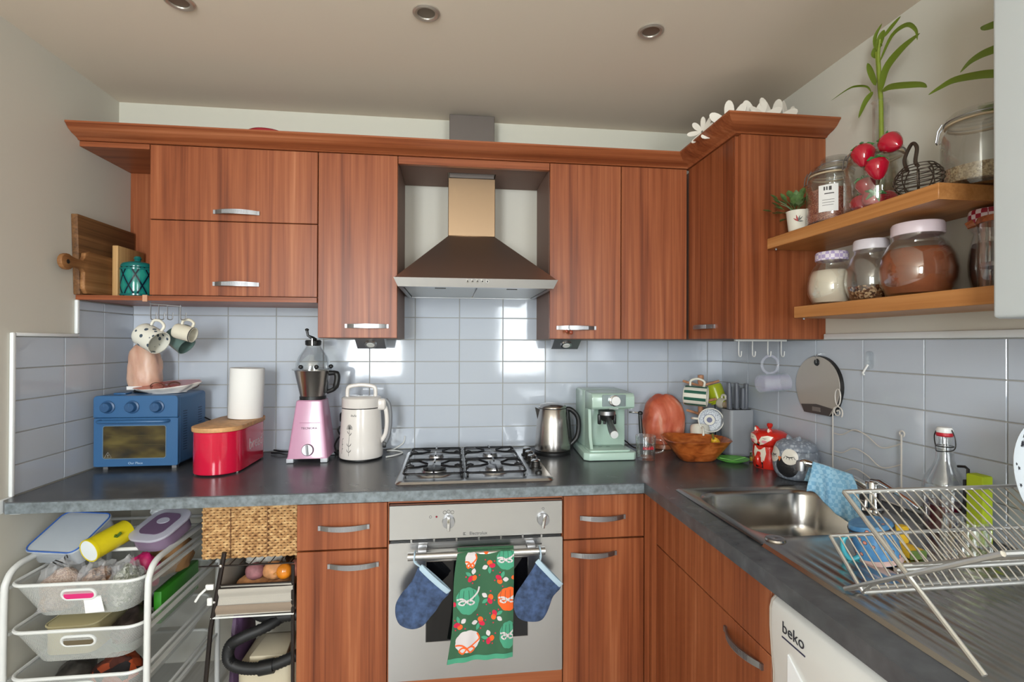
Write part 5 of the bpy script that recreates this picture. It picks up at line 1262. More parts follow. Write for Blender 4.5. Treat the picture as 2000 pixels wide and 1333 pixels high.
    wire('end_post', [(x, -.758, .902), (x, -.758, 1.145), (x, -.764, 1.165), (x, -.780, 1.172), (x, -.795, 1.165)])
    wire('end_post', [(x, -1.022, .902), (x, -1.022, 1.12)]); wire('end_post', [(x-.012, -1.034, .902), (x-.012, -1.034, 1.12)])
    wire('scroll', [(x, -.780+(.003+.0019*a)*math.cos(a), 1.152+(.003+.0019*a)*math.sin(a)) for a in [i*.35 for i in range(30)]])
    wire('loop', [(x, -.780+.012*math.sin(a), 1.205+.024*math.cos(a)*(1 if math.cos(a) > 0 else 1.3)) for a in [2*PI*i/20 for i in range(21)]])
    wire('ring', [(x, -1.024+.008*math.cos(a), 1.122+.008*math.sin(a)) for a in [2*PI*i/16 for i in range(17)]])
    for z in (1.09, 1.03, .965): wire('wave', smoothpath([(x, -.765, z-.012), (x, -.80, z-.010), (x, -.85, z+.014), (x, -.90, z+.004), (x, -.955, z-.022), (x, -1.02, z+.002)], 6), .0018)
    wire('base_rail', [(x, -.758, .912), (x, -1.034, .912)]); wire('base_rail', [(x-.05, -.77, .905), (x-.05, -1.03, .905)])
    for y in (-.80, -.86, -.92, -.98): wire('divider', [(x, y, .912), (x-.03, y, .955), (x-.05, y, .905)], .0018)
hanging()
def bottle():
    c = (2.425, -1.175, ZW)
    t = thing('swing_top_bottle', 'clear swing-top glass bottle with red stopper seal', 'bottle', c)
    P('glass', GLASS, t, lambda b: b.lathe([(0, .002), (.044, 0), (.048, .004), (.048, .115), (.044, .135), (.026, .165), (.0195, .185), (.0165, .232), (.018, .236), (.018, .243), (.013, .243), (.015, .185), (.040, .132), (.044, .112), (.044, .008), (0, .006)], 36, c), smooth=50)
    P('red_cordial', mat('dark_red_liquid', (84, 10, 30), .1), t, lambda b: b.lathe([(.0435, 0), (.0435, .062), (0, .062)], 32, (c[0], c[1], c[2]+.0085)))
    P('seal', mat('seal_red', (186, 28, 44), .4), t, lambda b: b.lathe([(.0165, 0), (.0185, .003), (.017, .009), (0, .009)], 24, (c[0], c[1], c[2]+.2435)))
    P('stopper', WHITEP, t, lambda b: b.lathe([(.017, 0), (.018, .006), (.015, .013), (0, .014)], 24, (c[0], c[1], c[2]+.253)))
    P('wire_bail', DKMET, t, lambda b: b.tube(smoothpath([(c[0], c[1]-.019, 1.162), (c[0], c[1]-.028, 1.140), (c[0], c[1]-.024, 1.112), (c[0]-.02, c[1], 1.105), (c[0], c[1]+.024, 1.112), (c[0], c[1]+.028, 1.140), (c[0], c[1]+.019, 1.162)], 5), .0014, 5))
    P('neck_wire', DKMET, t, lambda b: b.tube([(c[0]+.0185*math.cos(a), c[1]+.0185*math.sin(a), 1.118) for a in [2*PI*i/20 for i in range(20)]], .0013, 5, True))
    t = thing('cleaning_pad', 'lime green cleaning pad standing at the right wall', 'cleaning pad', (2.42, -1.262, ZW))
    P('pad', mat('lime_foam', (176, 196, 34), .8), t, lambda b: b.box(2.405, 2.435, -1.285, -1.246, ZW, 1.068, .004))
    P('backing', BLACK, t, lambda b: b.box(2.405, 2.435, -1.2455, -1.238, ZW, 1.05, .002))
    t = thing('soap_bottle', 'black soap pump bottle behind the dish rack', 'bottle', (2.43, -1.228, ZW))
    P('bottle_body', BLACK, t, lambda b: b.lathe([(0, 0), (.018, 0), (.020, .003), (.020, .095), (.012, .11), (.006, .115), (.006, .14), (0, .14)], 20, (2.445, -1.206, ZW)) if False else b.box(2.415, 2.45, -1.237, -1.224, ZW, .99, .004))
    P('pump', BLACK, t, lambda b: b.tube([(2.43, -1.23, .99), (2.43, -1.23, 1.072), (2.43, -1.222, 1.076), (2.43, -1.205, 1.073)], .0035, 6))
bottle()
def dish_rack():
    x0, x1 = 1.912, 2.372
    t = thing('dish_rack', 'folding chrome wire dish rack standing on the drainer', 'dish rack', (2.14, -1.58, .905))
    C_ = mat('rack_wire_chrome', (206, 204, 198), .3, .85)
    A0, A1 = (-1.447, 1.095), (-1.705, .911)      # far top -> near foot
    B0, B1 = (-1.45, .911), (-1.729, 1.093)       # far foot -> near top
    mid = (-1.572, 1.0058)
    def rail(nm, a, b_, r=.004): P(nm, C_, t, lambda b: b.tube([(x0, *a), (x1, *a)] if b_ is None else [a, b_], r, 8))
    for nm, p0, p1 in (('frame_a', A0, A1), ('frame_b', B0, B1)):
        for x in (x0, x1): P('side_bar', C_, t, lambda b: b.tube([(x, *p0), (x, *p1)], .0042, 8))
    rail('top_rail', A0, None, .0045); rail('top_rail', B1, None, .0045); rail('foot_rail', B0, None); rail('pivot_rail', (mid[0], mid[1]+.003), None); rail('pivot_rail', (mid[0]+.012, mid[1]-.010), None)
    n = 25
    for i in range(1, n):
        x = x0+(x1-x0)*i/n
        P('wire', C_, t, lambda b: b.tube([(x, *A0), (x, *mid)], .0017, 5))
        P('wire', C_, t, lambda b: b.tube([(x, *B1), (x, mid[0], mid[1]+.003)], .0017, 5))
    C0, C1 = (-1.412, .998), (-1.492, .925)
    rail('shelf_rail', C0, None); rail('shelf_rail', C1, None)
    for x in (x0, x1): P('side_bar', C_, t, lambda b: b.tube([(x, *C0), (x, *C1), (x, -1.52, .958)], .0036, 8))
    for i in range(1, n):
        x = x0+(x1-x0)*i/n; P('wire', C_, t, lambda b: b.tube([(x, *C0), (x, *C1)], .0017, 5))
    # plate with stars standing in the rack
    t = thing('star_plate', 'white plate with black stars standing in the dish rack', 'plate', (2.298, -1.51, 1.02))
    M = Matrix.Translation((2.298, -1.500, 1.128)) @ Matrix.Rotation(.12, 4, 'Z') @ Matrix.Rotation(PI/2-.2, 4, 'X')
    P('plate_body', mat('plate_glaze', (206, 211, 214), .25), t, lambda b: b.lathe([(0, -.004), (.07, -.004), (.075, 0), (.108, .010), (.109, .012), (.075, .003), (0, .001)], 48).xf(M), smooth=50)
    random.seed(5); ink = mat('star_ink', (26, 26, 34), .4)
    for i in range(95):
        a = random.uniform(0, 2*PI); r = .098*math.sqrt(random.random()); s = random.choice((.002, .0028, .004, .0055, .007)); z = .0012+.0021*r/.075 if r < .075 else .0034+.0092*(r-.075)/.034
        pts = [(r*math.cos(a)+s*(1 if j % 2 == 0 else .42)*math.cos(PI*j/5+a), r*math.sin(a)+s*(1 if j % 2 == 0 else .42)*math.sin(PI*j/5+a)) for j in range(10)]
        P('star', ink, t, lambda b: b.prism(pts, z, z+.0006).xf(M))
    # things drying behind the rack
    blue = NT('painted_blue'); k = blue; vo = k.n('ShaderNodeTexVoronoi'); vo.inputs['Scale'].default_value = 55; k.l(k.coords(), vo.inputs['Vector'])
    k.l(k.ramp(vo.outputs['Distance'], [(.16, (226, 150, 130)), (.24, (40, 46, 70)), (.30, (92, 150, 196)), (.6, (74, 132, 184))]), k.b.inputs['Base Color']); k.b.inputs['Roughness'].default_value = .25
    mug('painted_mug', 'blue flower-painted mug drying upside down on the drainer', k.m, axes((2.085, -1.315, .985), (.22, -.12, -1), (-1, .2, .25)), .044, .082, hm=mat('turquoise_glaze', (62, 160, 176), .2), bands=[(.86, .99, mat('band_pink', (206, 176, 170), .3)), (.10, .16, mat('band_dark', (40, 40, 52), .3))])
    t = thing('sponge', 'yellow washing-up sponge on the drainer beside the painted mug', 'sponge', (2.185, -1.30, .9055))
    P('foam', mat('yellow_foam', (220, 178, 42), .9, bump=.5, bscale=250), t, lambda b: b.box(2.165, 2.205, -1.335, -1.275, .9056, .925, .004).box(2.168, 2.2, -1.30, -1.28, .925, .965, .004))
    P('scourer', mat('green_scourer', (96, 120, 60), .95), t, lambda b: b.box(2.165, 2.205, -1.3365, -1.3352, .9056, .925))
    c = (2.292, -1.345, .9056)
    t = thing('cut_glass_tumbler', 'cut glass tumbler upside down on the drainer', 'glass', c)
    def tum(b):
        b.lathe([(.043, 0), (.044, .002), (.039, .088), (.037, .09), (0, .09), (0, .084), (.034, .084), (.041, .002)], 40, c)
    P('tumbler', GLASS, t, tum, smooth=40)
    for i in range(14):
        a = 2*PI*i/14; P('cut_facet', GLASS, t, lambda b: b.tube([(c[0]+.0438*math.cos(a), c[1]+.0438*math.sin(a), c[2]+.008), (c[0]+.0405*math.cos(a+.4), c[1]+.0405*math.sin(a+.4), c[2]+.078)], .0022, 5))
dish_rack()

# ================================================================== left open shelf and mug hooks
def left_shelf():
    z = 1.5495
    BW = wood('board_dark', 'y', [(70, 46, 26), (98, 66, 38), (116, 80, 48), (140, 100, 62)], 1.4, .6)
    BM = wood('board_mid', 'y', [(104, 66, 36), (134, 90, 52), (152, 106, 64), (172, 126, 82)], 1.4, .6)
    BL = wood('board_light', 'z', [(150, 108, 62), (176, 132, 80), (190, 148, 96), (204, 164, 112)], 1.2, .6)
    o = MB().prism([(-.345, z), (-.36, z+.288), (-.030, z+.288), (-.030, z)], -.1865, -.164, 'x', .003, 2)
    tag(o.build('chopping_board', BW), 'large dark wooden chopping board leaning on the left wall', 'chopping board', 'chopping boards on the open shelf')
    pts = [(-.10, z), (-.335, z+.004), (-.350, z+.020), (-.348, z+.080), (-.360, z+.090), (-.385, z+.093), (-.41, z+.086)]+[(-.428+.030*math.cos(a), z+.106+.028*math.sin(a)) for a in [PI*(1.70-1.42*i/10) for i in range(11)]]+[(-.385, z+.122), (-.358, z+.122), (-.348, z+.134), (-.345, z+.150), (-.325, z+.158), (-.10, z+.154)]
    o = MB().prism(pts, -.1625, -.146, 'x', .003, 2).build('paddle_board', BM)
    tag(o, 'wooden paddle board with its handle sticking out past the shelf', 'chopping board', 'chopping boards on the open shelf')
    P('hanging_hole', BLACK, o, lambda b: b.lathe([(.008, 0), (.007, .0008), (0, .0008)], 16, M=Matrix.Translation((-.1459, -.428, z+.106)) @ Matrix.Rotation(PI/2, 4, 'Y')))
    o = MB().box(-.1445, -.1235, -.205, -.035, z, z+.205, .003).build('chopping_board', BL)
    tag(o, 'small pale wooden board standing beside the teal jar', 'chopping board', 'chopping boards on the open shelf')
    c = (-.058, -.195, z)
    t = thing('teal_jar', 'teal and black patterned ceramic jar with lid on the open shelf', 'jar', c)
    k = NT('teal_pattern'); tc = k.n('ShaderNodeTexCoord'); sp = k.n('ShaderNodeSeparateXYZ'); k.l(tc.outputs['Object'], sp.inputs[0])
    def mth(op, *a):
        nd = k.n('ShaderNodeMath', operation=op)
        for i, x in enumerate(a):
            if isinstance(x, (int, float)): nd.inputs[i].default_value = x
            else: k.l(x, nd.inputs[i])
        return nd.outputs[0]
    ang = mth('ARCTAN2', sp.outputs[0], mth('MULTIPLY', sp.outputs[1], -1.0))
    u = mth('MULTIPLY', ang, 8/(2*PI)); v = mth('MULTIPLY', sp.outputs[2], 1/.085)
    tri = lambda x: mth('ABSOLUTE', mth('SUBTRACT', mth('MULTIPLY', mth('FRACT', x), 2.0), 1.0))
    d = mth('ABSOLUTE', mth('SUBTRACT', mth('ADD', tri(u), tri(mth('ADD', v, -.05))), 1.0))
    col = k.ramp(d, [(.10, (16, 30, 44)), (.16, (18, 108, 106)), (.6, (40, 138, 122))]); k.l(col, k.b.inputs['Base Color']); k.b.inputs['Roughness'].default_value = .12
    TG = mat('teal_glaze', (24, 104, 100), .12)
    P('jar_body', k.m, t, lambda b: b.lathe([(.050, 0), (.054, .004), (.0565, .03), (.0565, .110), (.054, .118)], 40), world=False, smooth=50)
    for zz in (.012, .112): P('band', TG, t, lambda b: b.lathe([(.0555, -.004), (.0578, -.003), (.0578, .003), (.0555, .004)], 40, (0, 0, zz)), world=False)
    P('lid', TG, t, lambda b: b.lathe([(.055, .119), (.056, .124), (.052, .134), (.03, .142), (.012, .146), (.010, .150), (.014, .156), (.010, .164), (0, .166)], 40), world=False, smooth=50)
    # hook rail and mugs under the flap cabinet
    t = thing('hook_rail', 'thin wire mug hook rail under the flap cabinet', 'hooks', (.10, -.30, 1.52))
    P('rail', NICKEL, t, lambda b: b.tube([(.046, -.300, 1.5315), (.046, -.300, 1.522), (.098, -.300, 1.518), (.155, -.300, 1.514)], .0022, 6))
    for x in (.048, .076, .106, .152): P('hook', NICKEL, t, lambda b: b.tube(smoothpath([(x, -.300, 1.519), (x, -.300, 1.472), (x+.006, -.302, 1.464), (x+.018, -.302, 1.466), (x+.020, -.301, 1.49)], 4), .0019, 6))
    P('bracket', mat('bracket_tan', (190, 140, 110), .5), t, lambda b: b.box(.040, .056, -.338, -.333, 1.528, 1.552))
    g = 'mugs hanging under the flap cabinet'
    spot = NT('spotted_glaze'); k = spot; vo = k.n('ShaderNodeTexVoronoi'); vo.inputs['Scale'].default_value = 42; vo.inputs['Randomness'].default_value = .7; k.l(k.coords(), vo.inputs['Vector'])
    k.l(k.ramp(vo.outputs['Distance'], [(.26, (70, 84, 96)), (.30, (222, 220, 208))]), k.b.inputs['Base Color']); k.b.inputs['Roughness'].default_value = .22
    mug('mug', 'cream mug with grey-blue spots hanging under the flap cabinet', k.m, axes((.018, -.300, 1.412), (.86, -.30, -.42), (.35, 0, 1)), .044, .086, group=g, hm=CREAM)
    mug('mug', 'grey-green mug hanging between the spotted and the cream mug', mat('sage_glaze', (96, 118, 112), .2), axes((.072, -.205, 1.412), (.62, -.12, -.48), (.4, 0, 1)), .038, .08, group=g)
    mug('mug', 'plain cream enamel mug hanging nearest the back tiles', mat('cream_enamel', (214, 208, 190), .2), axes((.128, -.285, 1.424), (.95, -.10, -.26), (.2, 0, 1)), .029, .068, group=g, bands=[(.95, 1.0, BLACK)])
left_shelf()

# ================================================================== right wall: shelves and what stands on them
def shelf_run():
    for name, x0, y0, y1, z, lab in (('wall_shelf', 2.258, -1.315, -.688, 1.748, 'upper oak wall shelf on the right wall'), ('wall_shelf', 2.262, -1.50, -.822, 1.501, 'lower oak wall shelf on the right wall')):
        o = MB().box(x0, XR-.001, y0, y1, z-.038, z, .0015, 1).build(name, OAK_Y); tag(o, lab, 'shelf', 'oak wall shelves')
        P('fixing_screw', NICKEL, o, lambda b: b.cyl((x0+.02, y1-.02, z-.038), (x0+.02, y1-.02, z-.043), .004, .003, 10))
    t = thing('boiler', 'white wall-mounted boiler casing on the right wall', 'boiler', (2.32, -1.72, 1.427))
    P('casing', mat('boiler_white', (198, 204, 205), .35), t, lambda b: b.box(2.150, XR-.001, -1.95, -1.517, 1.427, 2.20, .008, 3))
    P('valve', CHROME, t, lambda b: b.cyl((2.2, -1.57, 1.428), (2.2, -1.57, 1.412), .008, .006, 12))
shelf_run()
def grain(name, cols, sc=300):
    k = NT(name); vo = k.n('ShaderNodeTexVoronoi'); vo.inputs['Scale'].default_value = sc; k.l(k.coords(), vo.inputs['Vector'])
    sx = k.n('ShaderNodeSeparateColor'); k.l(vo.outputs['Color'], sx.inputs[0])
    k.l(k.ramp(sx.outputs[0], [(.1, cols[0]), (.5, cols[1]), (.9, cols[2])]), k.b.inputs['Base Color']); k.b.inputs['Roughness'].default_value = .8; k.bump(vo.outputs['Distance'], .8, .003); return k.m
RUB = mat('rubber_ring', (190, 170, 140), .7)
def clip_jar(name, label, c, r, h, fill=None, lvl=.5, group='clip-top jars on the upper shelf', face=(-1, .25), sq=2.0, lidtilt=0):
    t = thing(name, label, 'jar', c, group=group)
    nk = h*.80
    prof = [(0, .002), (r*.93, 0), (r, r*.10), (r, nk*.86), (r*.86, nk), (r*.84, nk+.004), (r*.82, nk+.004), (r*.84, nk-.002), (r*.965, nk*.85), (r*.965, r*.14), (0, .008)]
    P('glass', GLASS, t, lambda b: b.lathe(prof, 36, c), smooth=50)
    if fill: P('contents', fill, t, lambda b: b.lathe([(0, .009), (r*.955, .009+r*.05), (r*.955, nk*lvl), (r*.5, nk*lvl+.006), (0, nk*lvl+.003)], 32, c), smooth=50)
    zl = c[2]+nk+.006
    P('rubber_ring', RUB, t, lambda b: b.lathe([(r*.80, 0), (r*.89, 0), (r*.89, .004), (r*.80, .004)], 36, (c[0], c[1], zl-.001), closed=True))
    P('lid', GLASS, t, lambda b: b.lathe([(r*.80, .0), (r*.88, .002), (r*.88, h*.07), (r*.78, h*.12), (0, h*.12), (0, h*.10), (r*.74, h*.10), (r*.80, h*.06)], 36, (c[0], c[1], zl+.004)), smooth=50)
    P('band_wire', NICKEL, t, lambda b: b.tube([(c[0]+r*.90*math.cos(a), c[1]+r*.90*math.sin(a), zl+h*.05) for a in [2*PI*i/28 for i in range(28)]], .0014, 5, True))
    f = Vector((face[0], face[1], 0)).normalized(); s = Vector((-f.y, f.x, 0)); p = Vector((c[0], c[1], zl))+f*r*.92
    P('clip', NICKEL, t, lambda b: b.tube([p+s*.012+Vector((0, 0, .014)), p+s*.012+f*.008, p+s*.010+f*.012-Vector((0, 0, .026)), p-s*.010+f*.012-Vector((0, 0, .026)), p-s*.012+f*.008, p-s*.012+Vector((0, 0, .014))], .0016, 5))
    return t
def upper_shelf():
    z = 1.7485
    # small potted succulent
    t = thing('potted_plant', 'small leafy plant in a white patterned pot at the left end of the shelf', 'plant', (2.296, -.795, z))
    P('pot', CREAM, t, lambda b: b.lathe([(0, 0), (.026, 0), (.028, .003), (.035, .066), (.036, .068), (.033, .068), (.026, .01), (0, .008)], 28, (2.296, -.795, z)), smooth=50)
    P('soil', mat('soil', (56, 44, 34), .95), t, lambda b: b.lathe([(.0315, .058), (0, .061)], 20, (2.296, -.795, z)))
    for i, (a, dz, m) in enumerate(((2.5, 0, (176, 30, 40)), (1.9, .004, (176, 30, 40)), (1.2, .002, (96, 100, 96)), (.6, .004, (96, 100, 96)), (.3, -.006, (96, 100, 96)))):
        mm = mat('pot_print', m, .4); th = -2.2; ct = Vector((2.296+.0335*math.cos(th), -.795+.0335*math.sin(th), z+.030)); tn = Vector((-math.sin(th), math.cos(th), 0))
        e = ct+tn*.016*math.cos(a)+Vector((0, 0, .018*math.sin(a)+dz)); mid = (ct+e)/2
        P('leaf_print', mm, t, lambda b: b.tube([ct, mid, e], [.0006, .0022, .0004], 5))
    LF = mat('leaf_green', (84, 112, 62), .45, var=.2, vscale=60); random.seed(11)
    for i in range(34):
        a = random.uniform(0, 2*PI); el = random.uniform(.0, 1.25); L = random.uniform(.03, .075)
        base = Vector((2.292, -.792, z+.062)); d = Vector((math.cos(a)*math.cos(el), math.sin(a)*math.cos(el), math.sin(el)))
        if i % 2: d = (d+Vector((-.5, .55, -.1))).normalized()
        tip = base+d*L; s = d.cross(Vector((0, 0, 1))).normalized(); n = s.cross(d); w_ = random.uniform(.011, .016); ll = .034
        q = lambda t_, w__: tip+d*ll*t_
        P('leaf', LF, t, lambda b: b.add([q(0, 0), q(.35, 0)+s*w_*.8+n*.002, q(.7, 0)+s*w_*.7+n*.002, q(1, 0), q(.7, 0)-s*w_*.7+n*.002, q(.35, 0)-s*w_*.8+n*.002, q(.5, 0)-n*.002], [(0, 1, 6), (1, 2, 6), (2, 3, 6), (3, 4, 6), (4, 5, 6), (5, 0, 6)]), smooth=80)
        if i % 3 == 0: P('stem', LF, t, lambda b: b.tube([base, base+d*L*.6+Vector((0, 0, .004)), tip], .0012, 5))
    QU = grain('red_quinoa', ((120, 56, 40), (164, 88, 66), (200, 140, 112)), 420)
    t = clip_jar('clip_top_jar', 'clip-top glass jar of reddish grain with a white label', (2.346, -.880, z), .069, .190, QU, .72)
    LB = P('label', PAPER, t, lambda b: b.grid(lambda u, v: (2.346+.0702*math.cos(3.55+.75*u), -.880+.0702*math.sin(3.55+.75*u), z+.035+.082*v), 8, 1))
    stuff(P('label_print', mat('label_ink', (70, 66, 64), .7), LB, lambda b: [b.grid(lambda u, v: (2.346+.0706*math.cos(a0+da*u), -.880+.0706*math.sin(a0+da*u), z+zz+hh*v), 5, 1) for a0, da, zz, hh in ((3.75, .06, .100, .011), (3.85, .05, .100, .011), (3.95, .10, .099, .012), (3.78, .36, .088, .003), (3.7, .45, .070, .0012), (3.7, .45, .062, .0012), (3.7, .42, .054, .0012))]))
    clip_jar('clip_top_jar', 'empty clip-top glass jar behind the grain jar', (2.430, -.795, z), .050, .262, None)
    # strawberry jar
    t = clip_jar('clip_top_jar', 'clip-top glass jar packed with glass strawberries', (2.343, -1.050, z), .075, .185, None)
    RG = mat('strawberry_glass', (176, 16, 44), .08, coat=.6); GG = mat('strawberry_leaf', (52, 128, 66), .2)
    def berry(c, r, d, lab, grp):
        s = thing('strawberry', lab, 'ornament', c, group=grp); d = Vector(d).normalized()
        M = Matrix.Translation(c) @ d.to_track_quat('Z', 'Y').to_matrix().to_4x4()
        P('fruit', RG, s, lambda b: b.lathe([(0, -r*1.35), (r*.35, -r*1.2), (r*.75, -r*.6), (r, 0), (r*.85, r*.5), (r*.4, r*.72), (0, r*.72)], 18).xf(M), smooth=80)
        for i in range(5):
            a = 2*PI*i/5; P('sepal', GG, s, lambda b: b.tube([(0, 0, r*.70), (r*.5*math.cos(a), r*.5*math.sin(a), r*.80), (r*.95*math.cos(a), r*.95*math.sin(a), r*.55)], [r*.16, r*.20, r*.04], 6).xf(M))
    where = ('at the bottom left', 'at the bottom right', 'in the middle', 'at the upper left', 'at the back')
    for i, (dx, dy, dz, r, d) in enumerate(((-.030, .022, .030, .027, (.3, .5, .6)), (-.032, -.030, .032, .028, (-.4, -.6, .4)), (-.032, .0, .078, .026, (-.2, .2, 1)), (.005, .035, .080, .022, (.1, .6, .7)), (.03, -.01, .035, .028, (1, 0, .3)))):
        berry((2.343+dx*.93, -1.050+dy*.93, z+dz), r, d, 'red glass strawberry %s of the strawberry jar' % where[i], 'glass strawberries')
    for p, r, d, lab in (((2.275, -1.085, z+.150), .030, (.2, .3, 1), 'dark red glass strawberry hanging on the jar lid'), ((2.285, -1.160, z+.152), .028, (.1, .9, .6), 'bright red glass strawberry beside the jar lid'), ((2.270, -1.135, z+.098), .028, (0, .2, 1), 'red glass strawberry hanging lowest in front of the jar')):
        berry(p, r, d, lab, 'glass strawberries')
    # bamboo in a bottle vase
    V = (2.433, -.972, z)
    t = thing('bamboo_vase', 'lucky bamboo in a clear bottle vase behind the jars', 'plant', V)
    P('vase', GLASS, t, lambda b: b.lathe([(0, .002), (.044, 0), (.047, .004), (.047, .205), (.040, .222), (.022, .238), (.020, .350), (.025, .356), (.023, .358), (.017, .350), (.018, .240), (.036, .220), (.044, .203), (.044, .006), (0, .006)], 32, V), smooth=50)
    P('water', thin_glass('yellow_water', (.82, .74, .45)), t, lambda b: b.lathe([(0, .008), (.043, .008), (.043, .196), (0, .196)], 28, V))
    GB = mat('bamboo_green', (128, 144, 44), .4); GL = mat('bamboo_leaf', (98, 118, 26), .45)
    P('stalk', GB, t, lambda b: b.tube([(2.425, -.985, z+.02), (2.424, -.985, z+.2), (2.422, -.984, z+.36), (2.415, -.982, z+.49), (2.412, -.992, z+.53)], [.007, .007, .006, .005, .003], 10))
    P('stalk', GB, t, lambda b: b.tube([(2.435, -.975, z+.10), (2.430, -.979, z+.3), (2.420, -.978, z+.42), (2.412, -.978, z+.50)], [.005, .005, .0045, .003], 8))
    P('root', mat('root_olive', (134, 108, 24), .6), t, lambda b: b.tube(smoothpath([(2.425, -.985, z+.19), (2.405, -.965, z+.185), (2.400, -.955, z+.17), (2.41, -.96, z+.16)], 4), .006, 6).tube(smoothpath([(2.425, -.985, z+.19), (2.41, -1.005, z+.18), (2.405, -1.015, z+.165)], 4), .005, 6))
    def leaf(t_, X, pts, wd, dx=0.0):
        pp = smoothpath([(X+dx*i/(len(pts)-1), y, zz) for i, (y, zz) in enumerate(pts)], 5); n = len(pp); vs = []; fs = []
        for i, p in enumerate(pp):
            tt = (pp[min(i+1, n-1)]-pp[max(i-1, 0)]).normalized(); s = tt.cross(Vector((1, .25, .15))).normalized(); q = i/(n-1)
            w_ = wd*(math.sin(PI*min(1, q**.8))**.7 if 0 < q < 1 else .05)
            vs += [p-s*w_, p+Vector((.003, 0, 0))*math.sin(PI*q), p+s*w_]
        for i in range(n-1):
            for k in (0, 1): fs.append((i*3+k, i*3+k+1, i*3+k+4, i*3+k+3))
        o = MB().add(vs, fs).build('leaf', GL, t_, True, 80); return o
    for pts, wd, dx in (([(-.991, 2.212), (-1.039, 2.259), (-1.094, 2.256), (-1.129, 2.22), (-1.141, 2.185)], .006, -.03), ([(-.995, 2.123), (-1.019, 2.176), (-1.076, 2.2), (-1.139, 2.205)], .0115, -.02), ([(-.999, 2.121), (-1.038, 2.115), (-1.129, 2.074), (-1.159, 2.051)], .0085, -.02), ([(-.961, 2.136), (-.948, 2.16), (-.912, 2.18), (-.88, 2.187), (-.81, 2.183)], .003, -.01), ([(-.967, 2.136), (-.944, 2.116), (-.924, 2.075)], .0085, -.01), ([(-.978, 2.149), (-.957, 2.202), (-.946, 2.233)], .009, 0), ([(-1.003, 2.277), (-1.031, 2.291), (-1.061, 2.302)], .006, 0), ([(-.978, 2.254), (-.974, 2.295), (-.999, 2.321)], .006, 0), ([(-.982, 2.251), (-.995, 2.282), (-1.007, 2.297)], .011, 0), ([(-.982, 2.23), (-.970, 2.25), (-.985, 2.262), (-1.0, 2.255)], .009, 0)):
        leaf(t, 2.412, pts, wd, dx)
    # wire hen-shaped egg basket
    c = Vector((2.302, -1.222, z))
    t = thing('wire_egg_basket', 'rusty wire egg basket with a looped handle on the upper shelf', 'basket', c)
    WRM = mat('dark_wire', (74, 62, 52), .5, .7)
    for i in range(8):
        q = i/7; rr = .022+.034*math.sin(PI*(.12+.76*q)); zz = .004+.066*q
        P('ring_wire', WRM, t, lambda b: b.tube([c+Vector((rr*.8*math.cos(a), rr*1.0*math.sin(a), zz)) for a in [2*PI*j/24 for j in range(24)]], .0013, 5, True))
    for i in range(10):
        a = 2*PI*i/10; P('rib_wire', WRM, t, lambda b: b.tube([c+Vector(((.022+.034*math.sin(PI*(.12+.76*q)))*.8*math.cos(a), (.022+.034*math.sin(PI*(.12+.76*q)))*math.sin(a), .004+.066*q)) for q in [j/6 for j in range(7)]], .0015, 5))
    P('handle', WRM, t, lambda b: b.tube(smoothpath([c+Vector((0, .030, .068)), c+Vector((0, .038, .10)), c+Vector((0, .018, .132)), c+Vector((0, .004, .118)), c+Vector((0, .008, .085)), c+Vector((0, .0, .07))], 5), .0042, 8))
    # big tilted-lid jar
    t = clip_jar('storage_jar', 'large clip-top glass jar of oats beside the boiler', (2.395, -1.375 if False else -1.262-.0, z) if False else (2.402, -1.285, z), .075, .185, grain('oats', ((150, 126, 92), (184, 160, 122), (206, 186, 150)), 260), .32, face=(-.6, .8))
    return leaf
leaf_fn = upper_shelf()
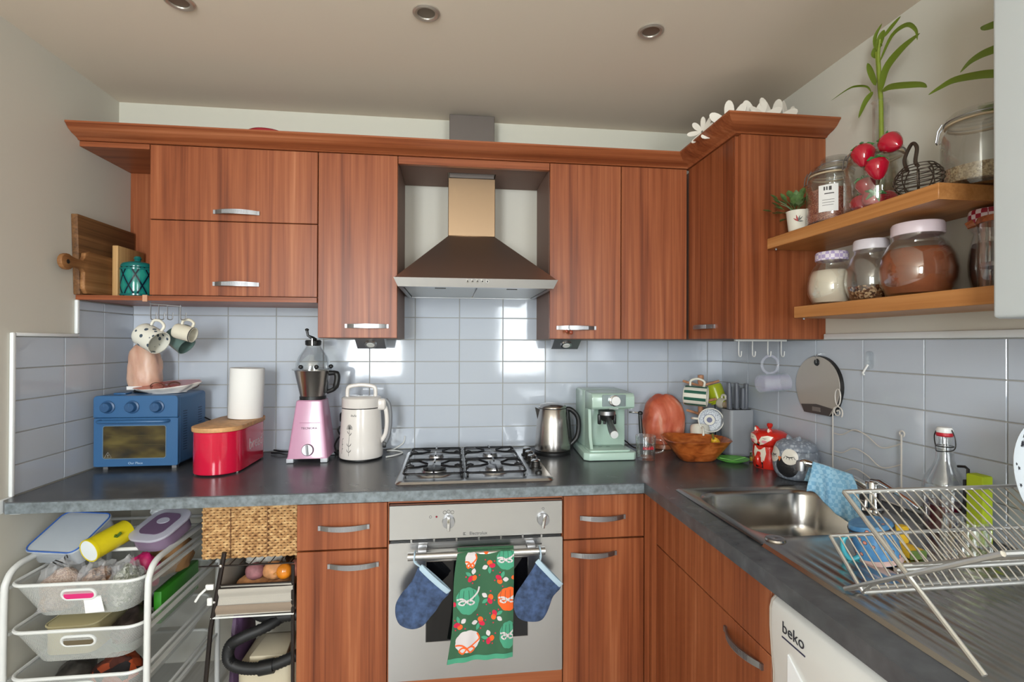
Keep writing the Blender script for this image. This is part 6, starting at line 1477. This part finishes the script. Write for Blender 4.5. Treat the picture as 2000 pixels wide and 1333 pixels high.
def lower_shelf():
    z = 1.5015
    def gob(name, label, c, r, h, fill, lvl, lidm, lidr=.62, pat=None):
        t = thing(name, label, 'jar', c, group='round jars on the lower shelf')
        nk = h*.80; prof = [(0, .003), (r*.60, 0), (r*.80, h*.05), (r*.97, h*.22), (r, h*.36), (r*.93, h*.56), (r*.74, h*.72), (r*lidr, h*.78), (r*lidr, h*.84)]
        inn = [(max(0, a-.0025), b_+.002) for a, b_ in prof]
        P('glass', GLASS, t, lambda b: b.lathe(prof+[(a, b_-.002) for a, b_ in reversed(inn)], 40, c), smooth=60)
        def R(zz):
            for (r0, z0), (r1, z1) in zip(prof, prof[1:]):
                if z0 <= zz <= z1: return r0+(r1-r0)*(zz-z0)/(z1-z0)
            return r*.5
        L = [(0, .006)]+[(R(h*q)-.004, h*q) for q in [.05+.05*i for i in range(int((lvl-.05)/.05)+1)]]
        P('contents', fill, t, lambda b: b.lathe(L+[(L[-1][0]*.5, L[-1][1]+.004), (0, L[-1][1]+.002)], 36, c), smooth=60)
        ld = P('lid', lidm, t, lambda b: b.lathe([(0, 0), (r*lidr*1.06, 0), (r*lidr*1.08, .003), (r*lidr*1.08, h*.13), (r*lidr*1.02, h*.16), (0, h*.16)], 36, (c[0], c[1], c[2]+h*.842)), smooth=40)
        return t
    def gingham(name, a, b_):
        k = NT(name); ch = k.n('ShaderNodeTexChecker'); ch.inputs['Scale'].default_value = 90; k.l(k.coords(), ch.inputs['Vector']); ch.inputs[1].default_value = (*lin(a), 1); ch.inputs[2].default_value = (*lin(b_), 1)
        k.l(ch.outputs[0], k.b.inputs['Base Color']); k.b.inputs['Roughness'].default_value = .4; return k.m
    WL_ = mat('jar_lid_white', (216, 210, 216), .35)
    gob('storage_jar', 'round glass jar of white sugar at the left end of the lower shelf', (2.345, -.884, z), .068, .165, mat('sugar', (222, 210, 190), .8), .70, gingham('lilac_gingham', (176, 160, 200), (226, 218, 226)))
    gob('storage_jar', 'round glass jar with a little muesli between sugar and cocoa jars', (2.365, -1.012, z), .066, .178, grain('muesli', ((60, 34, 22), (128, 84, 52), (206, 176, 136)), 190), .26, WL_)
    gob('storage_jar', 'large round glass jar of brown cocoa powder on the lower shelf', (2.360, -1.163, z), .085, .190, mat('cocoa', (142, 78, 46), .9, var=.12, vscale=20), .70, mat('jar_lid_pink', (222, 206, 212), .35))
    gob('storage_jar', 'dark-filled jar with red gingham lid behind the cocoa jar', (2.440, -1.275, z), .042, .20, mat('dark_beans', (44, 30, 28), .6), .62, gingham('red_gingham', (150, 26, 48), (214, 196, 200)), .9)
    c = (2.385, -1.355, z)
    t = thing('coffee_press', 'glass coffee press with wooden lid on the lower shelf', 'coffee press', c)
    P('beaker', GLASS, t, lambda b: b.lathe([(0, .002), (.047, 0), (.049, .004), (.049, .150), (.047, .150), (.047, .006), (0, .006)], 32, c), smooth=50)
    P('lid', W_X, t, lambda b: b.lathe([(.051, 0), (.052, .004), (.049, .014), (0, .018)], 32, (c[0], c[1], c[2]+.1508)))
    P('knob', W_X, t, lambda b: b.lathe([(.010, 0), (.014, .006), (.014, .022), (.010, .026), (0, .026)], 20, (c[0], c[1], c[2]+.169)))
    P('plunger_rod', CHROME, t, lambda b: b.cyl((c[0], c[1], c[2]+.062), (c[0], c[1], c[2]+.150), .003, .003, 8))
    P('plunger', NICKEL, t, lambda b: b.lathe([(.045, 0), (.046, .004), (.044, .010), (0, .012)], 28, (c[0], c[1], c[2]+.052)))
    P('spout_tip', W_X, t, lambda b: b.tube([(c[0]-.03, c[1]+.045, c[2]+.158), (c[0]-.038, c[1]+.056, c[2]+.152)], [.010, .008], 8))
    # second bamboo, mostly behind the boiler
    V = (2.43, -1.455, z)
    t = thing('bamboo_vase', 'second lucky bamboo with leaves reaching out from behind the boiler', 'plant', V)
    P('vase', GLASS, t, lambda b: b.lathe([(0, 0), (.026, 0), (.026, .30), (.018, .33), (.018, .40), (.016, .40), (.016, .33), (.024, .298), (.024, .004), (0, .004)], 24, V))
    GB = bpy.data.materials['bamboo_green']
    P('stalk', GB, t, lambda b: b.tube([(2.43, -1.455, z+.01), (2.43, -1.452, z+.35), (2.42, -1.44, z+.64)], .007, 8))
    for pts in ([(-1.445, 2.02), (-1.38, 2.055), (-1.329, 2.055), (-1.3, 2.057), (-1.276, 2.052), (-1.256, 2.037)], [(-1.446, 1.93), (-1.40, 1.965), (-1.331, 1.996), (-1.292, 2.013), (-1.236, 2.03), (-1.2, 2.028), (-1.174, 2.023)], [(-1.447, 1.90), (-1.38, 1.91), (-1.313, 1.925), (-1.297, 1.935)], [(-1.445, 2.08), (-1.38, 2.10), (-1.316, 2.112), (-1.303, 2.117)]):
        leaf_fn(t, 2.40, pts, .009, -.02)
lower_shelf()

# ================================================================== ceiling lights, things on top of the cabinets
def overhead():
    for x, y, lab in ((1.085, -.822, 'recessed ceiling spotlight above the cooker hood, middle of three'), (1.779, -.821, 'recessed ceiling spotlight nearest the corner cabinet'), (.382, -.783, 'recessed ceiling spotlight nearest the left wall')):
        t = thing('ceiling_spotlight', lab, 'light', (x, y, ZC), group='recessed ceiling spotlights')
        P('bezel', mat('bezel_nickel', (190, 182, 170), .35, .7), t, lambda b: b.lathe([(.040, -.0005), (.040, -.004), (.034, -.007), (.027, -.005), (.026, -.0008)], 36, (x, y, ZC), closed=True))
        P('lamp', mat('lamp_grey', (120, 112, 100), .3, .4), t, lambda b: b.lathe([(.0258, -.0015), (.02, -.0012), (0, -.0010)], 28, (x, y, ZC)))
    WH = mat('petal_white', (232, 226, 214), .5)
    t = thing('flower_bowl', 'white bowl of cut-out flower petals on top of the corner cabinet', 'bowl', (2.28, -.52, 2.1135))
    P('bowl_base', WH, t, lambda b: b.lathe([(0, 0), (.09, 0), (.125, .02), (.135, .045), (.130, .046), (.12, .024), (.088, .005), (0, .005)], 40, (2.28, -.52, 2.1135)), smooth=50)
    random.seed(3)
    def petal(fc, ang, L, wd, nrm):
        nrm = Vector(nrm).normalized(); up = Vector((0, 0, 1)); s = up.cross(nrm).normalized(); u = nrm.cross(s)
        d = s*math.cos(ang)+u*math.sin(ang); e = nrm.cross(d); pts = []
        n = 18
        for i in range(n):
            a = 2*PI*i/n; q = .5-.5*math.cos(a); ww = wd*math.sin(a)*(.55+.45*q)
            pts.append(Vector(fc)+d*(L*q+.004)+e*ww+nrm*(.012*q*q))
        vs = [p+nrm*.0015 for p in pts]+[p-nrm*.0015 for p in pts]
        fs = [tuple(range(n)), tuple(reversed(range(n, 2*n)))]+[(i, n+i, n+(i+1) % n, (i+1) % n) for i in range(n)]
        MB().add(vs, fs).build('petal', WH, t, True, 30)
    for fc, L, wd, nrm, angs in (((2.105, -.520, 2.185), .052, .013, (-1, -.6, .25), (.2, .8, 1.5, 2.3, 3.1, -2.2, -1.3, -.5)), ((2.160, -.620, 2.165), .092, .021, (-.75, -.9, .3), (.35, 1.0, 1.65, 2.4, 3.4, -.4)), ((2.235, -.655, 2.165), .092, .021, (-.35, -1, .3), (.5, 1.2, 1.9)), ((2.300, -.665, 2.165), .098, .021, (.0, -1, .3), (.55, 1.25, 1.95, 2.6)), ((2.375, -.645, 2.165), .094, .019, (.45, -1, .3), (.45, 1.1, 1.75)), ((2.42, -.58, 2.17), .085, .018, (.8, -.8, .3), (.7, 1.4, 2.0)), ((2.20, -.42, 2.17), .08, .02, (-.5, .8, .3), (.6, 1.3, 2.1)), ((2.34, -.41, 2.17), .08, .02, (.5, .8, .3), (.6, 1.3, 2.1))):
        for a in angs: petal(fc, a, L*random.uniform(.9, 1.08), wd, nrm)
    t = thing('cake_tin', 'red patterned tin lying on top of the flap cabinet', 'tin', (.430, -.2, 2.1125))
    P('tin', mat('tin_red', (150, 28, 40), .3), t, lambda b: b.lathe([(.082, 0), (.085, .003), (.085, .075), (.086, .076), (.086, .094), (.08, .1), (0, .101)], 40, (.430, -.2, 2.1125)))
    P('lid_trim', mat('tin_cream', (214, 200, 190), .4), t, lambda b: b.lathe([(.0862, .080), (.0866, .080), (.0866, .084), (.0862, .084)], 40, (.430, -.2, 2.1125), closed=True))
overhead()

# ================================================================== under the worktop on the left
def lumpy(b, c, r, seed, amp=.18, fr=2.5, flat=.55, nu=24, nv=16):
    s0 = len(b.v); b.ball((0, 0, 0), 1, nu, nv)
    for i in range(s0, len(b.v)):
        v = Vector(b.v[i]); d = v.normalized() if v.length else v
        v = v*(1+amp*noise.noise(d*fr+Vector((seed, seed*.7, 0)))+amp*.5*noise.noise(d*fr*2.3+Vector((0, seed, seed))))
        if v.z < -flat: v.z = -flat
        b.v[i] = (c[0]+v.x*r[0], c[1]+v.y*r[1], c[2]+(v.z+flat)*r[2])
def trolley():
    t = thing('mesh_trolley', 'white metal trolley with pull-out mesh baskets under the worktop', 'trolley', (.04, -.42, 0))
    xl, xr, yf, yb = -.158, .240, -.655, -.185
    for x in (xl, xr):
        path = smoothpath([(x, yf-.008, .012), (x, yf-.004, .30), (x, yf, .60), (x, yf+.010, .662), (x, yf+.045, .690), (x, yf+.12, .695), (x, -.35, .697), (x, yb-.04, .697), (x, yb-.008, .69), (x, yb, .66), (x, yb, .3), (x, yb, .012)], 5)
        P('side_frame', WHITEM, t, lambda b: b.tube(path, .0095, 10))
        for z in (.645, .505, .365, .225): P('runner', WHITEM, t, lambda b: b.box(x-.006 if x > 0 else x-.004, x+.004 if x > 0 else x+.006, yf+.012, yb, z-.012, z-.002))
        for y in (yf-.008, yb): P('castor', BLACK, t, lambda b: b.lathe([(.012, 0), (.014, .004), (.012, .012), (0, .0125)], 14, (x, y, 0)))
    P('cross_bar', WHITEM, t, lambda b: b.tube([(xl, -.52, .694), (xr, -.52, .694)], .006, 8))
    P('cross_bar', WHITEM, t, lambda b: b.tube([(xl, yb-.02, .694), (xr, yb-.02, .694)], .006, 8))
    MM = mesh_metal('basket_mesh', (204, 206, 202))
    for k, z in enumerate((.652, .512, .372, .232)):
        N = 6
        top = rrect(xl+.014, xr-.014, yf-.012, yb+.005, .045, N); bot = rrect(xl+.062, xr-.062, yf+.022, yb-.02, .05, N); h = .108
        n = len(top); b = MB(); vs = []; uvs = []; s = 0
        for i in range(n+1):
            a = top[i % n]; bb = bot[i % n]
            if i: s += math.dist(a, top[(i-1) % n])
            vs += [(a[0], a[1], z), (bb[0], bb[1], z-h)]; uvs += [(s, h), (s, 0)]
        fs = [(2*i, 2*i+1, 2*i+3, 2*i+2) for i in range(n)]
        o0 = len(vs); vs += [(x, y, z-h) for x, y in bot]; uvs += [(x, y) for x, y in bot]; fs.append(tuple(range(o0, o0+n)))
        b.add(vs, fs); bk = b.build('basket', MM, t, True, 50, uvs)
        P('basket_rim', WHITEM, bk, lambda b: b.tube([(x, y, z) for x, y in top], .0052, 8, True))
        if k < 3:
            hz = z-.038; yy = yf-.012+.034*.38-.001
            P('handle_ring', WHITEM, bk, lambda b: b.tube([(x, yy-.30*(zz-hz), zz) for x, zz in rrect(.000, .092, hz-.016, hz+.016, .0158, 6)], .0042, 8, True))
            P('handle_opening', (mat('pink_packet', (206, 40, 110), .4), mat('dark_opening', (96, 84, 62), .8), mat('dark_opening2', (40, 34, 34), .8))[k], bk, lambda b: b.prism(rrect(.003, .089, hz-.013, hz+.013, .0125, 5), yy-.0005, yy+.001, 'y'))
    # price tag on the top basket
    P('paper_tag', PAPER, t, lambda b: b.prism([(.062, .553), (.115, .556), (.104, .606), (.056, .596)], yf+.004, yf+.006, 'y'))
trolley()
def trolley_load():
    FT = frosted('frosted_plastic', (214, 220, 226), .45); FL = frosted('frosted_lid', (206, 204, 218), .62)
    t = thing('food_container', 'clear plastic food container with blue rim leaning on the trolley', 'container', (-.07, -.40, .70))
    M = Matrix.Translation((-.090, -.545, .664)) @ Matrix.Rotation(-.22, 4, 'Z') @ Matrix.Rotation(.50, 4, 'X')
    P('tub', FT, t, lambda b: b.prism(rrect(-.085, .085, .0, .155, .022, 5), -.055, 0, 'z', .004, 2).xf(M @ Matrix.Translation((0, 0, .055))))
    P('lid', frosted('clear_lid', (224, 232, 240), .35), t, lambda b: b.prism(rrect(-.092, .092, -.006, .161, .026, 5), .0555, .060, 'z').xf(M))
    P('blue_seal', mat('blue_rim', (50, 96, 176), .35), t, lambda b: b.tube([(x, y, .061) for x, y in rrect(-.089, .089, -.003, .158, .025, 5)], .0022, 6, True).xf(M))
    t = thing('snack_tube', 'yellow cardboard snack tube with white cap on the trolley', 'tube', (.04, -.45, .70))
    A = Vector((.036, -.590, .722)); B = Vector((.078, -.485, .744)); d = (B-A).normalized()
    P('tube', mat('tube_yellow', (220, 200, 30), .4), t, lambda b: b.cyl(A, B, .036, .036, 32), smooth=50)
    P('cap', mat('tube_cap', (226, 232, 234), .35), t, lambda b: b.cyl(A-d*.006, A-d*.0005, .0335, .0345, 32))
    P('cap_ring', mat('tube_yellow2', (226, 206, 24), .4), t, lambda b: b.lathe([(.0345, 0), (.0372, 0), (.0372, .008), (.0345, .008)], 32, M=Matrix.Translation(A-d*.0065) @ d.to_track_quat('Z', 'Y').to_matrix().to_4x4(), closed=True))
    P('printed_motif', mat('motif_green', (74, 104, 30), .5), t, lambda b: b.tube([(A.x*.55+B.x*.45+.030, A.y*.55+B.y*.45-.014, .752), (A.x*.5+B.x*.5+.032, A.y*.5+B.y*.5-.014, .748), (A.x*.42+B.x*.58+.034, A.y*.42+B.y*.58-.012, .756)], .005, 6))
    t = thing('food_container', 'frosted oval tub with lid and purple contents on the trolley', 'container', (.175, -.43, .70))
    M = Matrix.Translation((.168, -.535, .688)) @ Matrix.Rotation(-.30, 4, 'Z') @ Matrix.Rotation(.34, 4, 'X')
    P('tub', frosted('purple_tub', (134, 112, 138), .8), t, lambda b: b.prism(rrect(-.066, .066, .0, .15, .045, 6), .0, .042, 'z', .004, 2).xf(M))
    P('lid', FL, t, lambda b: b.prism(rrect(-.074, .074, -.008, .158, .05, 6), .0425, .052, 'z', .003, 2).xf(M))
    P('lid_panel', frosted('purple_panel', (120, 96, 124), .75), t, lambda b: b.prism(rrect(-.046, .046, .022, .128, .025, 6), .0522, .0540, 'z').xf(M))
    P('lid_button', FL, t, lambda b: b.lathe([(.016, 0), (.015, .0015), (0, .0015)], 24, (0, .088, .0542), sx=1.4).xf(M))
    t = thing('crumpled_bag', 'crumpled white plastic bag at the back of the trolley', 'bag', (.095, -.30, .70))
    P('bag', mat('bag_white', (220, 224, 226), .4), t, lambda b: lumpy(b, (.105, -.305, .745), (.045, .035, .06), 4.4, .5, 3.5), smooth=15)
    t = thing('biscuit_box', 'dark blue patterned box at the back of the trolley', 'box', (.295, -.28, .70))
    bx = P('box', mat('box_blue', (52, 50, 110), .5), t, lambda b: b.box(.262, .325, -.34, -.24, .705, .80, .002).xf(Matrix.Translation((0, 0, 0))))
    P('box_print', mat('box_gold', (196, 150, 90), .5), bx, lambda b: b.lathe([(.012, 0), (0, .001)], 20, M=Matrix.Translation((.293, -.3405, .765)) @ Matrix.Rotation(PI/2, 4, 'X')))
    # bags in the baskets: seen over the rims and through the mesh
    GRN = grain('bag_grain', ((150, 112, 88), (184, 148, 120), (206, 176, 150)), 300)
    film = frosted('clear_film', (226, 226, 228), .22)
    def bag(name, lab, c, r, m, seed, clipm=None, cat='bag', filmy=True):
        t = thing(name, lab, cat, c, group='food bags in the trolley baskets')
        P('contents', m, t, lambda b: lumpy(b, c, r, seed, .2, 2.2), smooth=70)
        if filmy: P('film', film, t, lambda b: lumpy(b, (c[0], c[1], c[2]-.002), (r[0]*1.08, r[1]*1.08, r[2]*1.22), seed+.3, .34, 3.2), smooth=25)
        return t
    t = bag('grain_bag', 'clear bag of pale pink grain in the top trolley basket', (-.050, -.580, .552), (.058, .060, .072), GRN, 1.2)
    P('clip', DKMET, t, lambda b: b.tube([(-.062, -.60, .690), (-.045, -.595, .676), (-.030, -.59, .672), (-.042, -.586, .700), (-.036, -.588, .714), (-.030, -.59, .700)], .0018, 6).tube([(-.045, -.595, .676), (-.068, -.597, .692), (-.060, -.597, .697), (-.03, -.592, .68)], .0018, 6))
    bag('grain_bag', 'clear bag of brown nuts in the top trolley basket', (.048, -.575, .550), (.048, .058, .070), grain('nuts', ((96, 64, 44), (150, 112, 84), (190, 160, 134)), 160), 2.6)
    bag('grain_bag', 'clear bag of green seeds at the right of the top trolley basket', (.135, -.575, .552), (.042, .055, .070), grain('seeds', ((86, 92, 70), (140, 146, 120), (206, 206, 196)), 170), 5.1)
    bag('sweet_bag', 'bright pink sweet packet at the right of the top trolley basket', (.13, -.48, .552), (.05, .035, .072), mat('pink_sweets', (196, 40, 104), .4, var=.2), 7.7, filmy=False)
    bag('paper_packet', 'brown paper packet in the right side of the trolley', (.15, -.34, .552), (.06, .09, .080), mat('kraft', (170, 126, 82), .8, bump=.5, bscale=40), 8.2, filmy=False, cat='packet')
    t = thing('plastic_box', 'beige plastic box in the second trolley basket', 'box', (.0, -.50, .408))
    P('box', mat('beige_plastic', (196, 184, 140), .4), t, lambda b: b.prism(rrect(-.085, .062, -.612, -.34, .03, 5), .4075, .500, 'z', .006, 2))
    P('box_rim', mat('beige_rim', (206, 196, 156), .4), t, lambda b: b.tube([(x, y, .497) for x, y in rrect(-.088, .065, -.615, -.337, .032, 5)], .003, 6, True))
    bag('dark_bag', 'dark packet at the right of the second trolley basket', (.120, -.52, .410), (.045, .075, .055), mat('dark_packet', (60, 50, 46), .5, var=.4, vscale=20), 3.3, filmy=False, cat='packet')
    bag('dark_bag', 'black packet at the back of the second trolley basket', (.055, -.30, .410), (.095, .055, .070), mat('black_packet', (36, 34, 34), .4), 6.1, filmy=False, cat='packet')
    bag('orange_bag', 'orange and black packets in the third trolley basket', (.090, -.55, .268), (.070, .070, .062), grain('packet_mix', ((30, 26, 28), (110, 52, 34), (196, 84, 40)), 28), 9.3, filmy=False, cat='packet')
    bag('dark_bag', 'dark grey packet at the left of the third trolley basket', (-.035, -.55, .268), (.055, .070, .056), mat('grey_packet', (74, 70, 66), .5, var=.4, vscale=18), 9.9, filmy=False, cat='packet')
    t = thing('tray', 'green plastic tray edge at the right of the trolley', 'tray', (.22, -.33, .41))
    P('tray', mat('bright_green', (60, 150, 40), .4), t, lambda b: b.box(.150, .176, -.46, -.20, .409, .52, .004))
trolley_load()
def rack_unit():
    t = thing('metal_rack', 'narrow dark metal rack with fabric bins under the worktop', 'rack', (.50, -.4, 0))
    DM = mat('rack_dark', (58, 52, 50), .35, .7)
    for y, xa in ((-.600, 0), (-.24, .0)):
        P('post', DM, t, lambda b: b.tube([(.352, y, .004), (.373, y, .16), (.398, y, .46)]+([(.438, y, .700)] if y < -.5 else [(.429, y, .645)]), .0075, 8))
        P('post', DM, t, lambda b: b.tube([(.652, y, .004), (.650, y, .65)], .006, 8))
    P('joint_bolt', CHROME, t, lambda b: b.ball((.430, -.609, .660), (.006, .004, .006), 10, 8))
    P('joint_bolt', CHROME, t, lambda b: b.ball((.411, -.609, .545), (.005, .004, .005), 10, 8))
    for z, xs in ((.6585, .362), (.596, .425), (.586, .423)):
        P('front_bar', DM, t, lambda b: b.tube([(xs, -.604, z), (.655, -.604, z)], .0028, 6))
    for i in range(9): P('shelf_wire', DM, t, lambda b: b.tube([(.39+.031*i, -.604, .6575), (.39+.031*i, -.22, .6575)], .0018, 5))
    P('lower_bar', WHITEM, t, lambda b: b.tube([(.40, -.604, .492), (.655, -.604, .492)], .003, 6))
    FB = mat('fabric_grey', (172, 166, 156), .95, bump=.3, bscale=400); FB2 = mat('fabric_taupe', (140, 124, 108), .95, bump=.3, bscale=400)
    bn = P('fabric_bin', FB, t, lambda b: b.prism([(.428, .590), (.653, .595), (.653, .497), (.412, .495)], -.600, -.594, 'y').prism([(.428, .592), (.436, .660), (.425, .62), (.412, .495)], -.600, -.25, 'y').box(.412, .653, -.594, -.25, .495, .500).box(.43, .653, -.255, -.25, .5, .64))
    P('bin_fold', FB, bn, lambda b: b.grid(lambda u, v: (.422+.230*u, -.6035-.004*math.sin(v*PI*2.2), .588-.055*v+.004*u), 8, 14))
    P('bin_base', FB2, bn, lambda b: b.grid(lambda u, v: (.410+.243*u, -.6025-.003*math.sin(v*PI*1.5), .530-.034*v), 8, 8))
    # white clip holding the rack
    P('cable_tie', WHITEP, t, lambda b: b.box(.385, .410, -.612, -.603, .585, .603, .003).tube([(.388, -.612, .59), (.372, -.618, .575), (.360, -.62, .555)], .004, 6).box(.390, .406, -.612, -.604, .535, .560, .003))
    # wicker basket
    t = thing('wicker_basket', 'woven seagrass basket on the rack under the worktop', 'basket', (.49, -.4, .661))
    k = NT('seagrass'); n1 = k.n('ShaderNodeTexNoise'); n1.inputs['Scale'].default_value = 55; k.l(k.coords(), n1.inputs['Vector'])
    k.l(k.ramp(n1.outputs[0], [(.3, (140, 98, 58)), (.5, (186, 144, 94)), (.7, (214, 178, 126))]), k.b.inputs['Base Color']); k.b.inputs['Roughness'].default_value = .8
    x0, x1, y0, y1, z0, z1 = .352, .655, -.560, -.20, .6625, .832
    P('core', mat('basket_core', (70, 46, 26), .9), t, lambda b: b.box(x0+.006, x1-.006, y0+.006, y0+.010, z0+.004, z1-.006).box(x0+.006, x0+.010, y0+.006, y1, z0+.004, z1-.006).box(x1-.010, x1-.006, y0+.006, y1, z0+.004, z1-.006).box(x0+.006, x1-.006, y1-.004, y1, z0+.004, z1-.006).box(x0+.006, x1-.006, y0+.006, y1, z0+.002, z0+.006))
    def weave(b):
        rows = 19; cols = 30; hz = (z1-z0)/rows; wx = (x1-x0)/cols
        for r in range(rows):
            z = z0+hz*(r+.5)
            pts = []
            for i in range(cols*2+1):
                ph = (i+2*(r % 2))*PI/2*1.0; jit = .0012*noise.noise(Vector((i*.7, r*3.1, 0)))
                pts.append((x0+(x1-x0)*i/(cols*2), y0+.004+.0042*math.sin(ph)+jit, z+.0016*noise.noise(Vector((i*.45, r*5.3, 2)))))
            b.tube(pts, hz*.50, 6)
            b.tube([(x0+.004+.0042*math.sin((i+2*(r % 2))*PI/2), y0+(y1-y0)*i/60, z) for i in range(61)], hz*.5, 5)
    stuff(P('weave', k.m, t, weave, smooth=60))
    for x in (x0+.088, x0+.205): P('stake', mat('stake_brown', (110, 74, 42), .8), t, lambda b: b.tube([(x, y0-.0005, z0+.004), (x, y0-.0005, z1-.004)], .0025, 6))
    P('rim', k.m, t, lambda b: b.tube([(x, y, z1) for x, y in rrect(x0+.003, x1-.003, y0+.004, y1-.003, .012, 3)], .0065, 8, True))
    # vegetables in the fabric bin
    z = .5005
    def veg(name, lab, c, r, m, seed, cat, amp=.10):
        t = thing(name, lab, cat, (c[0], c[1], c[2]-r[2]), group='vegetables in the fabric bin')
        P('skin', m, t, lambda b: lumpy(b, (c[0], c[1], c[2]-r[2]*.95), r, seed, amp, 1.8, .95), smooth=80); return t
    SP = mat('sweet_potato', (140, 92, 96), .7, var=.15, vscale=40); PT = mat('potato', (190, 134, 88), .7, var=.12, vscale=40); ON = mat('onion_skin', (214, 128, 34), .25, coat=.3, var=.15, vscale=25)
    veg('sweet_potato', 'dusky purple sweet potato at the left front of the fabric bin', (.513, -.545, .612), (.031, .030, .027), SP, 1.1, 'vegetable')
    veg('potato', 'large brown potato beside the onion in the fabric bin', (.572, -.54, .610), (.036, .032, .030), PT, 2.2, 'vegetable')
    t = veg('onion', 'shiny golden onion at the front of the fabric bin', (.612, -.565, .615), (.025, .024, .0245), ON, 3.3, 'vegetable', .03)
    P('onion_tip', mat('onion_tip', (176, 120, 60), .7), t, lambda b: b.tube([(.590, -.572, .612), (.580, -.576, .611)], [.006, .002], 6))
    veg('potato', 'reddish potato at the right edge of the fabric bin', (.638, -.52, .608), (.022, .035, .026), mat('red_potato', (170, 104, 86), .7), 4.4, 'vegetable')
    for c, r, s, lab in (((.50, -.52, .560), (.055, .06, .030), 5.5, 'brown potato underneath the sweet potato in the fabric bin'), ((.585, -.50, .558), (.05, .06, .030), 6.6, 'brown potato underneath the onion in the fabric bin'), ((.55, -.40, .56), (.07, .07, .032), 7.7, 'brown potato at the back of the fabric bin'), ((.63, -.43, .60), (.022, .03, .06), 8.8, 'tall brown potato at the right back of the fabric bin')):
        veg('potato', lab, c, r, PT, s, 'vegetable')
    t = thing('paper_bag', 'crumpled off-white bag at the back of the fabric bin', 'bag', (.51, -.43, .58))
    P('bag', mat('bag_offwhite', (206, 202, 192), .7), t, lambda b: lumpy(b, (.515, -.44, .590), (.066, .05, .042), 2.9, .22, 2.4, .8), smooth=25)
    # vacuum hose and things on the floor
    t = thing('vacuum_hose', 'coiled black ribbed vacuum cleaner hose on the rack floor', 'hose', (.53, -.42, .0))
    pts = smoothpath([(.66, -.47, .425), (.60, -.48, .422), (.52, -.47, .418), (.475, -.44, .425), (.455, -.40, .44), (.50, -.33, .45), (.58, -.30, .45), (.64, -.34, .44), (.62, -.42, .43), (.545, -.50, .405), (.47, -.53, .385), (.430, -.53, .36), (.425, -.535, .32), (.45, -.54, .295), (.51, -.545, .285), (.58, -.545, .295), (.65, -.54, .32)], 14)
    P('hose', mat('hose_black', (24, 24, 25), .55), t, lambda b: b.tube(pts, [.0195 if i % 2 else .0175 for i in range(len(pts))], 12), smooth=80)
    P('hose_cuff', BLACK, t, lambda b: b.tube([(.528, -.546, .2855), (.575, -.546, .292)], .0235, 14))
    t = thing('vacuum_cleaner', 'beige vacuum cleaner body standing behind the black hose', 'vacuum cleaner', (.53, -.42, 0))
    P('body', mat('vac_beige', (196, 184, 158), .5), t, lambda b: b.prism(rrect(.44, .635, -.52, -.30, .04, 5), .02, .275, 'z', .012, 2))
    P('top_panel', mat('vac_panel', (206, 194, 168), .5), t, lambda b: b.prism([(.478, -.50), (.60, -.50), (.585, -.36), (.490, -.36)], .2755, .30, 'z', .004, 2))
    for y in (-.5, -.32): P('wheel', BLACK, t, lambda b: b.cyl((.44, y, .022), (.635, y, .022), .021, .021, 16))
    t = thing('storage_bag', 'purple plastic bag beside the vacuum cleaner', 'bag', (.405, -.40, 0))
    P('bag', mat('bag_purple', (86, 62, 92), .5, var=.2, vscale=12), t, lambda b: lumpy(b, (.405, -.36, .0), (.026, .10, .24), 1.9, .15, 2.4, .9), smooth=40)
rack_unit()
